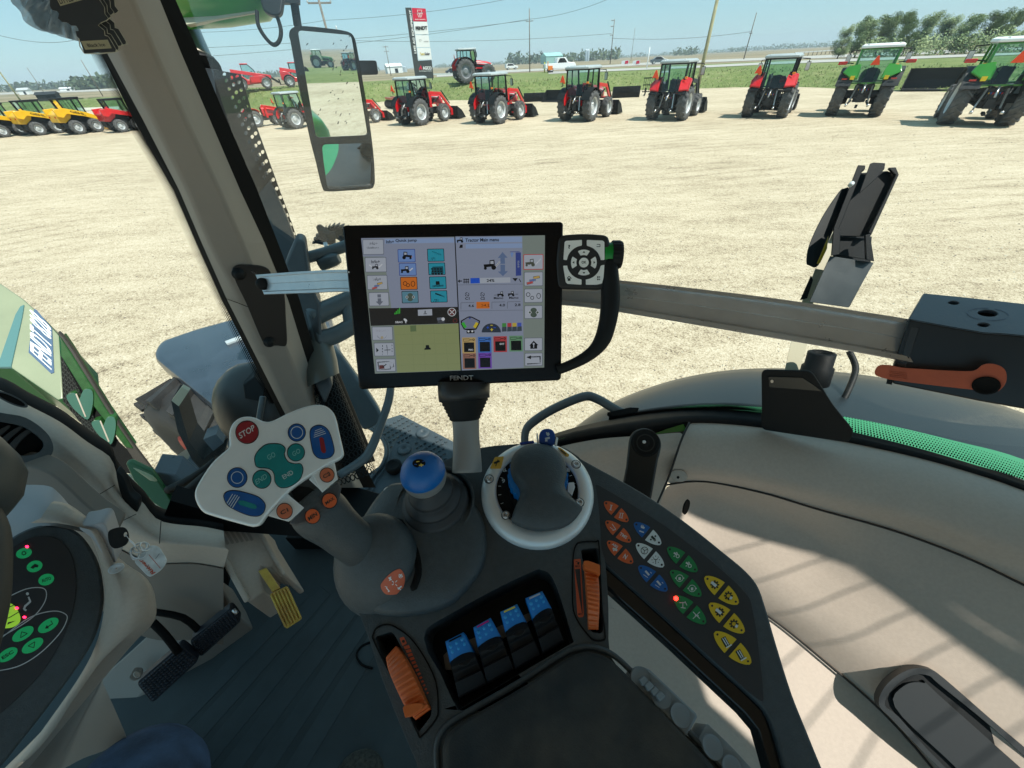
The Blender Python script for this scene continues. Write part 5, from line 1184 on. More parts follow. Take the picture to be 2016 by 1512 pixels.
for (cx, cy, s_, a) in ((157, 800, .95, 0), (204, 851, .86, 0)):
    L = [(-28, -22), (-10, -28), (-2, -14), (8, -34), (24, -34), (28, -16), (24, 10), (16, 28), (-4, 14), (-20, -4)]
    mb = MB(); mb.prism(S1.pts(crv([(cx+x*s_, cy+y*s_) for x, y in L], 3), .012), dn*.03, HRT, side=mat('green paint outer dark')); mb.prism(S1.pts(stroke([(cx-8*s_, cy-26*s_), (cx+12*s_, cy+22*s_)], 3), .013), dn*.002, BEI); mb.build('air_duct', root, bevel=.003)
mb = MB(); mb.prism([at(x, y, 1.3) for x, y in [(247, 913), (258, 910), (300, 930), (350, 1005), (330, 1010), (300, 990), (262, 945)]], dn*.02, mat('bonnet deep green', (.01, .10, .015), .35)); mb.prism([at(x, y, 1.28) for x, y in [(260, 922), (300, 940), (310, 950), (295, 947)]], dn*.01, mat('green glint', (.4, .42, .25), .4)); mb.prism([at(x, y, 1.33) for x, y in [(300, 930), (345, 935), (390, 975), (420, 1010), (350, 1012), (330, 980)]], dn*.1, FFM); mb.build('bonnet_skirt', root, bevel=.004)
# ---------------- dashboard, left
DZ = .78
root = thing('dashboard', 'beige front dashboard trim with an oval air vent at the left edge', 'dashboard', tuple(at(150, 950, DZ)))
D0 = [(-120, 735), (0, 768), (56, 798), (119, 831), (172, 870), (217, 900), (228, 928), (250, 958), (282, 990), (317, 1026), (400, 1037), (440, 1045)]
D1 = [(-120, 780), (0, 815), (56, 838), (110, 868), (160, 910), (200, 950), (222, 980), (240, 1000), (268, 1025), (318, 1060), (404, 1072), (444, 1078)]
D2 = [(-120, 900), (0, 905), (60, 908), (95, 920), (130, 948), (165, 975), (190, 1000), (215, 1030), (250, 1048), (314, 1070), (414, 1078), (450, 1084)]
D3 = [(-120, 960), (0, 940), (60, 940), (90, 950), (125, 980), (160, 1010), (190, 1040), (215, 1065), (250, 1090), (310, 1110), (380, 1110), (440, 1120)]
mb = MB(); dd_ = [(D0, .86), (D1, .80), (D2, .80), (D3, .88)]
mb.loft([[at(x, y, z) for x, y in res(D0, 40)] for D0, z in [(D0, .90)]]+[[at(x, y, z) for x, y in res(L, 40)] for L, z in dd_], BEI)
mb.build('dash_trim', root, recalc=False)
mb = MB(); mb.loft([[at(x, y-26, .98) for x, y in res(D0, 40)], [at(x, y+3, .87) for x, y in res(D0, 40)], [at(x, y+6, 1.02) for x, y in res(D0, 40)]], BLK); mb.prism([at(x, y, .93) for x, y in [(335, 985), (420, 1010), (660, 990), (640, 1060), (400, 1042), (318, 1028)]], dn*.05, BLK); mb.build('windscreen_seal', root, recalc=False)
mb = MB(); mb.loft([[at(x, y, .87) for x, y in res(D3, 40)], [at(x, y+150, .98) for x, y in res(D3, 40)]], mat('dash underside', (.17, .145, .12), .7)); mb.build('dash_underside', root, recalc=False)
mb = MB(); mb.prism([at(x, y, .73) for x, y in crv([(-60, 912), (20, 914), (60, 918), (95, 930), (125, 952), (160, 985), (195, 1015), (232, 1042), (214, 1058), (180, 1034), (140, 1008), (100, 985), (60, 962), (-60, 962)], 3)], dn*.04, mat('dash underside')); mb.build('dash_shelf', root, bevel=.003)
VP_ = Plane(at(40, 860, .74), C-at(40, 860, .74))
mb = MB(); vo = crv([(-60, 795), (0, 812), (50, 822), (90, 850), (105, 880), (95, 902), (60, 910), (0, 905), (-60, 890)], 4); vi = crv([(-60, 822), (0, 830), (45, 840), (75, 860), (86, 876), (74, 892), (40, 898), (0, 892), (-60, 870)], 4)
mb.holed(VP_.pts(vo, .012), [VP_.pts(vi, .012)], -VP_.n*.03, SLATE); mb.build('vent_ring', root, bevel=.003)
mb = MB(); mb.face(VP_.pts(vi, -.015), BLK)
for k in range(3): x = -24+k*26; mb.prism(VP_.pts(crv([(x-20, 890), (x+2, 862), (x+36, 838), (x+44, 842), (x+14, 868), (x-8, 897)], 3), .002), -VP_.n*.008, mat('vent louvre', (.02, .023, .024), .4))
mb.build('vent_louvre', root, bevel=.0015)
mb = MB(); mb.holed(VP_.pts(ell(22, 786, 36, 9, 24), .0), [VP_.pts(ell(22, 786, 30, 6, 24), .0)], -VP_.n*.004, SLATE); mb.prism(VP_.pts(ell(22, 786, 30, 6, 24), -.003), -VP_.n*.003, BLK); mb.build('demister_slot', root)
mb = MB(); mb.prism([at(x, y, .82) for x, y in crv([(228, 930), (236, 935), (246, 950), (256, 975), (272, 990), (272, 1005), (266, 1008), (248, 995), (236, 970)], 3)], dn*.02, DK); mb.build('side_vent', root, bevel=.002)
mb = MB()
for L in ([(176, 985), (226, 955)], [(222, 1035), (268, 1012)], [(317, 1026), (314, 1070)]): mb.tube([at(x, y, .797) for x, y in L], .0008, mat('trim gap shadow line'), 5)
mb.build('trim_gap', root)
# steering column cowl and instrument pod
root = thing('steering_column', 'beige steering column cowl carrying the grey display pod with green buttons', 'steering column', tuple(at(150, 1200, .6)))
CI = (.62)
def lo(name, defs, m, par=None, n=30, sub=0, th=0):
    mb = MB(); mb.loft([[at(x, y, z) for x, y in res(L, n)] for L, z in defs], m); return mb.build(name, par or root, recalc=False, sub=sub, thick=th)
BEIV = mat('cowl beige grey', (.36, .355, .36), .45, nz=(3, .1), bump=(800, .15, .001))
lo('upper_cowl', [([(-40, 960), (20, 955), (90, 956), (115, 970), (150, 1010), (185, 1045)], .66), ([(-40, 990), (10, 985), (60, 995), (100, 1010), (140, 1035), (178, 1052)], .62), ([(-40, 1080), (20, 1065), (55, 1045), (90, 1035), (130, 1040), (165, 1048)], .60)], BEIV)
lo('cowl_side', [([(60, 1030), (110, 1030), (150, 1036), (176, 1052), (203, 1130), (205, 1200), (180, 1290), (110, 1400), (20, 1512), (-100, 1600)], .59), ([(80, 1020), (120, 1028), (165, 1040), (190, 1050), (222, 1110), (240, 1180), (215, 1270), (150, 1370), (70, 1480), (-80, 1600)], .58),
  ([(100, 990), (135, 1000), (190, 1035), (203, 1030), (225, 1095), (275, 1130), (292, 1180), (265, 1240), (190, 1300), (100, 1420), (-40, 1560)], .60),
  ([(110, 985), (140, 995), (195, 1035), (206, 1031), (232, 1095), (290, 1140), (307, 1185), (302, 1225), (260, 1270), (150, 1400), (0, 1580)], .66)], BEI, n=60)
mb = MB(); mb.prism([at(x, y, .585) for x, y in crv([(155, 1040), (178, 1034), (203, 1030), (214, 1052), (227, 1098), (225, 1108), (205, 1095), (180, 1060)], 4)], dn*.03, BEIV); mb.build('ignition_cowl', root, bevel=.004)
mb = MB(); KP = Plane(at(229, 1119, .575), C-at(229, 1119, .575)); mb.lathe(KP.at(229, 1119), KP.n, [(.009, -.006), (.009, .0015), (.0075, .003), (.005, .001), (.001, .001)], mat('switch silver', (.5, .53, .55), .35, .4), 24, sx=.8); mb.build('ignition_switch', root)
lo('lower_cowl', [([(60, 1500), (150, 1400), (200, 1340), (203, 1345), (245, 1440), (250, 1460)], .68), ([(-60, 1700), (60, 1560), (150, 1500), (200, 1480), (240, 1460), (248, 1470)], .72)], mat('lower cowl beige', (.25, .22, .185), .6, nz=(3, .1)))
DP = Plane(at(80, 1230, .56), C-at(80, 1230, .56)+V((0, 0, .15)))
pod = [(-80, 1110), (0, 1072), (35, 1050), (68, 1036), (100, 1033), (140, 1040), (170, 1065), (195, 1110), (204, 1160), (202, 1200), (188, 1250), (160, 1300), (110, 1370), (40, 1460), (-20, 1530), (-120, 1600)]
mb = MB(); mb.prism(DP.pts(crv(pod, 4), .004), -DP.n*.02, SLATE); mb.build('pod_bezel', root, bevel=.004)
face = [(-80, 1135), (0, 1093), (50, 1062), (85, 1055), (115, 1062), (140, 1090), (150, 1135), (148, 1180), (135, 1230), (100, 1300), (50, 1360), (-20, 1420), (-120, 1470)]
mb = MB(); mb.prism(DP.pts(crv(face, 4), .0055), -DP.n*.003, SLATE2); mb.build('pod_face', root, bevel=.0006)
GB = mat('backlit green button', lin((25, 150, 90)), .4, emit=.25); YG = mat('backlit lime dial', lin((150, 200, 60)), .4, emit=.4); LED = mat('red led', (1, .02, .08), .4, emit=4)
INK = mat('button ink', (.01, .02, .015), .5); WLN = mat('white print', (.55, .58, .58), .5)
btns = [(47, 1089, 16, 10, -15, 'o'), (68, 1115, 16, 11, -18, 'w'), (91, 1141, 16, 11, -18, 'AUTO'), (95, 1231, 23, 11, -32, 'e'), (45, 1248, 24, 11, -32, 'u'), (64, 1271, 24, 11, -32, 'd'), (15, 1289, 22, 11, -32, 'ESC')]
for (x, y, rx, ry, a, g) in btns:
    mb = MB(); mb.prism(DP.pts(ell(x, y, rx, ry, a), .0065), -DP.n*.002, GB)
    ca, sa = math.cos(R(a)), math.sin(R(a)); T = lambda u, v: (x+u*ca-v*sa, y+u*sa+v*ca)
    if g in ('AUTO', 'ESC'): text(mb, g, DP, T(-rx*.6, 3.2), T(rx*.6, 3.2), T(-rx*.6, -3.2), .0068, INK, .03)
    elif g == 'o':
        mb.face(DP.pts([T(6*math.cos(t*.3927)*(1 if t % 2 else .65), 5*math.sin(t*.3927)*(1 if t % 2 else .65)) for t in range(16)], .0068), INK); mb.face(DP.pts([T(*q) for q in ell(0, 0, 2.6, 2)], .007), GB)
    elif g == 'w': mb.face(DP.pts([T(-9, 0), T(2, -5), T(8, 0), T(6, 4), T(0, 2), T(-4, 4)], .0068), INK)
    elif g in ('u', 'd'):
        q = -1 if g == 'u' else 1
        for A_, B_ in (((-8, q*-4), (8, q*-4)), ((8, q*-4), (0, q*5)), ((0, q*5), (-8, q*-4))): mb.face(DP.pts(stroke([T(*A_), T(*B_)], 1.5), .0068), INK)
    else:
        mb.face(DP.pts(stroke([T(9, -5), T(9, 2), T(-3, 2)], 2), .0068), INK); mb.face(DP.pts([T(-2, -2), T(-9, 2), T(-2, 6)], .0068), INK)
    mb.build('green_button', root, recalc=False)
mb = MB(); mb.prism(DP.pts(crv([(-40, 1180), (8, 1186), (28, 1192), (40, 1215), (34, 1230), (10, 1237), (-40, 1230)], 4), .0065), -DP.n*.002, YG)
for L in ([(-10, 1205), (8, 1200), (30, 1190)], [(-5, 1225), (20, 1215), (40, 1203)]): mb.face(DP.pts(stroke(L, 1.6), .0069), INK)
for L in ([(5, 1214), (22, 1205), (10, 1210)], [(14, 1230), (31, 1222), (16, 1225)]): mb.face(DP.pts(L, .007), INK)
mb.build('lime_dial', root, recalc=False)
mb = MB()
for L in (crv([(-20, 1190), (10, 1178), (50, 1160), (80, 1157), (91, 1165), (88, 1185), (70, 1210), (40, 1232), (0, 1255)], 5, False), crv([(-20, 1275), (10, 1250), (60, 1215), (105, 1203), (130, 1210), (130, 1225), (115, 1250), (80, 1285), (40, 1310), (0, 1320), (-30, 1322)], 5, False)): mb.face(DP.pts(stroke(L, 1.8), .0062), WLN) if 0 else [mb.face(DP.pts(stroke(L[i:i+2], 1.8), .0062), WLN) for i in range(len(L)-1)]
for L, w_ in (([(56, 1175), (60, 1185)], 3.5), ([(60, 1184), (50, 1193)], 4), ([(50, 1192), (47, 1200)], 4), ([(47, 1199), (52, 1202)], 4)): mb.face(DP.pts(stroke(L, w_), .0063), WLN)
mb.face(DP.pts(ell(54, 1169, 3), .0063), WLN); mb.build('printed_lines', root, recalc=False)
for x, y in ((53, 1076), (33, 1197), (48, 1215)):
    mb = MB(); mb.prism(DP.pts(ell(x, y, 3.4, 2.4), .0075), -DP.n*.002, LED); mb.build('indicator_led', root)
# steering wheel rim fragment at left edge
SWM = mat('steering wheel', (.045, .055, .055), .5, bump=(500, .2, .001)); root = thing('steering_wheel', 'dark steering wheel hub and rim edge cut by the left frame edge', 'steering wheel', tuple(at(-60, 1000, .5)))
mb = MB(); ptube(mb, [(-130, 880, .52, 70), (-74, 955, .5, 80), (-110, 1020, .5, 66)], SWM, 20); mb.build('hub', root)
mb = MB(); ptube(mb, [(-40, 1000, .5, 22), (-14, 1050, .48, 22), (-10, 1120, .47, 22), (-16, 1200, .46, 22), (-44, 1300, .45, 24)], mat('wheel rim leather', (.06, .055, .045), .6), 14); mb.build('rim', root)
# key and tag
root = thing('ignition_key', 'black headed key in the ignition below the dashboard', 'key', tuple(at(235, 1060, .55)))
KPn = Plane(at(235, 1060, .55), C-at(235, 1060, .55)); mb = MB(); mb.holed(KPn.pts(crv([(213, 1048), (225, 1040), (243, 1038), (252, 1046), (254, 1062), (246, 1074), (226, 1080), (215, 1070)], 4), .003), [KPn.pts(ell(247, 1052, 3.2, 5, 20, n=12), .003)], -KPn.n*.008, DK); mb.build('key_head', root, bevel=.0015)
mb = MB(); mb.tube([KPn.at(x, y, .002) for x, y in crv([(247, 1053), (256, 1064), (263, 1070), (268, 1078)], 4, False)], .0012, STEEL, 6)
for (cx, cy, rx, ry, a) in ((276, 1078, 14, 9, -20), (272, 1088, 16, 12, 10), (285, 1076, 10, 8, 30), (266, 1090, 8, 12, 0)): mb.tube([KPn.at(x, y, .001+.004*math.sin(i*.3)) for i, (x, y) in enumerate(ell(cx, cy, rx, ry, a, n=20))], .0010, STEEL, 6, closed=True)
mb.build('key_ring', root)
root = thing('key_tag', 'white square key tag with red lettering hanging from the ignition key', 'key tag', tuple(at(297, 1105, .56)))
KT = Plane(at(297, 1105, .565), C-at(297, 1105, .565)); mb = MB(); mb.prism(KT.pts(rnd_poly([(262, 1104), (296, 1073), (313, 1075), (331, 1104), (318, 1123), (294, 1138)], 9)), -KT.n*.003, mat('tag white', (.55, .6, .62), .35, nz=(60, .25))); mb.build('tag_body', root, bevel=.001)
RPn = mat('tag red print', (.45, .08, .04), .5); mb = MB(); text(mb, 'Ritger', KT, (313, 1121), (288, 1090), (304, 1127) if 0 else (300, 1128), .0004, RPn, .03) if 0 else text(mb, 'Ritger', KT, (309, 1126), (281, 1099), (299, 1131), .0004, RPn, .02)
for L in ([(316, 1119), (293, 1092)], [(301, 1128), (283, 1106)]): mb.face(KT.pts(stroke(L, 1.1), .0004), RPn)
for L in ([(314, 1090), (306, 1100)], [(293, 1112), (288, 1120)]): mb.face(KT.pts(stroke(L, 1.2), .0004), mat('tag grey print', (.15, .18, .2), .5))
mb.build('tag_lettering', root, recalc=False)
# under-dash beige bulkhead, vents, clips
mb = MB(); BK = mat('bulkhead beige', (.27, .24, .21), .6, nz=(4, .1))
mb.prism([at(x, y, 1.02) for x, y in [(180, 1350), (290, 1250), (330, 1200), (420, 1130), (450, 1180), (465, 1215), (390, 1270), (300, 1350), (245, 1400), (190, 1440)]], V((0, 0, -.1)), BK)
mb.prism([at(x, y, 1.08) for x, y in [(230, 1075), (420, 1068), (424, 1080), (372, 1110), (330, 1145), (290, 1130)]], dn*.05, BK); mb.prism([at(x, y, 1.12) for x, y in [(230, 1080), (440, 1070), (450, 1160), (330, 1230), (230, 1230)]], dn*.05, BLK); mb.build('front_bulkhead', cab, bevel=.006)
mb = MB()
for k in range(5): mb.prism([at(x, y, 1.09) for x, y in [(295+k*4, 1140+k*4-12), (352+k*2, 1096+k*5-6), (354+k*2, 1099+k*5-6), (298+k*4, 1144+k*4-12)]], dn*.01, BLK)
mb.build('bulkhead_slots', cab)
for x, y in ((418, 1195), (268, 1328)):
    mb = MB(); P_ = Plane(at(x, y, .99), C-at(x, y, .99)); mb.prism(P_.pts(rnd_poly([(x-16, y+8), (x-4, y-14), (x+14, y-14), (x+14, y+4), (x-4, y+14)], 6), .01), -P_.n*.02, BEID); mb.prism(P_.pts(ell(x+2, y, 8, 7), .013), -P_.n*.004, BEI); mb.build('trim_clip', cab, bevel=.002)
# pedals
PDM = mat('pedal rubber', (.022, .028, .04), .5)
def pedal(label, quad, stem, z):
    root = thing('foot_pedal', label, 'pedal', tuple(at(*quad[0], z)), group='foot pedals on the floor')
    P_ = plane3(at(*quad[0], z), at(*quad[1], z*1.02), at(*quad[2], z*1.05)); mb = MB(); mb.prism(P_.pts(rnd_poly(quad, 9)), -P_.n*.02, PDM)
    a, b, c, d = [V(q) for q in quad]
    for i in range(1, 15):
        for j in range(1, 9):
            q = a.lerp(b, i/15).lerp(d.lerp(c, i/15), j/9); mb.box(P_.at(q.x, q.y, .001), (.006, .006, .003), PDM)
    mb.build('pedal_pad', root, bevel=.001)
    mb = MB(); ptube(mb, stem, BLK, 8, smoothn=3); mb.build('pedal_arm', root)
pedal('black studded right foot pedal with chrome stud, nearest the yellow lever', [(372, 1262), (455, 1196), (476, 1222), (395, 1295)], [(300, 1204, .88, 6), (360, 1216, .9, 6), (395, 1245, .92, 6)], .90)
pedal('black studded left foot pedal beside the steering column', [(268, 1345), (355, 1270), (392, 1300), (300, 1385)], [(300, 1225, .86, 7), (325, 1250, .87, 7), (352, 1285, .88, 7)], .87)
mb = MB(); ptube(mb, [(459, 1200, .89, 3.5), (467, 1208, .89, 3.5)], STEEL, 8, smoothn=0); tag(mb.build('chrome_stud', loc=tuple(at(463, 1204, .89))), 'small chrome stud on the corner of the right pedal', 'stud')
mb = MB(); mb.prism([at(x, y, 1.0) for x, y in [(322, 1125), (355, 1118), (362, 1135), (335, 1200), (305, 1215), (300, 1180)]], dn*.03, BLK); mb.build('pedal_bracket', cab, bevel=.004)
# yellow lever and its beige housing
root = thing('yellow_floor_lever', 'worn yellow ribbed pedal sticking out of a beige floor housing', 'pedal', tuple(at(545, 1170, .9)))
YW = mat('worn yellow', (.60, .44, .07), .5, nz=(30, .3), c2=(.42, .22, .05)); YP = Plane(at(560, 1180, .90), C-at(560, 1180, .90)+V((0, 0, .2)))
mb = MB(); mb.prism(YP.pts([(508, 1124), (524, 1117), (552, 1158), (536, 1166)], -.006), -YP.n*.012, YW); mb.build('lever_arm', root, bevel=.002)
mb = MB(); mb.prism(YP.pts(rnd_poly([(530, 1170), (566, 1153), (595, 1218), (563, 1239)], 5)), -YP.n*.02, YW)
for k in range(6): a = V((533+k*6.4, 1171-k*3.0)); b = V((562+k*6.0, 1234-k*3.6)); mb.bar(YP.at(*a, .002), YP.at(*b, .002), .0035, .005, YW)
mb.build('ribbed_pad', root, bevel=.001)
root = thing('pedal_housing', 'beige ribbed floor housing under the silver joystick head', 'housing', tuple(at(480, 1100, .95)))
HPn = Plane(at(480, 1100, .93), C-at(480, 1100, .93)+V((0, 0, .3)))
mb = MB(); mb.holed(HPn.pts([(405, 1040), (430, 1028), (500, 1020), (508, 1040), (563, 1130), (552, 1136), (535, 1115), (528, 1118), (512, 1112), (508, 1125), (520, 1165), (486, 1185), (455, 1120)]), [], V((0, 0, -.12)), BEI); mb.build('housing_shell', root, bevel=.004)
mb = MB()
for k in range(6): mb.prism(HPn.pts(rnd_poly([(428+k*9.5, 1040-k*1.5), (433+k*9.5, 1039-k*1.5), (452+k*9.5, 1070-k*1.5), (447+k*9.5, 1073-k*1.5)], 2), .0015), -HPn.n*.001, BEID)
mb.prism(HPn.pts(ell(447, 1034, 11, 5, -8), .002), -HPn.n*.002, BEID); mb.prism(HPn.pts(ell(447, 1034, 2, 1.6), .003), -HPn.n*.001, BLK); mb.build('housing_slots', root, recalc=False)
mb = MB(); mb.bar(HPn.at(408, 1040, .004), HPn.at(488, 1184, .004), .012, .014, BEI); mb.bar(HPn.at(505, 1036, .004), HPn.at(560, 1132, .004), .010, .012, BEI); mb.build('housing_rail', root, bevel=.004)

# ---------------- person (jeans leg and shoe)
DEN = mat('denim', (.045, .085, .16), .85, nz=(16, .5), bump=(250, .6, .002)); root = thing('person', 'person in blue jeans seated at the bottom left, only knee and shoe visible', 'person', tuple(C+V((-.2, -.3, -.9))))
mb = MB()
path = [C+V((-.10, -.28, -.80)), at(235, 1750, .56), at(250, 1640, .61), at(262, 1572, .64), at(272, 1548, .72), at(275, 1570, .88), at(268, 1610, 1.0)]
mb.tube(path, [.10, .105, .108, .112, .09, .065, .058], DEN, 20); o = mb.build('jeans', root, sub=1)
SHM = mat('knit shoe', (.06, .06, .05), .9, nz=(140, .6), bump=(180, 1.0, .003)); mb = MB(); ellipsoid(mb, at(712, 1530, .90), RT*.062, UP*.055, -F*.045, SHM, 28, 14); ellipsoid(mb, at(716, 1600, .88), RT*.06, UP*.10, -F*.05, SHM, 28, 14); mb.build('shoe', root)

# ---------------- bag and air fresheners
root = thing('plastic_bag', 'crinkled clear plastic bag hanging at the top left behind the black cards', 'bag', tuple(at(90, 20, .42)))
BAG = mat('crinkled plastic', (.22, .25, .27), .2, spec=.7, alpha=.75, nz=(9, .5)); ob = [(15, -20), (22, 4), (32, 14), (42, 26), (45, 38), (58, 50), (84, 62), (100, 62), (108, 67), (122, 73), (150, 79), (162, 76), (168, 40), (175, -20)]
rows = []; rr = random.Random(9); ctr = V((120, -40))
for k in range(9): rows.append([at(*(ctr.lerp(V(q), k/8)), .42+rr.uniform(-.008, .008)*(k < 8)) for q in res(ob, 40)])
mb = MB(); mb.loft(rows, BAG); mb.loft([[p+dn*.02 for p in r_] for r_ in rows], BAG); mb.build('film', root, recalc=False)
tree_o = [(98, -30), (98, 12), (103, 20), (112, 22), (116, 27), (114, 36), (122, 43), (131, 44), (140, 50), (150, 51), (157, 61), (149, 61), (151, 71), (156, 76), (166, 105), (227, 102), (228, 97), (213, 72), (206, 70), (205, 60), (193, 50), (199, 44), (209, 40), (213, 36), (206, 27), (205, 14), (196, 0), (190, -30)]
CARD = mat('black card', (.006, .006, .007), .35); EDGE = mat('card edge', (.45, .42, .33), .7); PLT = mat('card label', (.33, .30, .19), .6)
labs = ['front black tree shaped air freshener card with its name plate readable', 'second black air freshener card just behind the front one', 'third black air freshener card in the hanging stack', 'rearmost black air freshener card, its foot sticking out furthest right']
for k in range(4):
    ox, oy, z = [(0, 0, .345), (5, -4, .352), (11, -12, .358), (20, -15, .364)][k]; FP_ = Plane(at(170, 50, z), C-at(170, 50, z)+V((0, 0, .05)))
    root = thing('air_freshener', labs[k], 'air freshener', tuple(FP_.P), group='hanging air freshener cards')
    mb = MB(); O = [(x+ox, y+oy) for x, y in tree_o]; mb.prism(FP_.pts(O), -FP_.n*.0007, CARD, side=EDGE)
    Ob = crv([(x+ox, y+oy) for x, y in tree_o[13:]], 2, False)
    for a, b in zip(Ob, Ob[1:]): mb.bar(FP_.at(*a, -.0008), FP_.at(*b, -.0008), .0006, .0008, EDGE)
    mb.build('card', root, recalc=False)
    if k == 0:
        mb = MB(); mb.face(FP_.pts([(159, 81), (212, 78), (220, 95), (168, 98)], .0004), PLT); text(mb, 'Black Ice', FP_, (174, 93), (208, 91), (170, 86), .0006, CARD, .01)
        mb.build('name_plate', root, recalc=False); mb = MB(); mb.face(FP_.pts([(110, -5), (166, -14), (176, -4), (119, 12)], .0004), PLT); mb.face(FP_.pts([(112, -5), (166, -12), (171, -5), (120, 9)], .0005), CARD) if 0 else None
        text(mb, 'LITTLE TREES', FP_, (119, 8), (172, -4), (113, -4), .0006, CARD, .02); mb.build('label_plate', root, recalc=False)
# ================================================================== ARMREST
a_ = onz(1050, 1400, C.z-.43); b_ = onz(1060, 960, C.z-.40); hd = (b_-a_); hd.z = 0; hd.normalize(); side_ = V((hd.y, -hd.x, 0))
CP = plane3(a_, b_, a_+side_); N = CP.n
root = arm = thing('armrest_console', 'slate grey armrest console with padded rest, lever well and thumbwheels', 'armrest console', tuple(a_))
def Z3(L): return [(740+x/3.286, 740+y/3.286) for x, y in L]
def Z4(L): return [(1120+x/3.024, 880+y/3.024) for x, y in L]
def Z5(L): return [(640+x/3.36, 1100+y/3.36) for x, y in L]
def Z8(L): return [(370+x/3.024, 750+y/3.024) for x, y in L]
outer = crv([(868, 912), (905, 893), (950, 881), (1005, 875), (1060, 873), (1105, 879), (1140, 900)], 4, False)+crv([(1170, 945), (1177, 985), (1182, 1040), (1184, 1080), (1192, 1110), (1198, 1200), (1200, 1280), (1222, 1320), (1255, 1350), (1330, 1425), (1415, 1512), (1500, 1620)], 3, False)+[(860, 1660), (842, 1600)]+crv([(820, 1500), (803, 1462), (775, 1395), (750, 1330), (728, 1262), (712, 1220), (696, 1180), (683, 1140), (700, 1060), (760, 980)], 3, False)
well = crv(Z5([(655, 530), (665, 480), (700, 440), (800, 380), (1100, 215), (1380, 80), (1430, 75), (1480, 95), (1520, 160), (1570, 300), (1645, 550)]), 3, False)+Z5([(880, 1000), (845, 940), (760, 750), (680, 620)])
lslot = rnd_poly(Z5([(330, 515), (440, 480), (470, 520), (705, 990), (700, 1040), (625, 1140), (610, 1135), (500, 920), (345, 570)]), 5)
rslot = rnd_poly(Z5([(1690, -60), (1800, -75), (1812, 10), (1840, 460), (1830, 495), (1765, 485), (1745, 450), (1712, 40)]), 5)
mb = MB(); mb.holed(CP.pts(outer), [CP.pts(well), CP.pts(lslot), CP.pts(rslot)], -N*.075, SLATE); mb.build('console_body', root, bevel=.004, seg=3, ang=50)
mb = MB(); mb.face(CP.pts(well, -.035) if 0 else [CP.at(x, y)-N*.04 for x, y in well], DK)
mb.face([CP.at(x, y)-N*.03 for x, y in lslot], BLK); mb.face([CP.at(x, y)-N*.03 for x, y in rslot], BLK)
mb.prism([CP.at(x, y)-N*.028 for x, y in Z5([(745, 620), (800, 570), (1400, 300), (1420, 330), (840, 720), (760, 720)])], -N*.003, mat('well plate', (.12, .115, .11), .3, .3)); mb.build('well_floor', root, recalc=False)
# slider recess frames
for L in (Z5([(318, 500), (340, 460), (400, 436), (460, 450), (560, 520), (640, 630), (740, 800), (748, 980), (735, 1060), (640, 1172), (612, 1160), (640, 1140), (708, 1050), (712, 960), (480, 500), (445, 478), (400, 480), (345, 520)]),):
    mb = MB(); O = crv(Z5([(318, 500), (345, 455), (405, 435), (465, 452), (560, 520), (650, 640), (732, 810), (748, 980), (735, 1060), (640, 1172), (612, 1150), (500, 900), (330, 560)]), 3)
    for a, b in zip(O, O[1:]+O[:1]): mb.bar(CP.at(*a, .0006), CP.at(*b, .0006), .0012, .0014, BLK)
    mb.build('recess_seam', root, recalc=False); mb = MB()
    O = crv(Z5([(1640, 0), (1660, -90), (1700, -110), (1790, -112), (1812, -85), (1830, 300), (1852, 500), (1840, 538), (1780, 538), (1735, 500), (1665, 400), (1637, 290)]), 3)
    for a, b in zip(O, O[1:]+O[:1]): mb.bar(CP.at(*a, .0006), CP.at(*b, .0006), .0012, .0014, BLK)
    mb.build('recess_seam', root, recalc=False)
def thumbwheel(Lf, Rt, knob, name='thumbwheel'):
    mb = MB(); n = 60; Lc = crv(Lf, 8, False); Rc = crv(Rt, 8, False)
    def s_(Q, v): x = v*(len(Q)-1); i = min(int(x), len(Q)-2); f = x-i; return (Q[i][0]*(1-f)+Q[i+1][0]*f, Q[i][1]*(1-f)+Q[i+1][1]*f)
    rows = []
    for i in range(n+1):
        v = i/n; h = .002+.012*math.sin(math.pi*v)+(.0011 if i % 4 < 2 else 0); a = s_(Lc, v); b = s_(Rc, v); A = CP.at(*a, h); B = CP.at(*b, h)
        rows.append([A-N*.02, A, A.lerp(B, .12)+N*.0008, A.lerp(B, .88)+N*.0008, B, B-N*.02])
    mb.loft(rows, ORG, smooth=False); mb.prism(CP.pts(knob, .018), -N*.014, ORG); o = mb.build(name, root, bevel=.0012); return o
thumbwheel(Z5([(402, 655), (420, 740), (470, 860), (535, 990), (600, 1068)]), Z5([(468, 578), (520, 650), (590, 790), (650, 920), (697, 1000)]), rnd_poly(Z5([(512, 985), (530, 968), (600, 955), (650, 960), (640, 990), (560, 1040), (530, 1055)]), 4))
thumbwheel(Z5([(1712, 45), (1728, 160), (1738, 300), (1742, 470)]), Z5([(1800, 62), (1814, 180), (1815, 320), (1808, 470)]), rnd_poly(Z5([(1710, 14), (1740, 12), (1818, 40), (1820, 108), (1795, 90), (1715, 55)]), 3))
ORS = mat('orange scale print', (.55, .10, .04), .5); mb = MB()
mb.face(CP.pts(rnd_poly(Z5([(492, 525), (520, 515), (542, 560), (512, 578)]), 2), .0006), ORS)
for k in range(13):
    t = k/12; x, y = 520+150*t, 580+310*t; w = (34-26*t); hh = 20-14*t; mb.face(CP.pts(Z5([(x, y), (x+w, y-10), (x+w+8, y-10+hh), (x+8, y+hh)]), .0006), ORS)
mb.build('scale_print', root, recalc=False); mb = MB()
mb.prism(CP.pts(rnd_poly(Z5([(1645, 5), (1690, 0), (1712, 375), (1705, 386), (1680, 388), (1670, 375)]), 2), .0008), -N*.0004, ORS)
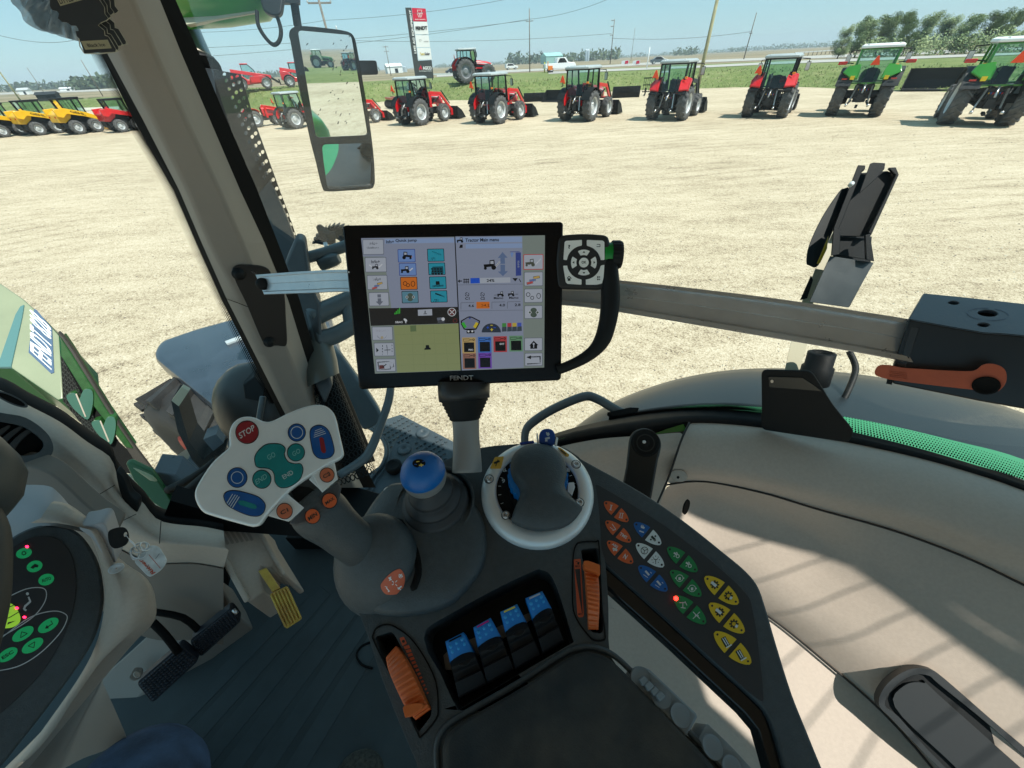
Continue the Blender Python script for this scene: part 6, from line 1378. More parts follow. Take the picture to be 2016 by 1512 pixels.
mb.face(CP.pts(Z5([(1652, 70), (1686, 66), (1704, 360), (1700, 366)]), .0011), SLATE2); mb.face(CP.pts(Z5([(1654, 75), (1680, 330), (1682, 350), (1668, 350)]), .0012), ORS) if 0 else None
text(mb, 'MAX', CP, *Z5([(1655, 58), (1686, 56), (1654, 42)]), .0012, INK); text(mb, 'MIN', CP, *Z5([(1676, 374), (1702, 372), (1675, 360)]), .0012, INK)
mb.face(CP.pts(stroke(Z5([(1658, 18), (1684, 26)]), 1.6), .0012), INK); mb.face(CP.pts(ell(*Z5([(1675, 32)])[0], 2), .0012), INK)
mb.face(CP.pts(ell(*Z5([(518, 546)])[0], 3), .0008), INK); mb.build('scale_print', root, recalc=False)
PAD = mat('arm pad fabric', (.062, .056, .046), .9, nz=(13, .55), nz2=(45, .3), bump=(700, .5, .001), c2=(.016, .024, .028))
pad = crv([(900, 1680), (878, 1560), (872, 1500), (874, 1462), (890, 1436), (940, 1404), (1030, 1352), (1110, 1300), (1145, 1285), (1175, 1287), (1205, 1302), (1250, 1345), (1330, 1430), (1410, 1515), (1540, 1680)], 4)
mb = MB(); P = CP.pts(pad, .004); c0 = sum(P, V())/len(P); rows = [[p-N*.012 for p in P], P, [c0+(p-c0)*.985+N*.004 for p in P], [c0+(p-c0)*.93+N*.008 for p in P]]; mb.loft(rows, PAD, closed=True); mb.face(rows[-1], PAD); mb.build('arm_pad', root)
mb = MB(); pr = crv([(888, 1680), (866, 1560), (860, 1500), (862, 1458), (882, 1426), (935, 1394), (1025, 1342), (1105, 1290), (1143, 1275), (1178, 1277), (1212, 1293), (1258, 1337), (1338, 1422), (1418, 1507), (1550, 1680)], 4); mb.tube(CP.pts(pr, .001), .0028, SLATE, 6); mb.build('pad_rim', root)
# round cover plate under the two joysticks
mb = MB(); cc = CP.at(812, 1088); q0 = (CP.at(950, 1088)-CP.at(675, 1088)).length/2
cov = crv([(755, 968), (800, 952), (850, 950), (905, 965), (945, 1010), (958, 1060), (953, 1110), (930, 1150), (890, 1190), (840, 1208), (780, 1214), (730, 1204), (690, 1172), (700, 1060)], 5)
P = CP.pts(cov, 0); c0 = sum(P, V())/len(P); mb.loft([P, [c0+(p-c0)*.992+N*.005 for p in P], [c0+(p-c0)*.93+N*.010 for p in P], [c0+(p-c0)*.7+N*.015 for p in P], [c0+(p-c0)*.3+N*.018 for p in P]], SLATE, closed=True); mb.face([c0+(p-c0)*.3+N*.018 for p in P], SLATE); mb.build('joystick_cover', root)
def screw(x, y, h=.004, r_=9, par=None, hole=True):
    mb = MB(); p = CP.at(x, y, h); s_ = r_*(p-C).dot(F)/FL
    mb.lathe(p, N, [(s_*1.25, -.004), (s_*1.25, .0004), (s_*1.1, .0002), (s_*1.05, -.002)], SLATE, 20)
    mb.lathe(p, N, [(s_, -.002), (s_, .0008), (s_*.8, .0016), (s_*.45, .0016), (s_*.42, 0), (.00001, 0)], STEEL, 20)
    for k in range(6): t = k*math.pi/3; q = p+(V(CP.at(x+1, y, h)-p)*6*0); mb.lathe(p+N*.0018+(N.orthogonal().normalized()*math.cos(t)+N.cross(N.orthogonal().normalized())*math.sin(t))*s_*.38, N, [(s_*.13, -.0004), (.00001, -.0002)], BLK, 6)
    mb.build('screw', par or arm)
for x, y, h in ((940, 1041, .008), (839, 1180, .008), (763, 966, .006)): screw(x, y, h, 8)

# ---------------- multifunction joystick
root = thing('driving_joystick', 'silver headed driving joystick with teal and blue buttons on the armrest', 'joystick', tuple(CP.at(745, 1110)))
mb = MB(); dc = CP.at(742, 1112, .012); ellipsoid(mb, dc, RT*.045, UP*.055, -F*.030, SLATE, 32, 16, 0, 110); mb.build('pivot_dome', root)
mb = MB(); mb.tube([CP.at(*q, .017) for q in crv(Z8([(1250, 820), (1320, 930), (1365, 1050), (1370, 1150), (1335, 1250)]), 4, False)], [.001]+[.0038]*15+[.001], BLK, 8); mb.build('dome_gap', root)
mb = MB(); GRP = SLATE
def Z8p(x, y, z, h): return (370+x/3.024, 750+y/3.024, z, h/3.024)
ptube(mb, [Z8p(690, 690, .355, 100), Z8p(745, 745, .357, 142), Z8p(805, 800, .362, 150), Z8p(880, 865, .368, 132), Z8p(950, 925, .374, 124), Z8p(1015, 975, .382, 122), Z8p(1060, 1010, .392, 118), Z8p(1085, 1040, .402, 128), Z8p(1100, 1070, .412, 150)], GRP, 28, flat=.82); mb.build('grip', root, sub=1)
JP = Plane(at(545, 900, .335), C-at(545, 900, .335)+V((0, 0, .10)))
ho = crv(Z8([(245, 370), (243, 310), (262, 255), (302, 220), (350, 209), (400, 217), (450, 238), (500, 236), (600, 188), (700, 150), (780, 139), (830, 152), (868, 188), (888, 240), (903, 310), (928, 420), (924, 450), (895, 472), (850, 492), (740, 560), (620, 645), (540, 725), (480, 790), (435, 852), (400, 868), (350, 862), (150, 806), (85, 778), (47, 722), (38, 665), (60, 608), (130, 500), (190, 440), (238, 400)]), 4)
mb = MB(); mb.prism(JP.pts(ho), -JP.n*.012, SILV); mb.build('head_plate', root, bevel=.0022, seg=3, ang=60)
mb = MB(); mb.prism(JP.pts(Z8([(598, 848), (690, 760), (800, 665), (895, 592), (915, 640), (900, 700), (850, 770), (780, 815), (700, 850), (640, 866)]), -.008), -JP.n*.016, mat('grip collar', (.06, .062, .066), .5)); mb.build('grip_collar', root, bevel=.002)
mb = MB(); mb.prism(JP.pts(Z8([(740, 560), (775, 525), (872, 478), (893, 585), (845, 625), (800, 664)]), -.003), -JP.n*.004, SILV); mb.prism(JP.pts(Z8([(475, 803), (525, 745), (590, 668), (612, 690), (692, 755), (655, 790), (600, 838)]), -.003), -JP.n*.004, SILV)
mb.prism(JP.pts(Z8([(720, 585), (745, 560), (802, 664), (780, 640)]), -.004), -JP.n*.006, SILV); mb.build('button_wing', root, bevel=.0008)
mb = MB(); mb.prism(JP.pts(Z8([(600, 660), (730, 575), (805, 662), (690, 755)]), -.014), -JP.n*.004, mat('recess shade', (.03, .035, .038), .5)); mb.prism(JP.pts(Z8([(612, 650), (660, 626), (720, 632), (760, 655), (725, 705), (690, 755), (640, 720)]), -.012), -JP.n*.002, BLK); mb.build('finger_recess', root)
TEAL = mat('teal button', (.0, .19, .19), .35, nz=(60, .15)); BLJ = mat('joystick blue button', (.0, .075, .27), .35, nz=(60, .15)); CRIM = mat('crimson button', (.23, .012, .02), .35, nz=(60, .15)); ORJ = mat('joystick orange button', (.62, .11, .03), .4)
def jbtn(outl, m, marks, name, h=.0012, rim=4.0, pl=JP, base=0.0, mm=None):
    c = (sum(p[0] for p in outl)/len(outl), sum(p[1] for p in outl)/len(outl)); mb = MB()
    R_ = []
    n = len(outl)
    for i, p in enumerate(outl):
        a = V(outl[i-1]); b = V(outl[(i+1) % n]); d = (b-a).normalized(); nn = V((d.y, -d.x)); R_.append((p[0]+nn.x*rim/3.024, p[1]+nn.y*rim/3.024))
    if rim: mb.prism(pl.pts(R_, base+.0004), -pl.n*.002, BLK)
    rows = [pl.pts(outl, base-.001), pl.pts(outl, base+h*.5)]; P = pl.pts(outl, base+h); c0 = sum(P, V())/n
    rows.append([c0+(p-c0)*.965 for p in P]); mb.loft(rows, m, closed=True); mb.face(rows[-1], m)
    for k in marks:
        if isinstance(k, tuple) and isinstance(k[0], str): text(mb, k[0], pl, *k[1], base+h+.0003, mm or k[2], k[3] if len(k) > 3 else .0)
        else:
            mb.face(pl.pts(k[0], base+h+.0003), k[1])
    return mb.build(name, root, recalc=False)
LN = mat('button print', (.50, .56, .56), .5); TLN = mat('teal print', (.20, .45, .42), .5)
def e8(x, y, r_, n=28): return ell(370+x/3.024, 750+y/3.024, r_/3.024, n=n)[::-1] if 0 else ell(370+x/3.024, 750+y/3.024, r_/3.024, n=n)
def ring8(x, y, r_, w):
    O = e8(x, y, r_); I = e8(x, y, r_-w); return [([O[i], O[(i+1) % 28], I[(i+1) % 28], I[i]], LN) for i in range(28)]
jbtn(e8(352, 305, 66), CRIM, [('STOP', Z8([(312, 345), (402, 292), (300, 312)]), WLN, .01)], 'stop_button')
for x, y, r_ in ((648, 307, 50), (293, 575, 57)): jbtn(e8(x, y, r_), BLJ, ring8(x, y, 37, 4), 'round_blue_button')
jbtn(e8(643, 425, 50), TEAL, [('GO', Z8([(628, 450), (672, 425), (618, 425)]), TLN)], 'small_go_button')
jbtn(e8(440, 585, 53), TEAL, [('END', Z8([(408, 618), (472, 578), (400, 590)]), TLN)], 'small_end_button')
S_ = crv(Z8([(402, 490), (400, 450), (425, 410), (465, 380), (510, 374), (550, 378), (574, 395), (578, 412), (572, 432), (580, 460), (600, 485), (640, 495), (668, 494), (682, 515), (680, 550), (660, 590), (620, 620), (580, 634), (545, 630), (520, 600), (516, 560), (500, 530), (470, 518), (430, 515), (410, 508)]), 3)
jbtn(S_, TEAL, [('GO', Z8([(480, 472), (524, 448), (468, 445)]), TLN), ('END', Z8([(572, 586), (630, 552), (558, 564)]), LN)], 'go_end_rocker')
def pill(L, col, bar, ln, body=BLJ, nm='rocker_button'):
    jbtn(crv(Z8(L), 4), body, [(Z8(bar), col)]+[(Z8(q), LN) for q in ln], nm)
pill([(728, 320), (735, 285), (765, 266), (800, 268), (830, 290), (850, 330), (866, 390), (868, 425), (848, 452), (810, 462), (775, 455), (750, 430), (738, 385)], CRIM, [(782, 340), (796, 334), (808, 345), (822, 415), (816, 430), (802, 428), (792, 415)],
     [[(755, 296), (795, 281), (797, 284), (757, 299)], [(752, 309), (806, 289), (808, 292), (754, 312)], [(749, 322), (815, 298), (817, 301), (751, 325)], [(748, 334), (820, 309), (822, 312), (750, 337)]])
pill([(215, 690), (225, 665), (260, 653), (310, 658), (390, 680), (430, 700), (458, 735), (452, 775), (430, 798), (400, 804), (350, 795), (280, 765), (235, 735)], TEAL, [(298, 722), (306, 712), (330, 712), (400, 735), (412, 750), (404, 762), (380, 760), (310, 738)],
     [[(230, 728), (264, 672), (268, 674), (234, 730)], [(240, 737), (280, 676), (284, 678), (244, 739)], [(250, 747), (293, 680), (297, 682), (254, 749)], [(262, 755), (304, 688), (308, 690), (266, 757)]])
for x, y, r_, s_, ln in ((828, 560, 41, 'C2', [(810, 583), (852, 560), (800, 562)]), (575, 775, 45, 'C1', [(556, 800), (600, 776), (547, 778)])): jbtn(e8(x, y, r_), mat('faded orange', (.50, .13, .06), .45), [(s_, Z8(ln), INK, .02)], 'orange_button', h=.003, base=-.003)
for x, y, r_, s_, ln in ((742, 805, 43, 'MIN', [(722, 834), (772, 800), (712, 812)]), (843, 713, 43, 'MAX', [(824, 738), (874, 704), (815, 722)])): jbtn(e8(x, y, r_), ORJ, [(s_, Z8(ln), INK, .02)], 'orange_button', h=.004, base=-.008)
IP = Plane(at(773, 1146, .385), N+V((0, 0, 0)))
ip = crv(Z8([(1148, 1225), (1155, 1200), (1200, 1150), (1250, 1120), (1275, 1130), (1292, 1170), (1285, 1220), (1262, 1262), (1220, 1273), (1180, 1270), (1158, 1250)]), 3); ctr_ = at(773, 1146, .36)
mb = MB(); IPl = Plane(dc-F*.0, C-dc); 
def ondome(x, y, o=.0006):   # ray onto the ellipsoid
    d = ray(x, y); M_ = Matrix((RT/.045, UP/.055, F/.030)); oc = M_ @ (C-dc); dv = M_ @ d; A_ = dv.dot(dv); B_ = 2*oc.dot(dv); C_ = oc.dot(oc)-1; disc = B_*B_-4*A_*C_
    t = (-B_-math.sqrt(max(0, disc)))/(2*A_); return C+d*(t-o)
c_ = (773, 1146)
rows = [[ondome(c_[0]+(x-c_[0])*f, c_[1]+(y-c_[1])*f) for x, y in ip] for f in (1, .75, .5, .25, .05)]; mb.loft(rows, mat('sticker orange', (.62, .13, .06), .5), closed=True)
for L, w_ in [([(1195, 1170), (1212, 1185)], 8), ([(1208, 1165), (1200, 1190)], 5), ([(1215, 1190), (1225, 1200)], 4), ([(1235, 1198), (1245, 1188)], 4), ([(1215, 1215), (1225, 1207)], 4), ([(1235, 1210), (1245, 1220)], 4), ([(1180, 1230), (1198, 1252)], 5), ([(1172, 1222), (1188, 1228)], 3), ([(1190, 1256), (1202, 1250)], 4), ([(1250, 1240), (1272, 1222)], 7), ([(1248, 1228), (1268, 1244)], 4), ([(1255, 1150), (1280, 1165)], 3), ([(1257, 1170), (1275, 1148)], 3)]:
    q = stroke(Z8(L), w_/2.6); mb.add([ondome(x, y, .0012) for x, y in q], [(0, 1, 2, 3)], WHT)
for r_ in (12, 6):
    O = ell(*Z8([(1266, 1162)])[0], r_/3, n=16); O2 = ell(*Z8([(1266, 1162)])[0], (r_-2.5)/3, n=16); mb.add([ondome(x, y, .0012) for x, y in O+O2], [(i, (i+1) % 16, 16+(i+1) % 16, 16+i) for i in range(16)], WHT)
mb.build('orange_sticker', root, recalc=False)

# ---------------- crossgate joystick (blue ball)
jb = CP.at(858, 990, .010); root = thing('ball_joystick', 'small joystick with a blue ball knob on a black ribbed boot', 'joystick', tuple(jb)); AXJ = (ZZ*.93+N*.2+LAT*-.05).normalized()
mb = MB(); mb.lathe(jb, N, [(.047, .004), (.045, .006), (.043, .001), (.042, -.006)], SLATE, 40); mb.lathe(jb, N, [(.043, -.006), (.001, -.005)], BLK, 40); mb.build('boot_ring', root)
RUB = mat('boot rubber', (.028, .032, .035), .55); mb = MB(); mb.lathe(jb, AXJ, [(.039, .000), (.040, .004), (.037, .0085), (.030, .010), (.029, .012), (.033, .015), (.032, .019), (.025, .022), (.023, .024), (.026, .028), (.024, .032), (.016, .037), (.014, .046)], RUB, 40); mb.build('rubber_boot', root)
mb = MB(); mb.lathe(jb, AXJ, [(.012, .042), (.018, .046), (.0222, .052), (.0236, .058), (.0236, .066)], mat('grey knob', (.21, .22, .22), .4), 36); mb.build('knob_base', root)
mb = MB(); mb.lathe(jb, AXJ, [(.0236, .0655), (.0241, .067), (.0236, .070), (.0210, .077), (.0160, .083), (.009, .087), (.003, .0885), (.0001, .0885)], mat('ball blue', (.0, .12, .42), .38, bump=(900, .15, .001)), 36); mb.build('blue_knob', root)
top = jb+AXJ*.0850; tx_, ty_, _z = proj(top); TP_ = Plane(at(tx_, ty_, _z-.004), C-top+AXJ*.15)
dx_, dy_ = tx_-831, ty_-893; mb = MB(); mb.prism(TP_.pts([(x+dx_, y+dy_) for x, y in ell(831, 893, 13, 8.5, 0, 24)], .001), -TP_.n*.002, BLK)
def tps(L, w_, h=.0014): return TP_.pts(stroke([(x+dx_, y+dy_) for x, y in L], w_), h)
YP_ = mat('yellow print', (.75, .55, .08), .5); mb.face(tps([(826, 890), (832, 889)], 1.6, .0014), YP_); mb.face(tps([(831, 897), (840, 896)], 2.2, .0014), YP_); mb.face(tps([(835, 893.5), (836, 899.5)], 2.2, .0015), YP_); mb.face(tps([(822, 895), (827, 895)], 1.4, .0014), BLU); mb.face(tps([(838, 889), (842, 889)], 1.4, .0014), BLU); mb.build('knob_badge', root, recalc=False)

# ---------------- rotary control dial
dl = CP.at(1057, 968); RD = (CP.at(1166, 962)-CP.at(948, 962)).length/2
root = thing('rotary_dial', 'silver ringed hand throttle dial with grey keyhole shaped cover and blue wheel', 'dial', tuple(dl))
mb = MB(); mb.lathe(dl, N, [(RD, 0), (RD, .004), (RD*.975, .007), (RD*.90, .011), (RD*.74, .0125), (RD*.72, .008)], SILV, 64); mb.build('outer_ring', root)
mb = MB(); mb.lathe(dl, N, [(RD*.72, .008), (RD*.5, .008)], BLK, 48); mb.build('scale_ring', root)
xd = (CP.at(1100, 968)-CP.at(1057, 968)).normalized(); yd = N.cross(xd)
def dp(a, r_, h=.0): return dl+(xd*math.cos(R(a))+yd*math.sin(R(a)))*RD*r_+N*h
dcy = CP.at(1060, 937)-CP.at(1057, 968)
mb = MB(); pr_ = []
wl = dl+dcy*.55
rows = [[wl+(xd*math.cos(R(k*3))+yd*math.sin(R(k*3)))*RD*(.515+.02*(k % 4 < 2))+N*h for k in range(120)] for h in (.006, .018, .022)]; mb.loft(rows, BLU2, closed=True, smooth=False); mb.face(rows[-1], BLU2); mb.build('blue_wheel', root)
mb = MB()
for i, a in enumerate(range(8, 205, 14)):
    p = dp(a, .69, .0088); q = dp(a, .64, .0088); w_ = N.cross(q-p).normalized()*.0004; mb.add([p-w_, q-w_, q+w_, p+w_], [(0, 1, 2, 3)], LN)
for s_, x, y in (('1', 1119, 925), ('2', 1106, 904), ('6', 1021, 888), ('7', 1006, 904), ('8', 993, 925), ('9', 991, 947)):
    text(mb, s_, Plane(dl+N*.009, N), (x-3, y+4), (x+3, y+4), (x-3, y-4), .0, LN)
mb.build('scale_numbers', root, recalc=False)
kc = crv(Z3([(1050, 452), (1110, 462), (1165, 490), (1205, 540), (1225, 600), (1225, 650), (1212, 700), (1222, 735), (1250, 775), (1290, 815), (1322, 848), (1290, 900), (1220, 950), (1130, 972), (1040, 975), (950, 955), (890, 925), (885, 915), (905, 850), (930, 790), (938, 755), (925, 715), (895, 670), (878, 620), (882, 560), (905, 510), (950, 472), (1000, 455)]), 3)
mb = MB(); KPl = Plane(CP.P, CP.n); P = [CP.at(x, y, .026) for x, y in kc]; c0 = sum(P, V())/len(P); c0 = CP.at(1058, 965, .026); P = [c0+(p-c0)*1.05 for p in P]
def hgt(p, f):
    return N*(.010*(1-f**4))
rows = [[CP.at(x, y, .026)-N*.017 for x, y in kc]]+[[c0+(p-c0)*f+hgt(p, f) for p in P] for f in (1, .985, .95, .88, .75, .5, .25, .05)]
mb.loft(rows, SLATE, closed=True); mb.face(rows[-1], SLATE); mb.build('grey_cover', root)
mb = MB(); P = [CP.at(x, y, .009) for x, y in crv(Z3([(845, 985), (875, 915), (895, 930), (950, 962), (1040, 982), (1130, 980), (1220, 957), (1290, 905), (1325, 850), (1348, 895), (1290, 970), (1200, 1025), (1100, 1050), (1000, 1046), (900, 1015)]), 3)]; mb.prism(P, -N*.006, mat('ring front grey', (.26, .29, .30), .3, .5)); mb.build('front_lip', root, bevel=.001)
mb = MB(); P = [CP.at(x, y, .012) for x, y in [(1118, 950), (1130, 949), (1132, 958), (1126, 976), (1117, 968)]]; mb.prism(P, -N*.004, SILV); mb.build('pointer', root, bevel=.0006)
for x, y in ((963, 943), (996, 1014), (1134, 914), (1141, 989)): screw(x, y, .012, 7.5, root)
STY = mat('sticker amber', (.62, .36, .04), .5)
mb = MB(); mb.prism(CP.pts(rnd_poly(Z3([(770, 525), (828, 520), (810, 600), (737, 598)]), 2), .0125), -N*.001, STY); mb.face(CP.pts(stroke(Z3([(765, 565), (800, 550)]), 4), .0132), INK); mb.face(CP.pts(stroke(Z3([(790, 540), (775, 585)]), 1.5), .0132), INK)
mb.build('amber_sticker', root); mb = MB(); mb.prism(CP.pts(rnd_poly(Z3([(1175, 462), (1195, 465), (1252, 510), (1245, 522), (1225, 518)]), 2), .0125), -N*.001, STY); mb.face(CP.pts(stroke(Z3([(1195, 480), (1232, 508)]), 2.5), .0132), INK); mb.build('amber_sticker', root)
mb = MB(); mb.prism(CP.pts(Z3([(930, 430), (1020, 418), (1025, 430), (935, 444)]), .012), -N*.002, mat('blue strip', (.01, .04, .25), .4)); mb.build('blue_strip', root)
RKp = Plane(CP.at(1077, 868, .022), C-CP.at(1077, 868)+N*.15); mb = MB(); mb.prism(RKp.pts(crv(Z3([(1060, 435), (1056, 385), (1072, 352), (1105, 340), (1140, 348), (1158, 375), (1160, 410), (1145, 448), (1105, 440)]), 4)), -RKp.n*.012, mat('rocker blue', (.0, .05, .25), .35)); 
for L, w_ in (([(1095, 408), (1125, 400)], 4), ([(1105, 382), (1122, 372)], 5), ([(1103, 365), (1118, 388)], 2.5), ([(1095, 420), (1110, 418)], 3.5)): mb.face(RKp.pts(stroke(Z3(L), w_), .0006), LN)
mb.build('blue_rocker', root, bevel=.0015)
mb = MB(); mb.prism(RKp.pts(Z3([(1038, 372), (1046, 370), (1056, 430), (1042, 440)]), .001), -RKp.n*.008, SILV); mb.build('rocker_guard', root); mb = MB(); mb.prism(RKp.pts(Z3([(1166, 395), (1180, 400), (1170, 455), (1156, 450)]), .001), -RKp.n*.008, SILV); mb.build('rocker_guard', root, bevel=.0006)

# ---------------- blue capped levers
lvs = [('leftmost blue capped hydraulic lever, black mark on its tip', [(795, 548), (915, 486), (985, 622), (826, 690)], [(985, 622), (1072, 832), (885, 928), (826, 690)], BLK),
       ('second blue capped hydraulic lever, magenta mark on its tip', [(980, 455), (1095, 390), (1166, 520), (1010, 592)], [(1166, 520), (1252, 735), (1075, 832), (1010, 592)], mat('magenta mark', (.5, .01, .2), .5)),
       ('third blue capped hydraulic lever, yellow mark on its tip', [(1158, 352), (1270, 300), (1336, 425), (1192, 492)], [(1336, 425), (1425, 640), (1262, 738), (1192, 492)], mat('yellow mark', (.7, .6, .05), .5)),
       ('rightmost blue capped hydraulic lever, grey mark on its tip', [(1325, 262), (1436, 214), (1500, 332), (1372, 405)], [(1500, 332), (1582, 548), (1440, 632), (1372, 405)], mat('grey mark', (.4, .45, .5), .5))]
LBK = mat('lever black', (.008, .008, .009), .5, spec=.2)
for lab, cap, body, mk in lvs:
    p0 = CP.at(*Z5([cap[0]])[0]); root = thing('hydraulic_lever', lab, 'lever', tuple(p0), group='blue capped levers in the armrest well')
    a, b, c, d = Z5(cap); e_, f_, g_, h_ = Z5(body)
    T = [CP.at(*a, .012), CP.at(*b, .012), CP.at(*c, .006), CP.at(*d, .006)]
    # cap: rounded shell with dimples
    A_, B_ = V(a), V(b); D_, C_ = V(d), V(c); mb = MB(); rows = []
    for k in range(13):
        v = k/12; l = A_.lerp(D_, v); r_ = B_.lerp(C_, v); r_ = r_; h = .012-.006*v+(.0 if k else -.002); row = []
        for j in range(9):
            u = j/8; q = l.lerp(r_, u); row.append(CP.at(q.x, q.y, h+.0018*(1-(2*u-1)**4)+.0008*math.sin(v*3)))
        rows.append([row[0]-N*.02]+row+[row[-1]-N*.02])
    mb.loft(rows, BLU2); mb.add([rows[0][0]]+rows[0][1:-1]+[rows[0][-1]], [tuple(range(len(rows[0])))], BLU2)
    for (u, v) in ((.2, .32), (.5, .28), (.8, .24), (.22, .56), (.5, .54), (.8, .48)):
        q = A_.lerp(D_, v).lerp(B_.lerp(C_, v), u); p = CP.at(q.x, q.y, .0135-.006*v); mb.lathe(p, N, [(.0019, -.0006), (.0017, .0006), (.0009, .0014), (.0001, .0015)], mat('dimple blue', (.02, .30, .66), .4), 10)
    q0 = A_.lerp(B_, .22).lerp(D_, .04); q1 = A_.lerp(B_, .82).lerp(C_, .04); q2 = q1.lerp(C_, .07); q3 = q0.lerp(D_, .07); mb.prism(CP.pts([tuple(q0), tuple(q1), tuple(q2), tuple(q3)], .0142), -N*.001, mk); mb.build('blue_cap', root, recalc=False)
    mb = MB(); M_ = [V(h_).lerp(V(g_), .0), V(e_)]; rows = []
    for k, (v, h) in enumerate(((-.05, .004), (.0, .008), (.12, .011), (.22, .009), (.30, .004), (.52, .002), (.54, .006), (.7, .004), (.95, .0), (1.0, -.006))):
        l = V(h_).lerp(V(g_), v); r_ = V(e_).lerp(V(f_), v); row = []
        for j in range(7):
            u = j/6; q = l.lerp(r_, u); q = q+V((0, -9*(1-(2*u-1)**2) if k < 2 else 0)); row.append(CP.at(q.x, q.y, h+.001*(1-(2*u-1)**2)))
        rows.append([row[0]-N*.03]+row+[row[-1]-N*.03])
    mb.loft(rows, LBK, smooth=False); mb.build('lever_body', root, bevel=.0008)
    mb = MB(); q = V(h_).lerp(V(e_), .5)+V((5, 9)); mb.prism(CP.pts(crv([(q.x-13, q.y+5), (q.x-2, q.y-4), (q.x+13, q.y-7), (q.x+4, q.y+6)], 4), .0125), -N*.002, LBK); mb.build('thumb_notch', root, bevel=.0006)

# ---------------- switch panel wing
WPn = Plane(CP.at(1300, 1150, -.006), CP.n+side_*.02)
root = thing('switch_panel', 'dark angled switch panel wing with pairs of coloured leaf shaped buttons', 'switch panel', tuple(WPn.at(1160, 940)))
wo = crv([(1140, 900), (1185, 925), (1240, 955), (1300, 992), (1360, 1035), (1420, 1083), (1465, 1120), (1492, 1152), (1508, 1195), (1530, 1270), (1560, 1365), (1590, 1440), (1625, 1525), (1680, 1650)], 4, False)+[(1600, 1680)]+crv([(1545, 1512), (1525, 1440), (1508, 1402), (1480, 1372), (1400, 1300), (1330, 1235), (1260, 1172), (1200, 1120), (1185, 1104)], 3, False)+[(1165, 1060), (1158, 960)]
mb = MB(); mb.prism(WPn.pts(wo), -N*.022, SLATE); mb.build('wing_frame', root, bevel=.005, seg=3, ang=50)
wf = rnd_poly([(1165, 955), (1176, 953), (1240, 990), (1310, 1035), (1400, 1103), (1450, 1147), (1478, 1178), (1490, 1240), (1502, 1340), (1505, 1385), (1480, 1368), (1380, 1278), (1260, 1170), (1175, 1092)], 10)
mb = MB(); mb.prism(WPn.pts(wf, .0008), -N*.003, SLATE2); mb.build('panel_face', root, bevel=.0004)
mb = MB(); mb.prism([WPn.at(x, y)-N*.006 for x, y in [(1180, 1100), (1262, 1166), (1402, 1294), (1514, 1400), (1552, 1500), (1600, 1650), (1560, 1650), (1515, 1490), (1500, 1440), (1470, 1405), (1330, 1275), (1190, 1150)]], -N*.02, mat('gloss black edge', (.01, .011, .012), .15)); mb.build('lower_edge', root, bevel=.003)
CO = {'o': mat('switch orange', (.60, .11, .03), .45, bump=(400, .1, .001)), 'b': mat('switch blue', (.005, .10, .33), .4), 'w': mat('switch white', (.62, .68, .68), .45), 'g': mat('switch green', (.008, .20, .06), .4), 'y': mat('switch yellow', (.68, .46, .02), .45)}
leaves = [((210, 325), (355, 443), 'oo', ('I', 'II')), ((218, 440), (370, 565), 'oo', ('v', 'TMS')), ((228, 560), (382, 692), 'oo', ('ABS', 'N')), ((388, 450), (550, 580), 'bw', ('L', 'T')), ((400, 575), (567, 713), 'ww', ('S', 'F')), ((415, 707), (587, 857), 'bb', ('p', 'p')),
          ((586, 597), (766, 742), 'gg', ('t', 't')), ((604, 735), (789, 888), 'gg', ('k', 'k')), ((625, 885), (817, 1052), 'gg', ('x', 'X')), ((808, 771), (1011, 935), 'yy', ('c', 'c')), ((835, 930), (1046, 1106), 'yy', ('c', 'c')), ((866, 1100), (1085, 1292), 'yy', ('m', 'm'))]
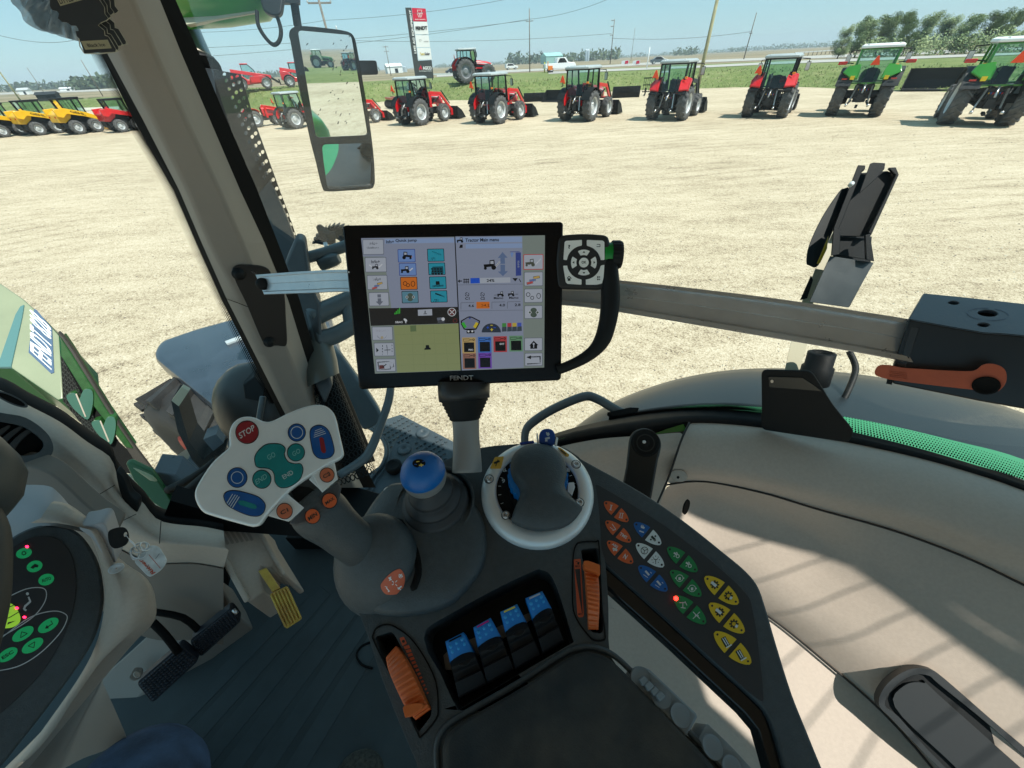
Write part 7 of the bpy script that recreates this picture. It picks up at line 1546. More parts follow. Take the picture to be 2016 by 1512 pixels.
for A0, B0, cs, gl in leaves:
    A_, B_ = V(Z4([A0])[0]), V(Z4([B0])[0]); ax_ = B_-A_; Ln = ax_.length; X = ax_/Ln; Y = V((-X.y, X.x)); wd = Ln*.185
    def LP(t, s_): return A_+X*(Ln*t)+Y*s_
    for hf in (0, 1):
        ts = [0.015+i*(.43/9) for i in range(10)] if hf == 0 else [.555+i*(.43/9) for i in range(10)]
        up = [LP(t, -wd*(1-(2*t-1)**2)**.66) for t in ts]; dn_ = [LP(t, wd*(1-(2*t-1)**2)**.66) for t in ts]
        O = [tuple(p) for p in up+dn_[::-1]]; m_ = CO[cs[hf]]; dark = cs[hf] in 'wy'; ink = INK if dark else WLN
        mb = MB(); mb.prism(WPn.pts(O, .0016), -N*.002, m_); tp = LP(.085 if hf == 0 else .915, 0); mb.face(WPn.pts(ell(tp.x, tp.y, 2.2, n=12), .0018), CHAS)
        c_ = LP(.30 if hf == 0 else .70, 0); g = gl[hf]; k = Ln/62
        def G(L, w_=1.2): mb.face(WPn.pts(stroke([(c_.x+x*k, c_.y+y*k) for x, y in L], w_*k), .0019), ink)
        def CI_(x, y, r_, w_=1.0):
            for i in range(12):
                a0, a1 = R(i*30), R(i*30+30); G([(x+r_*math.cos(a0), y+r_*math.sin(a0)), (x+r_*math.cos(a1), y+r_*math.sin(a1))], w_)
        if g in ('TMS', 'N', 'ABS'):
            w_, h_ = {'TMS': (7.5, 3), 'N': (3, 4.5), 'ABS': (6, 2.2)}[g]; ca, sa = X.x, X.y
            ang = R(32); ca, sa = math.cos(ang), math.sin(ang); oy = -4 if g == 'ABS' else 0
            T = lambda u, v: (c_.x+(u*ca-v*sa)*k, c_.y+(u*sa+v*ca+oy)*k); text(mb, g, WPn, T(-w_, h_), T(w_, h_), T(-w_, -h_), .0019, ink, .02)
            if g == 'ABS': G([(-4, 1), (4, 5)], 3.5); G([(-3, 6), (3, 0)], 2)
        elif g == 'I': G([(0, -5), (-2, 5)], 1.8); G([(-3, -5), (2.5, -4.5)], .9); G([(-4.5, 4.5), (1, 5.2)], .9)
        elif g == 'II':
            for o in (-2.2, 2.2): G([(o+1, -5), (o-1, 5)], 1.5)
            G([(-3.5, -5), (5, -4)], .9); G([(-5, 4.2), (3.2, 5.5)], .9)
        elif g == 'v': G([(-2, -6), (5, 4)], 1.2); G([(5, 4), (-1, 6)], 1.2); G([(-6, 0), (2, 6)], .9)
        elif g == 'L': G([(-2, -4), (4, -2)], 3.5); CI_(0, -5, 2.2, .8); G([(-5, 3), (3, 6)], 2.2)
        elif g == 'T': G([(-3, -3), (3, 3)], 4); G([(3, -4), (5, -2)], 3); G([(-5, 2), (-3, 4)], 3); CI_(3, 4, 1.5, 1.5)
        elif g == 'S': CI_(0, 0, 6, 1); G([(0, 0), (-4, -4)], 1); G([(0, 0), (5, -2)], 1); G([(0, 0), (-1, 6)], 1)
        elif g == 'F':
            for q in range(8): G([(5.5*math.cos(q*.785), 5.5*math.sin(q*.785)), (7*math.cos(q*.785), 7*math.sin(q*.785))], 1.3)
            G([(0, 0), (-4, -2)], 1.2); G([(0, 0), (4, -2)], 1.2); G([(0, 0), (0, 5)], 1.2)
        elif g == 'p': G([(-3, -4), (3, 3)], 3); G([(-6, 2), (1, 7)], .9); G([(5, -2), (7, 0)], 1)
        elif g == 't': CI_(2, 2.5, 2.6, 1.3); G([(-4, -3), (0, 0)], 2.6); G([(-4, 2), (-3, 3)], 2.2); G([(0, -4), (2, -1)], 1.5)
        elif g == 'k': CI_(0, 0, 5.2, .9); G([(0, -1.5), (0, 3)], 3.6); G([(-7, 0), (-5, 0)], 2); G([(5, 0), (7, 0)], 2)
        elif g == 'x': G([(-6, -2), (3, -2)], 1.1); G([(-1, -3), (-1, 5)], 1.1); G([(-4, 5), (3, 6)], 1.1); G([(2, -4), (5, 2)], 1)
        elif g == 'X': G([(-5, -5), (5, 5)], 1.1); G([(5, -5), (-5, 5)], 1.1); G([(-2, 0), (3, 1)], 2)
        elif g == 'c':
            for q in range(8): G([(3.5*math.cos(q*.785), 3.5*math.sin(q*.785)), (6.3*math.cos(q*.785), 6.3*math.sin(q*.785))], 2.2)
            CI_(0, 0, 3.6, 1.6); mb.face(WPn.pts(stroke([(c_.x-5*k*(1 if hf == 0 else -1), c_.y-4*k*(1 if hf == 0 else -1)), (c_.x+2*k, c_.y+2*k)], 4*k), .0021), CO['w'])
        elif g == 'm': G([(-3, -5), (3, 6)], 6.5); mb.face(WPn.pts(stroke([(c_.x-3.6*k, c_.y-4*k), (c_.x+1.8*k, c_.y+5*k)], 1.2*k), .0021), CO['w']); mb.face(WPn.pts(stroke([(c_.x-1*k, c_.y-5*k), (c_.x+4*k, c_.y+4*k)], 1.2*k), .0021), CO['w']); mb.face(WPn.pts(stroke([(c_.x+1*k, c_.y+8*k), (c_.x+8*k, c_.y+4*k)], 1.8*k), .0021), CO['w'])
        mb.build('leaf_button', root, recalc=False)
mb = MB(); p = WPn.at(1331, 1178, .0025); mb.lathe(p, N, [(.0022, -.002), (.0018, .001), (.0001, .0016)], mat('bright red led', (1, .015, .01), .3, emit=9), 12); mb.build('indicator_led', root)

# ---------------- grey hinge blocks beside the arm pad
HB = mat('hinge grey', (.20, .235, .25), .5)
for q, (lab, O, cs) in enumerate([('grey moulded cup strip beside the arm pad, front one with a black clip', [(1238, 1340), (1245, 1318), (1262, 1311), (1280, 1318), (1372, 1405), (1374, 1412), (1358, 1442), (1350, 1450)], [(1262, 1336, 20), (1302, 1371, 20), (1340, 1408, 20)]), ('grey moulded cup strip beside the arm pad at the bottom frame edge', [(1375, 1455), (1392, 1424), (1440, 1470), (1560, 1600), (1500, 1600)], [(1403, 1470, 20), (1442, 1512, 20)])]):
    HPz = Plane(CP.at(1300, 1380, .004), CP.n); root = thing('cup_strip', lab, 'moulded strip', tuple(HPz.at(*O[0])), group='grey moulded strips beside the arm pad')
    mb = MB(); mb.prism(HPz.pts(rnd_poly(O, 5)), -N*.03, HB); mb.build('strip_body', root, bevel=.003)
    for x, y, r_ in cs:
        mb = MB(); c_ = HPz.at(x, y, .001); s_ = r_*(c_-C).dot(F)/FL; mb.lathe(c_, N, [(s_, -.002), (s_*.97, .0012), (s_*.9, .0004), (s_*.5, .0002), (.0001, .0001)], HB, 24); mb.build('cup', root)
    if q == 0:
        mb = MB()
        for k in range(4): mb.prism(HPz.pts([(1258+k*11, 1338+k*10), (1268+k*11, 1330+k*10), (1278+k*11, 1341+k*10), (1266+k*11, 1352+k*10)], .006+.001*(k % 2)), -N*.006, HB)
        mb.build('clip', root, bevel=.001)

# ---------------- monitor
hv = (RT*1+UP*-.03*0+F*.05).normalized(); vv = (-UP*1+F*.16).normalized(); mc = at(900, 600, .43)
MN = Plane(mc, hv.cross(vv)); root = thing('display_monitor', 'black framed touch terminal showing menus, mounted above the armrest', 'monitor', tuple(at(915, 760, .43)))
BZ = mat('monitor bezel', (.006, .006, .007), .25, spec=.2); fr = rnd_poly([(673, 443), (1105, 436), (1109, 440), (1105, 749), (711, 767), (706, 762)], 8)
mb = MB(); mb.prism(MN.pts(fr), -MN.n*.028, BZ); mb.build('monitor_case', root, bevel=.002)
def e(n, c, k=1.0): return mat('screen '+n, lin(c), .3, emit=.62*k, spec=.25)
def Z1(L): return [(660+x/3.476, 420+y/3.476) for x, y in L]
_ms = {}
def flat_em(n, c, k=1.0):
    if n in _ms: return _ms[n]
    m = bpy.data.materials.new('screen '+n); m.use_nodes = True; b = m.node_tree.nodes['Principled BSDF']; b.inputs['Base Color'].default_value = (.01, .01, .012, 1); b.inputs['Roughness'].default_value = .22; b.inputs['Specular IOR Level'].default_value = .25
    b.inputs['Emission Color'].default_value = (*lin(c), 1); b.inputs['Emission Strength'].default_value = SCR*k; _ms[n] = m; return m
SCR = .44
sW = flat_em('lavender', (138, 147, 168)); sW2 = flat_em('light tile', (168, 176, 188)); sG = flat_em('strip grey', (128, 140, 134)); sB = flat_em('title blue', (138, 160, 196)); sK = flat_em('black', (16, 18, 20)); sD = flat_em('dark band', (38, 38, 36)); sM = flat_em('map green', (138, 148, 102)); sM2 = flat_em('map patch', (98, 118, 80)); sGr = flat_em('map line', (124, 136, 96))
sT = flat_em('tile blue', (110, 142, 196)); sTe = flat_em('tile teal', (42, 148, 170)); sO = flat_em('tile orange', (204, 112, 40)); sTg = flat_em('tile grey teal', (92, 138, 156)); sBl = flat_em('bar blue', (34, 84, 196)); sBd = flat_em('bar dark', (56, 72, 140)); sGreen = flat_em('signal green', (60, 175, 60)); sRed = flat_em('symbol red', (190, 40, 40)); sY = flat_em('symbol yellow', (205, 185, 50)); sWh = flat_em('white', (205, 210, 215)); sGy = flat_em('grey symbol', (105, 112, 125)); sPu = flat_em('purple', (120, 60, 190)); sBr = flat_em('brown', (150, 105, 85)); sAr = flat_em('arrow blue', (95, 115, 150))
mb = MB()
def sf(L, m, h=1): mb.face(MN.pts(Z1(L), .0003*h), m)
def sq(x0, y0, x1, y1, m, h=1, sk=0): sf([(x0, y0), (x1, y0-(x1-x0)*.012), (x1+sk, y1-(x1-x0)*.012), (x0+sk, y1)], m, h)
def sl(L, w, m, h=4): mb.face(MN.pts(stroke(Z1(L), w/3.476), .0003*h), m)
def stx(s_, x0, y0, x1, hh, m=None, h=4, b=.026): text(mb, s_, MN, *Z1([(x0, y0), (x1, y0-(x1-x0)*.02), (x0, y0-hh)]), .0003*h, m or sK, b)
sf([(177, 170), (1435, 150), (1430, 1055), (272, 1097)], sG, 1)
sf([(177, 170), (815, 162), (840, 640), (384, 648), (335, 296), (190, 296)], sW, 2); sf([(820, 158), (1280, 155), (1290, 1055), (862, 1075)], sW, 2); sf([(230, 648), (840, 638), (845, 752), (243, 770)], sD, 2); sf([(400, 768), (845, 755), (858, 1072), (425, 1090)], sM, 2)
sf([(340, 175), (812, 168), (813, 200), (342, 208)], sB, 3); sf([(822, 165), (1278, 160), (1279, 196), (823, 202)], sB, 3); sf([(892, 210), (1279, 205), (1280, 236), (893, 241)], sB, 3); sf([(815, 158), (822, 158), (866, 1078), (858, 1078)], sK, 4)
sf([(215, 540), (360, 537), (385, 648), (235, 650)], sG, 2)
def tile(x0, y0, x1, y1, m, rim=sK, sk=4, r_=5):
    w = 4; o = [(x0-w, y0-w), (x1+w, y0-w-2), (x1+w+sk, y1+w-2), (x0-w+sk, y1+w)]; mb.face(MN.pts(rnd_poly(Z1(o), 1.6), .0003*3), rim); i_ = [(x0, y0), (x1, y0-2), (x1+sk, y1-2), (x0+sk, y1)]; mb.face(MN.pts(rnd_poly(Z1(i_), 1.4), .0003*4), m)
for (x0, y0, x1, y1) in ((190, 182, 326, 280), (206, 305, 345, 400), (220, 428, 352, 520), (232, 545, 362, 632), (254, 780, 388, 866), (268, 890, 398, 975), (280, 1000, 408, 1080)): tile(x0, y0, x1, y1, sW2, sGy)
for (x0, y0, x1, y1, rm) in ((1292, 285, 1420, 382, sRed), (1296, 405, 1418, 495, sGy), (1297, 520, 1416, 608, sGy), (1298, 635, 1415, 718, sGy), (1298, 856, 1415, 938, sGy), (1300, 960, 1415, 1042, sGy)): tile(x0, y0, x1, y1, sW2, rm, sk=0)
for i, (y0, y1) in enumerate(((250, 332), (346, 424), (440, 520), (536, 612))):
    tile(430+i*9, y0, 542+i*7, y1, [sT, sT, sO, sTg][i], sBd if i < 2 else sK); tile(632+i*7, y0-3, 740+i*7, y1-5, sTe, sK)
stx('Info+', 232, 216, 290, 22); stx('Quickjump', 216, 246, 300, 18); stx('Info+', 246, 342, 305, 22); stx('Info+', 258, 462, 314, 22); stx('Info+', 348, 206, 402, 22); stx('Quick jump', 412, 202, 558, 26); stx('Tractor Main menu', 890, 196, 1120, 24)
def trac(x, y, s_, m=sK, flip=1):
    s_ *= 1.2
    T = lambda u, v: (x+u*s_*flip, y+v*s_)
    mb.face(MN.pts(ell(*Z1([T(12, 4)])[0], 8*s_/3.476, n=16), .0015), m); mb.face(MN.pts(ell(*Z1([T(-16, 7)])[0], 5*s_/3.476, n=14), .0015), m); sf([T(-22, -6), T(4, -8), T(16, 0), T(-20, 4)], m, 5); sf([T(-2, -20), T(14, -22), T(16, -4), T(-2, -4)], m, 5); sf([T(1, -17), T(11, -18), T(12, -8), T(1, -8)], sW2, 6)
trac(490, 296, 1.3, sK, -1); sl([(500, 290), (525, 300)], 14, flat_em('salmon', (190, 120, 100))); trac(480, 392, 1.2); sl([(500, 400), (530, 375)], 8, sWh); sl([(1320, 352), (1345, 345)], 3, sK); trac(1335, 345, 1.3, flat_em('olive', (75, 80, 70))); sl([(1370, 350), (1408, 312)], 7, sWh)
trac(275, 370, .9); sl([(232, 352), (262, 372)], 7, sWh); sl([(295, 372), (322, 348)], 7, sWh); trac(1060, 362, 1.7); sl([(1098, 365), (1128, 328)], 9, sWh); sl([(1098, 365), (1128, 328)], 3, sK, 5); trac(855, 188, .9)
for (x, y, s_) in ((283, 494, 1), (1350, 455, 1.25)):
    for c_, dx, dy in ((sBl, 0, 2), (sY, 22, -14), (sRed, -14, 16)): sl([(x-18*s_+dx*s_, y+dy*s_+5), (x+18*s_+dx*s_, y+dy*s_-4)], 15*s_, sK); sl([(x-16*s_+dx*s_, y+dy*s_+5), (x+16*s_+dx*s_, y+dy*s_-4)], 11*s_, [flat_em('dull blue', (95, 115, 165)), flat_em('dull ochre', (190, 160, 90)), flat_em('dull red', (180, 80, 75))][(sBl, sY, sRed).index(c_)], 5)
sf([(288, 555), (312, 554), (313, 575), (290, 576)], sGy, 5); sf([(290, 582), (314, 581), (315, 602), (328, 602), (305, 630), (277, 604), (291, 603)], sGy, 5)
def tl(s_, L, w, m=sK): [sl(L[i:i+2], w, m) for i in range(len(L)-1)]
for dx, dy in ((0, 0), (22, 286)):
    sl([(662+dx, 262+dy), (728+dx, 285+dy)], 10, sK)
    for k in range(3): sl([(650+dx+k*16, 322+dy), (662+dx+k*9, 302+dy)], 6, sK)
for k in range(4):
    for j in range(3): sf([(655+k*20+j*3, 376+j*16), (668+k*20+j*3, 375+j*16), (671+k*20+j*3, 385+j*16), (657+k*20+j*3, 386+j*16)], sK, 5)
sf([(665, 365), (738, 362), (742, 412), (655, 416)], flat_em('teal dark', (22, 80, 95)), 4.5); sl([(663, 500), (742, 496)], 14, sK); sf([(688, 465), (712, 464), (716, 488), (688, 490)], sK, 5)
for (x, y, r_) in ((478, 480, 15), (498, 492, 13), (1320, 556, 15), (1348, 578, 13)):
    O = ell(x, y, r_, n=16); I_ = ell(x, y, r_-4, n=16); [mb.face(MN.pts(Z1([O[i], O[(i+1) % 16], I_[(i+1) % 16], I_[i]]), .0016), sK) for i in range(16)]
for (x, y) in ((532, 482), (1392, 565)):
    O = ell(x, y, 15, 20, n=16); I_ = ell(x, y, 11, 16, n=16); [mb.face(MN.pts(Z1([O[i], O[(i+1) % 16], I_[(i+1) % 16], I_[i]]), .0016), sK) for i in range(16)]; sl([(x-4, y-8), (x+3, y), (x-2, y+8)], 4, sK)
for (x, y, s_) in ((513, 573, .85), (1358, 678, 1)):
    mb.face(MN.pts(Z1(ell(x, y-14*s_, 22*s_, 18*s_, n=16)), .0015), flat_em('grey green', (75, 90, 80))); mb.face(MN.pts(Z1(ell(x, y+16*s_, 22*s_, 18*s_, n=16)), .0015), flat_em('grey green', (75, 90, 80)))
    for q in (-1, 1): mb.face(MN.pts(Z1(ell(x+q*26*s_, y, 11*s_, n=14)), .0016), sWh); mb.face(MN.pts(Z1(ell(x+q*26*s_, y, 8*s_, n=14)), .0018), flat_em('grey green', (75, 90, 80)))
sf([(1145, 265), (1180, 304), (1160, 304), (1162, 345), (1130, 346), (1130, 305), (1112, 306)], sAr, 4); sf([(1130, 352), (1162, 351), (1162, 396), (1182, 396), (1148, 430), (1112, 398), (1131, 398)], sAr, 4)
sf([(1234, 268), (1270, 267), (1273, 425), (1236, 428)], sBd, 4); stx('%66', 1247, 372, 1266, 14, sW, 5) if 0 else text(mb, '99%', MN, *Z1([(1262, 372), (1260, 322), (1248, 372)]), .0015, sW); sl([(1195, 264), (1262, 262)], 4, sBd); sf([(1210, 265), (1224, 280), (1214, 281), (1214, 297), (1204, 297), (1204, 281), (1196, 280)], sT, 5)
sf([(855, 215), (872, 214), (872, 236), (848, 237)], sK, 5); sf([(925, 443), (1198, 438), (1199, 474), (926, 480)], sW2, 3); sf([(925, 443), (988, 442), (990, 478), (926, 480)], sBl, 4); stx('24%', 1036, 470, 1090, 20); sf([(1212, 444), (1250, 443), (1232, 466)], sK, 4); sl([(1258, 448), (1270, 470)], 5, sK); sl([(840, 464), (868, 463)], 7, sK); sf([(838, 464), (852, 452), (852, 476)], sK, 5)
for k in range(3): sl([(882+k*14, 446), (882+k*14, 480)], 5, sK); 
for y in (454, 470): sl([(876, y), (916, y-1)], 5, sK)
for y in (490, 668): sl([(836, y), (1284, y-6)], 3, sGy)
for x, s_ in ((889, 'C1'), (994, 'C2')):
    stx(s_, x, 592, x+30, 18, b=.03); O = ell(x+13, 555, 15, n=14); I_ = ell(x+13, 555, 11, n=14); [mb.face(MN.pts(Z1([O[i], O[(i+1) % 14], I_[(i+1) % 14], I_[i]]), .0016), sK) for i in range(14) if i % 4 != 3]; sl([(x, 545), (x+24, 568)], 3, sK)
stx('Memo', 1085, 588, 1150, 16, b=.02); stx('Memo', 1190, 586, 1254, 16, b=.02); trac(1132, 558, .9); trac(1205, 555, .9); sl([(1088, 560), (1108, 559)], 6, sGy); sl([(1232, 554), (1252, 553)], 6, sGy)
for x, s_, on in ((860, '4.6', 0), (966, '34.2', 1), (1072, '4.0', 0), (1178, '2.8', 0)):
    y = 612-(x-860)*.02
    if on: sq(x, y-4, x+90, y+42, sO, 4)
    else: sl([(x, y), (x+90, y-2)], 4, sGy); sl([(x, y), (x, y+46)], 4, sGy)
    stx(s_, x+50-(16 if on else 0), y+30, x+90, 18)
for x, y in ((405, 692), (415, 690), (426, 688), (437, 686)): i = (x-405)//10; sf([(x, y), (x+7, y), (x+7, y-12-i*9), (x, y-12-i*9)], sGreen, 4)
stx('SBAS', 410, 752, 462, 14, sWh, b=.02); sf([(565, 660), (662, 655), (664, 698), (567, 701)], sW2, 4); sl([(615, 665), (615, 690)], 4, sK, 5); sl([(604, 688), (628, 687)], 4, sK, 5); sf([(608, 678), (622, 677), (615, 668)], sK, 5)
O = ell(798, 676, 29, n=20); mb.face(MN.pts(Z1(O), .0013), sWh); mb.face(MN.pts(Z1(ell(798, 676, 25, n=20)), .0014), sK); mb.face(MN.pts(Z1(ell(798, 676, 21, n=20)), .0015), flat_em('wheel red grey', (110, 60, 60))); sl([(782, 660), (815, 692)], 5, sWh, 6); sl([(782, 692), (815, 660)], 5, sWh, 6); sl([(775, 677), (822, 675)], 4, sK, 6)
mb.face(MN.pts(Z1(ell(738, 724, 12, n=14)), .0014), sWh); sf([(695, 715), (728, 712), (722, 732), (700, 735)], sGy, 4); stx('RECORD', 702, 748, 748, 9, sGy); sl([(470, 720), (490, 742)], 8, sGy); mb.face(MN.pts(Z1(ell(480, 730, 14, 8, 35, n=14)), .0014), sWh); sl([(480, 735), (484, 752)], 6, sWh); mb.face(MN.pts(Z1(ell(820, 734, 16, n=16)), .0012), flat_em('dim red', (95, 45, 42))); mb.face(MN.pts(Z1(ell(820, 734, 10, n=16)), .0014), sD)
sf([(512, 768), (553, 766), (555, 808), (515, 810)], sM2, 4)
for k in range(4): sl([(520+k*75, 760-k*2), (540+k*78, 1085-k*4)], 1.5, sGr, 3); sl([(408+k*5, 830+k*70), (848+k*4, 818+k*70)], 1.5, sGr, 3)
sf([(612, 922), (652, 920), (654, 932), (610, 934)], sK, 5); sf([(620, 902), (640, 901), (646, 922), (618, 923)], sK, 5)
sf([(280, 920), (298, 937), (282, 952)], sK, 5); sl([(352, 900), (360, 968)], 4, sK); sl([(335, 936), (378, 934)], 5, sK)
for y in (902, 922, 942, 960): sl([(322, y), (324, y+10)], 5, sK); sl([(388, y-3), (390, y+8)], 5, sK)
for L in ([(292, 1018), (372, 1014)], [(372, 1014), (378, 1066)], [(378, 1066), (298, 1070)], [(298, 1070), (292, 1018)]): sl(L, 7, sK)
sf([(300, 1040), (330, 1038), (338, 1062), (302, 1066)], flat_em('dim red', (95, 45, 42)), 5); sl([(325, 1052), (350, 1032)], 6, sK, 6); sl([(378, 1022), (398, 1020), (400, 1050), (380, 1056)], 7, sK)
for y0 in (796,):
    for k in range(9): sl([(280+k*10, y0+4*(k % 2)), (284+k*10, y0+14)], 5, flat_em('tile faint', (150, 152, 165)))
    O = ell(320, 825, 34, n=20, a0=20, a1=160)
    for i in range(len(O)-1): sl([O[i], O[i+1]], 5, sGy)
    mb.face(MN.pts(Z1(ell(320, 850, 10, n=14)), .0016), flat_em('tile tan', (165, 155, 130)))
for i, (x, c_) in enumerate(((1142, (70, 140, 70)), (1178, (180, 60, 70)), (1212, (190, 170, 70)), (1246, (70, 90, 180)))): sf([(x, 752-i), (x+28, 751-i), (x+28, 776-i), (x, 778-i)], flat_em('hyd%d' % i, c_), 5); sf([(x, 778-i), (x+30, 776-i), (x+31, 808-i), (x-2, 810-i)], flat_em('slate sym', (62, 74, 84)), 4)
sf([(858, 735), (905, 708), (920, 704), (938, 708), (992, 735), (988, 755), (965, 796), (940, 800), (910, 802), (880, 795), (860, 760)], sK, 4); sf([(866, 740), (908, 714), (934, 714), (984, 740), (958, 788), (888, 790)], flat_em('grey panel', (118, 126, 150)), 5); sl([(872, 748), (892, 782)], 20, sGreen, 6); sl([(972, 748), (952, 782)], 20, sY, 6); mb.face(MN.pts(Z1(ell(921, 718, 6, n=10)), .0021), sBd); sf([(898, 804), (952, 802), (954, 820), (900, 822)], sK, 5); mb.face(MN.pts(Z1(ell(912, 808, 7, n=10)), .0018), sWh); mb.face(MN.pts(Z1(ell(938, 807, 7, n=10)), .0018), sWh)
O = ell(1068, 815, 66, 62, n=20, a0=180, a1=360); mb.face(MN.pts(Z1(O), .0014), flat_em('dial slate', (48, 58, 72))); sl([(1062, 796), (1080, 796)], 6, sY, 6); sl([(1071, 786), (1071, 806)], 6, sY, 6); sl([(1036, 782), (1052, 782)], 5, sBl, 6); sl([(1044, 774), (1044, 790)], 5, sBl, 6); sl([(1084, 782), (1100, 782)], 5, sBl, 6); sl([(1062, 766), (1078, 766)], 5, sY, 6)
for (x, y, c_, tx_) in ((872, 884, (185, 160, 105), 'PRIO'), (980, 880, (65, 115, 190), ''), (1086, 876, (175, 65, 70), 'EXT'), (1194, 872, (105, 150, 115), ''), (876, 992, (150, 110, 95), ''), (982, 988, (115, 75, 175), '')):
    m_ = flat_em('cyl%d%d' % (x, y), c_); sq(x-4, y-34, x+88, y+74, m_, 3, 2); sq(x+8, y, x+78, y+66, sK, 5, 2); sl([(x+4, y-16), (x+46, y-18)], 18, sK, 5); sl([(x+6, y-16), (x+44, y-18)], 12, m_, 6); sl([(x+48, y-18), (x+64, y-18)], 5, sK, 5); mb.face(MN.pts(Z1(ell(x+74, y-19, 8, n=12)), .0017), sK); mb.face(MN.pts(Z1(ell(x+74, y-19, 4, n=12)), .0019), m_)
    if tx_: stx(tx_, x+40, y+(56 if tx_ == 'PRIO' else 24), x+72, 12, sWh, 6)
sf([(1358, 872), (1390, 902), (1382, 903), (1382, 926), (1335, 927), (1335, 905), (1328, 905)], sK, 5); sl([(1358, 892), (1358, 920)], 6, sW2, 6); mb.face(MN.pts(Z1(ell(1358, 893, 7, n=12)), .0018), sW2)
for L in ([(1315, 984), (1404, 980)], [(1402, 978), (1402, 1030)], [(1404, 1027), (1312, 1031)]): sl(L, 8, sK)
sf([(1308, 985), (1340, 972), (1340, 998)], sK, 5)
mb.build('screen', root, recalc=False)
mb = MB(); text(mb, 'FENDT', MN, *Z1([(786, 1143), (946, 1139), (784, 1112)]), .0004, mat('logo silver', (.62, .64, .65), .4), .015)
mb.build('case_logo', root, recalc=False); mb = MB(); mb.face(MN.pts(ell(*Z1([(93, 402)])[0], 1.6), .0004), WHT); mb.build('status_light', root, recalc=False)
# keypad
KD = Plane(at(1150, 515, .425), MN.n+V((-.12, -.05, 0))); mb = MB(); kb = crv(Z1([(1520, 230), (1530, 175), (1560, 148), (1640, 140), (1710, 138), (1800, 142), (1852, 150), (1875, 175), (1880, 240), (1868, 400), (1850, 480), (1822, 520), (1700, 522), (1600, 520), (1540, 515), (1515, 480), (1510, 350)]), 4)
mb.prism(KD.pts(kb), -KD.n*.022, mat('keypad black', (.018, .02, .022), .4)); mb.build('keypad_body', root, bevel=.003)
KW = mat('key white', (.88, .90, .88), .4)
def key(O, marks, nm): 
    mb = MB(); mb.prism(KD.pts(rnd_poly(Z1(O), 1.6), .0022), -KD.n*.003, KW)
    for L, w_ in marks: mb.face(KD.pts(stroke(Z1(L), w_/3.476), .0025), INK)
    return mb, nm
def arc1(cx, cy, r_, a0, a1, n=6): return [(cx+r_*math.cos(R(a0+(a1-a0)*i/n)), cy+r_*math.sin(R(a0+(a1-a0)*i/n))) for i in range(n+1)]
kx, ky = 1702, 336
for O, mk, tx_ in (([(1570, 195), (1580, 188), (1688, 182), (1688, 218)]+arc1(kx, ky, 118, -98, -172)+[(1562, 315)], [], '?'), ([(1722, 182), (1830, 186), (1842, 196), (1843, 318), (1818, 318)]+arc1(kx, ky, 118, -8, -80), [([(1790, 212), (1812, 212)], 4), ([(1812, 212), (1812, 228)], 4), ([(1812, 228), (1788, 228)], 4)], None),
                   ([(1560, 358), (1588, 358)]+arc1(kx, ky, 118, 170, 98)+[(1686, 488), (1590, 482), (1578, 470)], [([(1600, 462), (1600, 444)], 18), ([(1586, 446), (1600, 430)], 5), ([(1600, 430), (1616, 446)], 5)], None), ([(1716, 488), (1716, 452)]+arc1(kx, ky, 118, 82, 10)+[(1842, 352), (1836, 440), (1826, 480), (1790, 488)], [([(1792, 436), (1802, 436)], 10), ([(1802+4, 436), (1812, 436)], 10), ([(1792, 452), (1802, 452)], 10), ([(1806, 452), (1812, 452)], 10)], None)):
    mb, _ = key(O, mk, '')
    if tx_: text(mb, '?', KD, *Z1([(1594, 242), (1610, 241), (1592, 216)]), .0025, INK, .03)
    mb.build('corner_key', root)
for a0 in (-90, 0, 90, 180):
    O = arc1(kx, ky, 88, a0-28, a0+28)+arc1(kx, ky, 52, a0+24, a0-24); mb, _ = key(O, [], ''); ca, sa = math.cos(R(a0)), math.sin(R(a0)); T = lambda u, v: (kx+u*ca-v*sa, ky+u*sa+v*ca); mb.face(KD.pts(Z1([T(78, 0), T(66, 9), T(66, -9)]), .0026), INK); mb.build('arrow_key', root)
mb = MB(); mb.prism(KD.pts(Z1(ell(kx, ky, 33, n=24)), .0026), -KD.n*.003, KW); text(mb, 'OK', KD, *Z1([(1686, 345), (1718, 344), (1686, 326)]), .0029, INK, .02); mb.build('ok_key', root)
mb = MB(); p0 = KD.at(*Z1([(1880, 285)])[0], -.012); p1 = KD.at(*Z1([(1892, 285)])[0], -.012); ax_ = (p1-p0).normalized(); kr = 26*.43/FL
mb.lathe(p0, ax_, [(kr*.9, -.008), (kr*.9, .002)], mat('knob green', (.0, .25, .03), .4), 28)
rows = [[p0+ax_*h+(KD.n*math.cos(R(k*7.5))+ax_.cross(KD.n)*math.sin(R(k*7.5)))*kr*rr2*(1+.03*(k % 2)) for k in range(48)] for h, rr2 in ((.001, .96), (.002, 1.02), (.010, 1.02), (.013, .94), (.0135, .5))]; mb.loft(rows, DK, closed=True, smooth=False); mb.face(rows[-1], DK); mb.build('rotary_knob', root)
mb = MB(); ptube(mb, [(1198, 515, .432, 17), (1200, 545, .432, 18), (1202, 575, .433, 18.5), (1200, 610, .434, 18), (1195, 640, .435, 17), (1186, 668, .436, 16), (1170, 690, .437, 13), (1145, 708, .439, 11), (1115, 722, .441, 10), (1098, 728, .443, 10)], DK, 16, smoothn=4); ptube(mb, [(1200, 500, .436, 10), (1200, 540, .434, 12)], DK, 12, smoothn=0); mb.build('grip_handle', root)
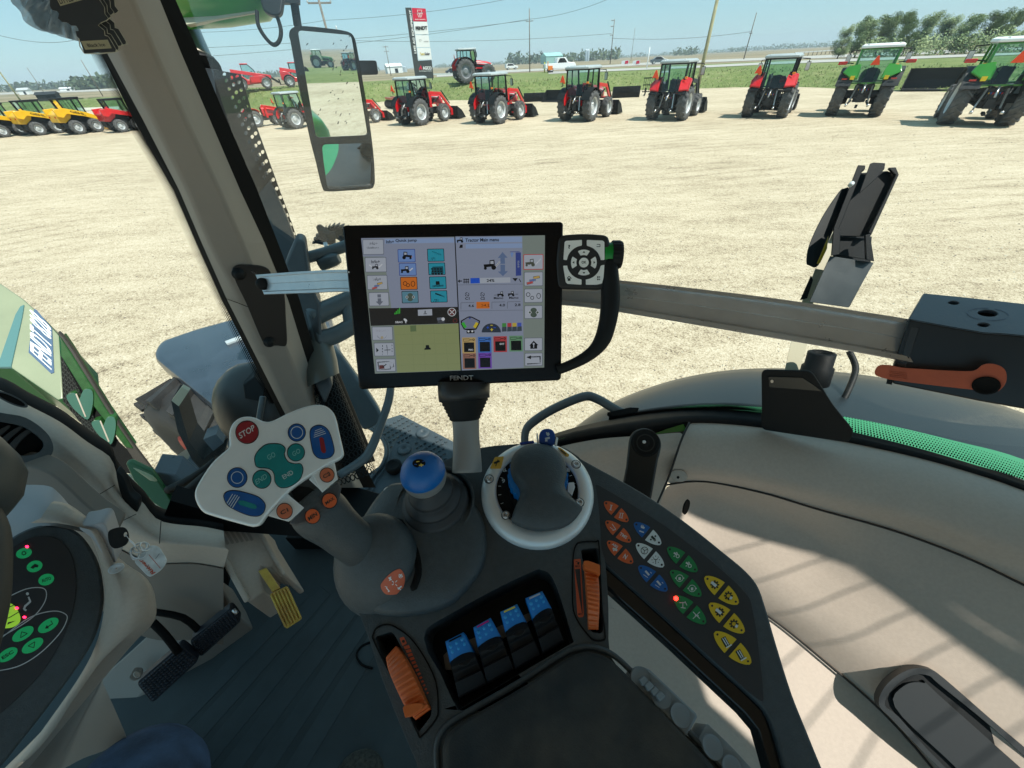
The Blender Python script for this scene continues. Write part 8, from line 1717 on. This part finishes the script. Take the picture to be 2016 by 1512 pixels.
# post with bellows
mb = MB(); ptube(mb, [(915, 752, .455, 60), (915, 775, .455, 59), (916, 787, .455, 58)], mat('post dark', (.022, .025, .027), .45), 24, smoothn=0, flat=.7)
rows = []; L = []
for k in range(13): t = k/12; L.append((915+t*1, 785+t*42, .455, (57-23*t)*(1.0 if k % 2 else .94)))
ptube(mb, L, DK, 28, smoothn=0, flat=.7); mb.build('bellows', root)
mb = MB(); ptube(mb, [(917, 822, .456, 31.5), (918, 850, .455, 30), (919, 880, .452, 31), (920, 905, .448, 33), (920, 930, .445, 34)], mat('post grey', (.24, .245, .24), .45), 26, smoothn=3, flat=.7); mb.build('post', root)

# ---------------- rail
RP = [(503, 541, 520, 580, .80), (600, 534, 612, 577, .745), (690, 531, 698, 575, .69), (900, 534, 903, 588, .62), (1100, 544, 1102, 600, .56), (1222, 552, 1219, 614, .53), (1500, 584, 1493, 660, .46), (1700, 614, 1686, 693, .425), (1800, 630, 1785, 712, .41), (1950, 655, 1930, 742, .39)]
root = thing('aluminium_rail', 'bowed aluminium accessory rail running from the pillar to the black clamp block', 'rail', tuple(at(503, 560, .8)))
pr = [(-.0, .0, 1), (.0, .007, 0), (.10, .008, 0), (.13, .001, 0), (.46, .0, 0), (.47, -.0008, 0), (.49, 0, 0), (.82, .001, 0), (.86, .008, 0), (.97, .0085, 0), (1.0, .005, 0), (1.0, -.018, 0), (.0, -.018, 0), (0, .0, 0)]
mb = MB(); rows = []; Q = crv(RP, 6, False)
for q in Q:
    a = at(q[0], q[1], q[4]); b = at(q[2], q[3], q[4]*1.0); dn_ = (C-a).normalized(); rows.append([a.lerp(b, v)+dn_*o for v, o, _ in pr])
mb.loft(rows, ALU, smooth=False); mb.face(rows[0], ALU); mb.face(rows[-1], ALU); mb.build('rail_extrusion', root, recalc=False)
mb = MB(); p = at(517, 559, .792); mb.lathe(p, C-p, [(.013, 0), (.012, .005), (.007, .008), (.0001, .008)], DK, 16); mb.build('end_bolt', root)
# pillar bracket plate
root = thing('pillar_plate', 'black bolted plate on the pillar holding the rail end', 'bracket', tuple(AP.at(520, 600, .05)))
PP = Plane(AP.P+AP.n*.046, AP.n); mb = MB(); mb.prism(PP.pts(crv(zm(440, 400, 2.7, [(48, 370), (52, 345), (80, 330), (120, 330), (180, 332), (225, 342), (250, 365), (265, 420), (300, 445), (325, 485), (332, 600), (338, 700), (338, 745), (325, 762), (290, 758), (262, 758), (225, 752), (205, 730), (170, 650), (120, 530), (90, 470), (62, 410)]), 2)), -PP.n*.006, mat('plate black', (.010, .010, .011), .45)); mb.build('plate', root, bevel=.001)
for x, y in ((80, 376), (243, 738)):
    q = zm(440, 400, 2.7, [(x, y)])[0]; mb = MB(); p = PP.at(*q, .001); mb.lathe(p, PP.n, [(.013, 0), (.013, .003), (.009, .005), (.009, .010), (.006, .012), (.0001, .012)], DK, 16); mb.build('bolt', root)
# clamp block with orange lever
root = thing('clamp_block', 'black clamp block on the rail end with an orange cam lever', 'clamp', tuple(at(1789, 628, .40)))
B0 = at(1789, 628, .402); TPl = Plane(B0, ZZ*1.0+F*-.1); CBK = mat('block satin black', (.05, .062, .075), .38, nz=(20, .2), bump=(300, .1, .001)); CBD = mat('block dark', (.009, .010, .011), .3)
tp = [(1819, 577), (1900, 585), (2000, 596), (2120, 610), (2120, 668), (2030, 662), (1978, 657), (1938, 655), (1870, 643), (1789, 628)]
def e4(x, y, a, b): return ell(1700+x/5.04, 550+y/5.04, a/5.04, b/5.04, 4, n=20)
hl = [e4(1235, 335, 100, 32), e4(895, 232, 54, 17), e4(1193, 450, 60, 20)]
mb = MB(); mb.holed(TPl.pts(tp), [TPl.pts(h) for h in hl], -TPl.n*.004, CBK); mb.build('top_plate', root, bevel=.0008)
mb = MB(); mb.face([p-TPl.n*.006 for p in TPl.pts([(1822, 580), (2118, 614), (2118, 664), (1940, 652), (1795, 627)])], BLK)
O = e4(1235, 345, 210, 62); I_ = e4(1235, 345, 202, 57); [mb.face(TPl.pts([O[i], O[(i+1) % 20], I_[(i+1) % 20], I_[i]], .0003), mat('blue scuff', (.02, .03, .08), .4)) for i in range(20) if i % 5]
FFp = Plane(B0, C-B0+V((0, 0, .02))); mb.prism([FFp.at(*q) for q in [(1789, 629), (1870, 644), (1938, 656), (1978, 658), (2030, 663), (2120, 669), (2120, 825), (2020, 806), (1930, 790), (1757, 755), (1757, 722)]], -FFp.n*.05, CBD); mb.build('block_body', root, bevel=.0015)
mb = MB(); mb.prism([FFp.at(*q, .001) for q in zm(1700, 550, 5.04, [(470, 470), (560, 478), (420, 870), (350, 860)])], -FFp.n*.002, mat('block sheen', (.03, .032, .033), .25)); mb.build('inner_return', root, bevel=.0004)
LVp = Plane(at(1860, 745, .365), C-at(1860, 745, .365)); ORL2 = mat('cam lever orange', (.50, .10, .04), .5, nz=(30, .15), bump=(500, .2, .001))
lv = crv(zm(1700, 550, 5.04, [(110, 930), (125, 880), (165, 850), (260, 850), (380, 875), (600, 890), (850, 905), (1060, 910), (1130, 890), (1180, 850), (1240, 835), (1320, 845), (1390, 880), (1420, 940), (1415, 1020), (1370, 1085), (1300, 1125), (1220, 1132), (1150, 1118), (1080, 1095), (900, 1075), (600, 1040), (300, 1000), (150, 965)]), 3)
mb = MB(); mb.prism(LVp.pts(lv), -LVp.n*.012, ORL2)
for k in range(4): mb.prism(LVp.pts(stroke(zm(1700, 550, 5.04, [(255, 912+k*18), (425, 932+k*18)]), 1.6), .0008), -LVp.n*.001, ORL2)
mb.build('cam_lever', root, bevel=.0028, seg=3, ang=60)
mb = MB(); p = LVp.at(1941, 759, .001); mb.lathe(p, LVp.n, [(.0085, -.002), (.0085, .0012), (.0065, .0008), (.0062, .0004), (.0001, .0004)], BLK, 22); mb.build('lever_bolt', root)
mb = MB(); p = at(1951, 715, .385); mb.lathe(p, V((0, 0, 1)), [(.012, -.01), (.012, .004), (.008, .006), (.0001, .006)], mat('dull nut', (.09, .10, .10), .4, .5), 20); mb.prism(LVp.pts(zm(1700, 550, 5.04, [(235, 985), (290, 990), (278, 1045), (224, 1035)]), -.004), -LVp.n*.006, DK); mb.build('washer', root)
# black phone holder arm with ball socket
root = thing('holder_arm', 'black upright holder arm with a round socket beside the dial', 'holder', tuple(at(1265, 1000, .62)))
HO = Plane(at(1265, 930, .60), C-at(1265, 930, .60)+V((0, 0, -.1)))
def z7(L): return zm(1000, 820, 5.04, L)
mb = MB(); mb.prism(HO.pts(crv(z7([(1195, 260), (1210, 200), (1250, 150), (1310, 122), (1370, 118), (1430, 140), (1480, 180), (1512, 230), (1520, 290), (1505, 380)]), 3, False)+z7([(1490, 430), (1408, 900), (1270, 800), (1130, 710), (1170, 500)])), -HO.n*.012, mat('holder black', (.014, .017, .018), .4, nz=(8, .3))); mb.build('arm', root, bevel=.003)
mb = MB(); c_ = HO.at(*z7([(1365, 262)])[0], .001); s_ = .60/FL/5.04*1.0; mb.lathe(c_, HO.n, [(138*s_, 0), (136*s_, .003), (118*s_, .002), (112*s_, -.001), (96*s_, .0005), (82*s_, -.002), (62*s_, .001), (50*s_, -.001), (34*s_, .0005), (30*s_, .001), (.0001, .001)], DK, 36); mb.build('socket', root)
mb = MB(); c_ = HO.at(*z7([(1352, 252)])[0], .002); mb.lathe(c_, HO.n, [(17*s_, 0), (14*s_, .002), (.0001, .0025)], mat('ball white', (.7, .72, .72), .3), 14); mb.build('socket_pin', root)

# ================================================================== cab shell out of frame (roof with openings cut to shape the sun patches, rear pillars)
SUN_AZ, SUN_EL = R(121), R(60)
sd = V((math.sin(SUN_AZ)*math.cos(SUN_EL), math.cos(SUN_AZ)*math.cos(SUN_EL), math.sin(SUN_EL)))
RZ = C.z+.42
def toroof(x, y, d):
    p = ondrop(x, y, d); t = (RZ-p.z)/sd.z; return p+sd*t
ROWS_ = [(res(T2, 200), .774), (res(T25, 200), .885), (res(T3, 200), .94), (res(T35, 200), .985), (res(T4, 200), 1.03), (res(T5, 200), 1.10)]
def sdep(x, y):
    ys = []
    for L, d in ROWS_:
        q = min(L, key=lambda p: abs(p[0]-x)); ys.append((q[1], d))
    if y <= ys[0][0]: return .774
    for (y0, d0), (y1, d1) in zip(ys, ys[1:]):
        if y <= y1: return d0+(d1-d0)*(y-y0)/max(1e-6, y1-y0)
    return 1.1
lit = [[(1393, 962), (1462, 990), (1512, 1014), (1560, 1036), (1594, 1056), (1572, 1062), (1584, 1076), (1613, 1092), (1692, 1130), (1771, 1181), (1890, 1260), (2016, 1348), (2200, 1480), (2150, 1700), (1900, 1720), (1650, 1650), (1530, 1512), (1500, 1475), (1440, 1420), (1396, 1383), (1372, 1300), (1330, 1180), (1300, 1100), (1345, 1010)],
       [(1764, 1124), (1779, 1122), (1890, 1184), (2016, 1262), (2180, 1365), (2180, 1392), (2016, 1288), (1930, 1240), (1811, 1160)]]
lit = [[(x, y, sdep(x, y)) for x, y in L] for L in lit]
holes = [[toroof(*q) for q in L] for L in lit]
root = thing('cab_roof_sun_mask', 'beige cab roof lining over the driver above the frame, with openings added to shape the sun patches', 'roof', (0, 0, RZ))
RL = [C+FWD*1.05-LAT*.95, C+FWD*1.05+LAT*1.0, C-FWD*2.1+LAT*1.0, C-FWD*2.1-LAT*.95]; RL = [V((p.x, p.y, RZ)) for p in RL]
HOLES = [[p-LAT*max(0, (p-C).dot(LAT)-.605) for p in h] for h in holes]
def clampin(p): return p
mb = MB()
mb.holed(RL, [h for h in HOLES], V((0, 0, .05)), BEID); mb.build('roof_lining', root, recalc=False)  # openings shaped to let through the wanted sun patches, roof lengthened for them
for k in range(7):   # unseen thin bars added over the openings to throw faint stripes on the tray
    a = toroof(1480+k*75, 1075+k*38, .98); b = toroof(1300+k*95, 1130+k*62, 1.02); d_ = (b-a); mb = MB(); mb.cyl(a-d_*.35+ZZ*.02, b+d_*.5+ZZ*.02, .0020, BLK, n=6); mb.build('stripe_shadow_bar', root)
mb = MB(); mb.prism([p+V((0, 0, .06)) for p in RL], V((0, 0, 0.0001)), WGL) if 0 else None
# rear wall, left side and seat of the cab behind the camera
mb = MB()
def wall(a, b, z0, z1, m, t=.04): a = V((a.x, a.y, 0)); b = V((b.x, b.y, 0)); d = (b-a).normalized(); mb.box((a+b)/2+V((0, 0, (z0+z1)/2)), ((b-a).length, t, z1-z0), m, Matrix.Rotation(math.atan2(d.y, d.x), 3, 'Z'))
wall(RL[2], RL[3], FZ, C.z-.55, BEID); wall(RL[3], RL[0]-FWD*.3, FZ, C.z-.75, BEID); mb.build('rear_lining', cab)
for p in (RL[3], RL[0]-FWD*.25+LAT*.02, RL[2]-LAT*.06):
    mb = MB(); mb.bar(V((p.x, p.y, FZ)), V((p.x, p.y, RZ)), .09, .09, BEI); mb.build('rear_pillar', cab)
sp_ = C-FWD*.95-LAT*.38; mb = MB(); mb.box(V((sp_.x, sp_.y, C.z-.86))-FWD*.05, (.5, .5, .14), mat('seat cloth', (.03, .035, .04), .9), Matrix.Rotation(R(28), 3, 'Z')); mb.box(V((sp_.x, sp_.y, C.z-.52))-FWD*.28, (.5, .12, .62), mat('seat cloth'), Matrix.Rotation(math.atan2(LAT.y, LAT.x), 3, 'Z')); tag(mb.build('driver_seat', loc=(sp_.x, sp_.y, FZ), bevel=.04), 'dark cloth driver seat behind the camera beside the armrest', 'seat')
# warm hazy summer air
hz = MB(); hz.box((0, 0, 20), (4400, 4400, 50), BLK); o = hz.build('haze', recalc=True); m = bpy.data.materials.new('haze air'); m.use_nodes = True; nt_ = m.node_tree
for n_ in list(nt_.nodes):
    if n_.type == 'BSDF_PRINCIPLED': nt_.nodes.remove(n_)
pv = nt_.nodes.new('ShaderNodeVolumePrincipled'); pv.inputs['Density'].default_value = .0004; pv.inputs['Color'].default_value = (.75, .88, 1, 1); nt_.links.new(pv.outputs[0], nt_.nodes['Material Output'].inputs['Volume'])
o.data.materials.clear(); o.data.materials.append(m); o['kind'] = 'stuff'; o['label'] = 'thin pale summer haze over the fields'; o['category'] = 'haze'
# ================================================================== LIGHT
SUN_AZ, SUN_EL = R(121), R(60)
sd = V((math.sin(SUN_AZ)*math.cos(SUN_EL), math.cos(SUN_AZ)*math.cos(SUN_EL), math.sin(SUN_EL)))
sun = bpy.data.objects.new('sun', bpy.data.lights.new('sun', 'SUN')); col.objects.link(sun)
sun.data.energy = 4.9; sun.data.angle = R(.5); sun.data.color = (1, .96, .88)
sun.rotation_euler = (-sd).to_track_quat('-Z', 'Y').to_euler()
w = bpy.data.worlds.new('World'); sc.world = w; w.use_nodes = True; nt = w.node_tree; bg = nt.nodes['Background']
sk = nt.nodes.new('ShaderNodeTexSky'); sk.sky_type = 'NISHITA'; sk.sun_disc = False; sk.sun_elevation = SUN_EL; sk.sun_rotation = SUN_AZ
sk.air_density = 1.0; sk.dust_density = .2; sk.ozone_density = 2.0; sk.altitude = 300
mx = nt.nodes.new('ShaderNodeMix'); mx.data_type = 'RGBA'; mx.inputs[0].default_value = .72; nt.links.new(sk.outputs[0], mx.inputs[6]); mx.inputs[7].default_value = (1.75, 3.45, 4.05, 1); nt.links.new(mx.outputs[2], bg.inputs[0]); bg.inputs[1].default_value = .13
sc.view_settings.view_transform = 'Standard'; sc.view_settings.look = 'None'; sc.view_settings.gamma = 1; sc.view_settings.exposure = .42
sc.cycles.use_denoising = True; sc.cycles.max_bounces = 8; sc.cycles.transparent_max_bounces = 16; sc.cycles.sample_clamp_indirect = 6
for o in bpy.data.objects:
    for k in ('_o', 'used'):
        if k in o: del o[k]
    if o.type == 'EMPTY' and o.get('label') == 'x': bpy.data.objects.remove(o)
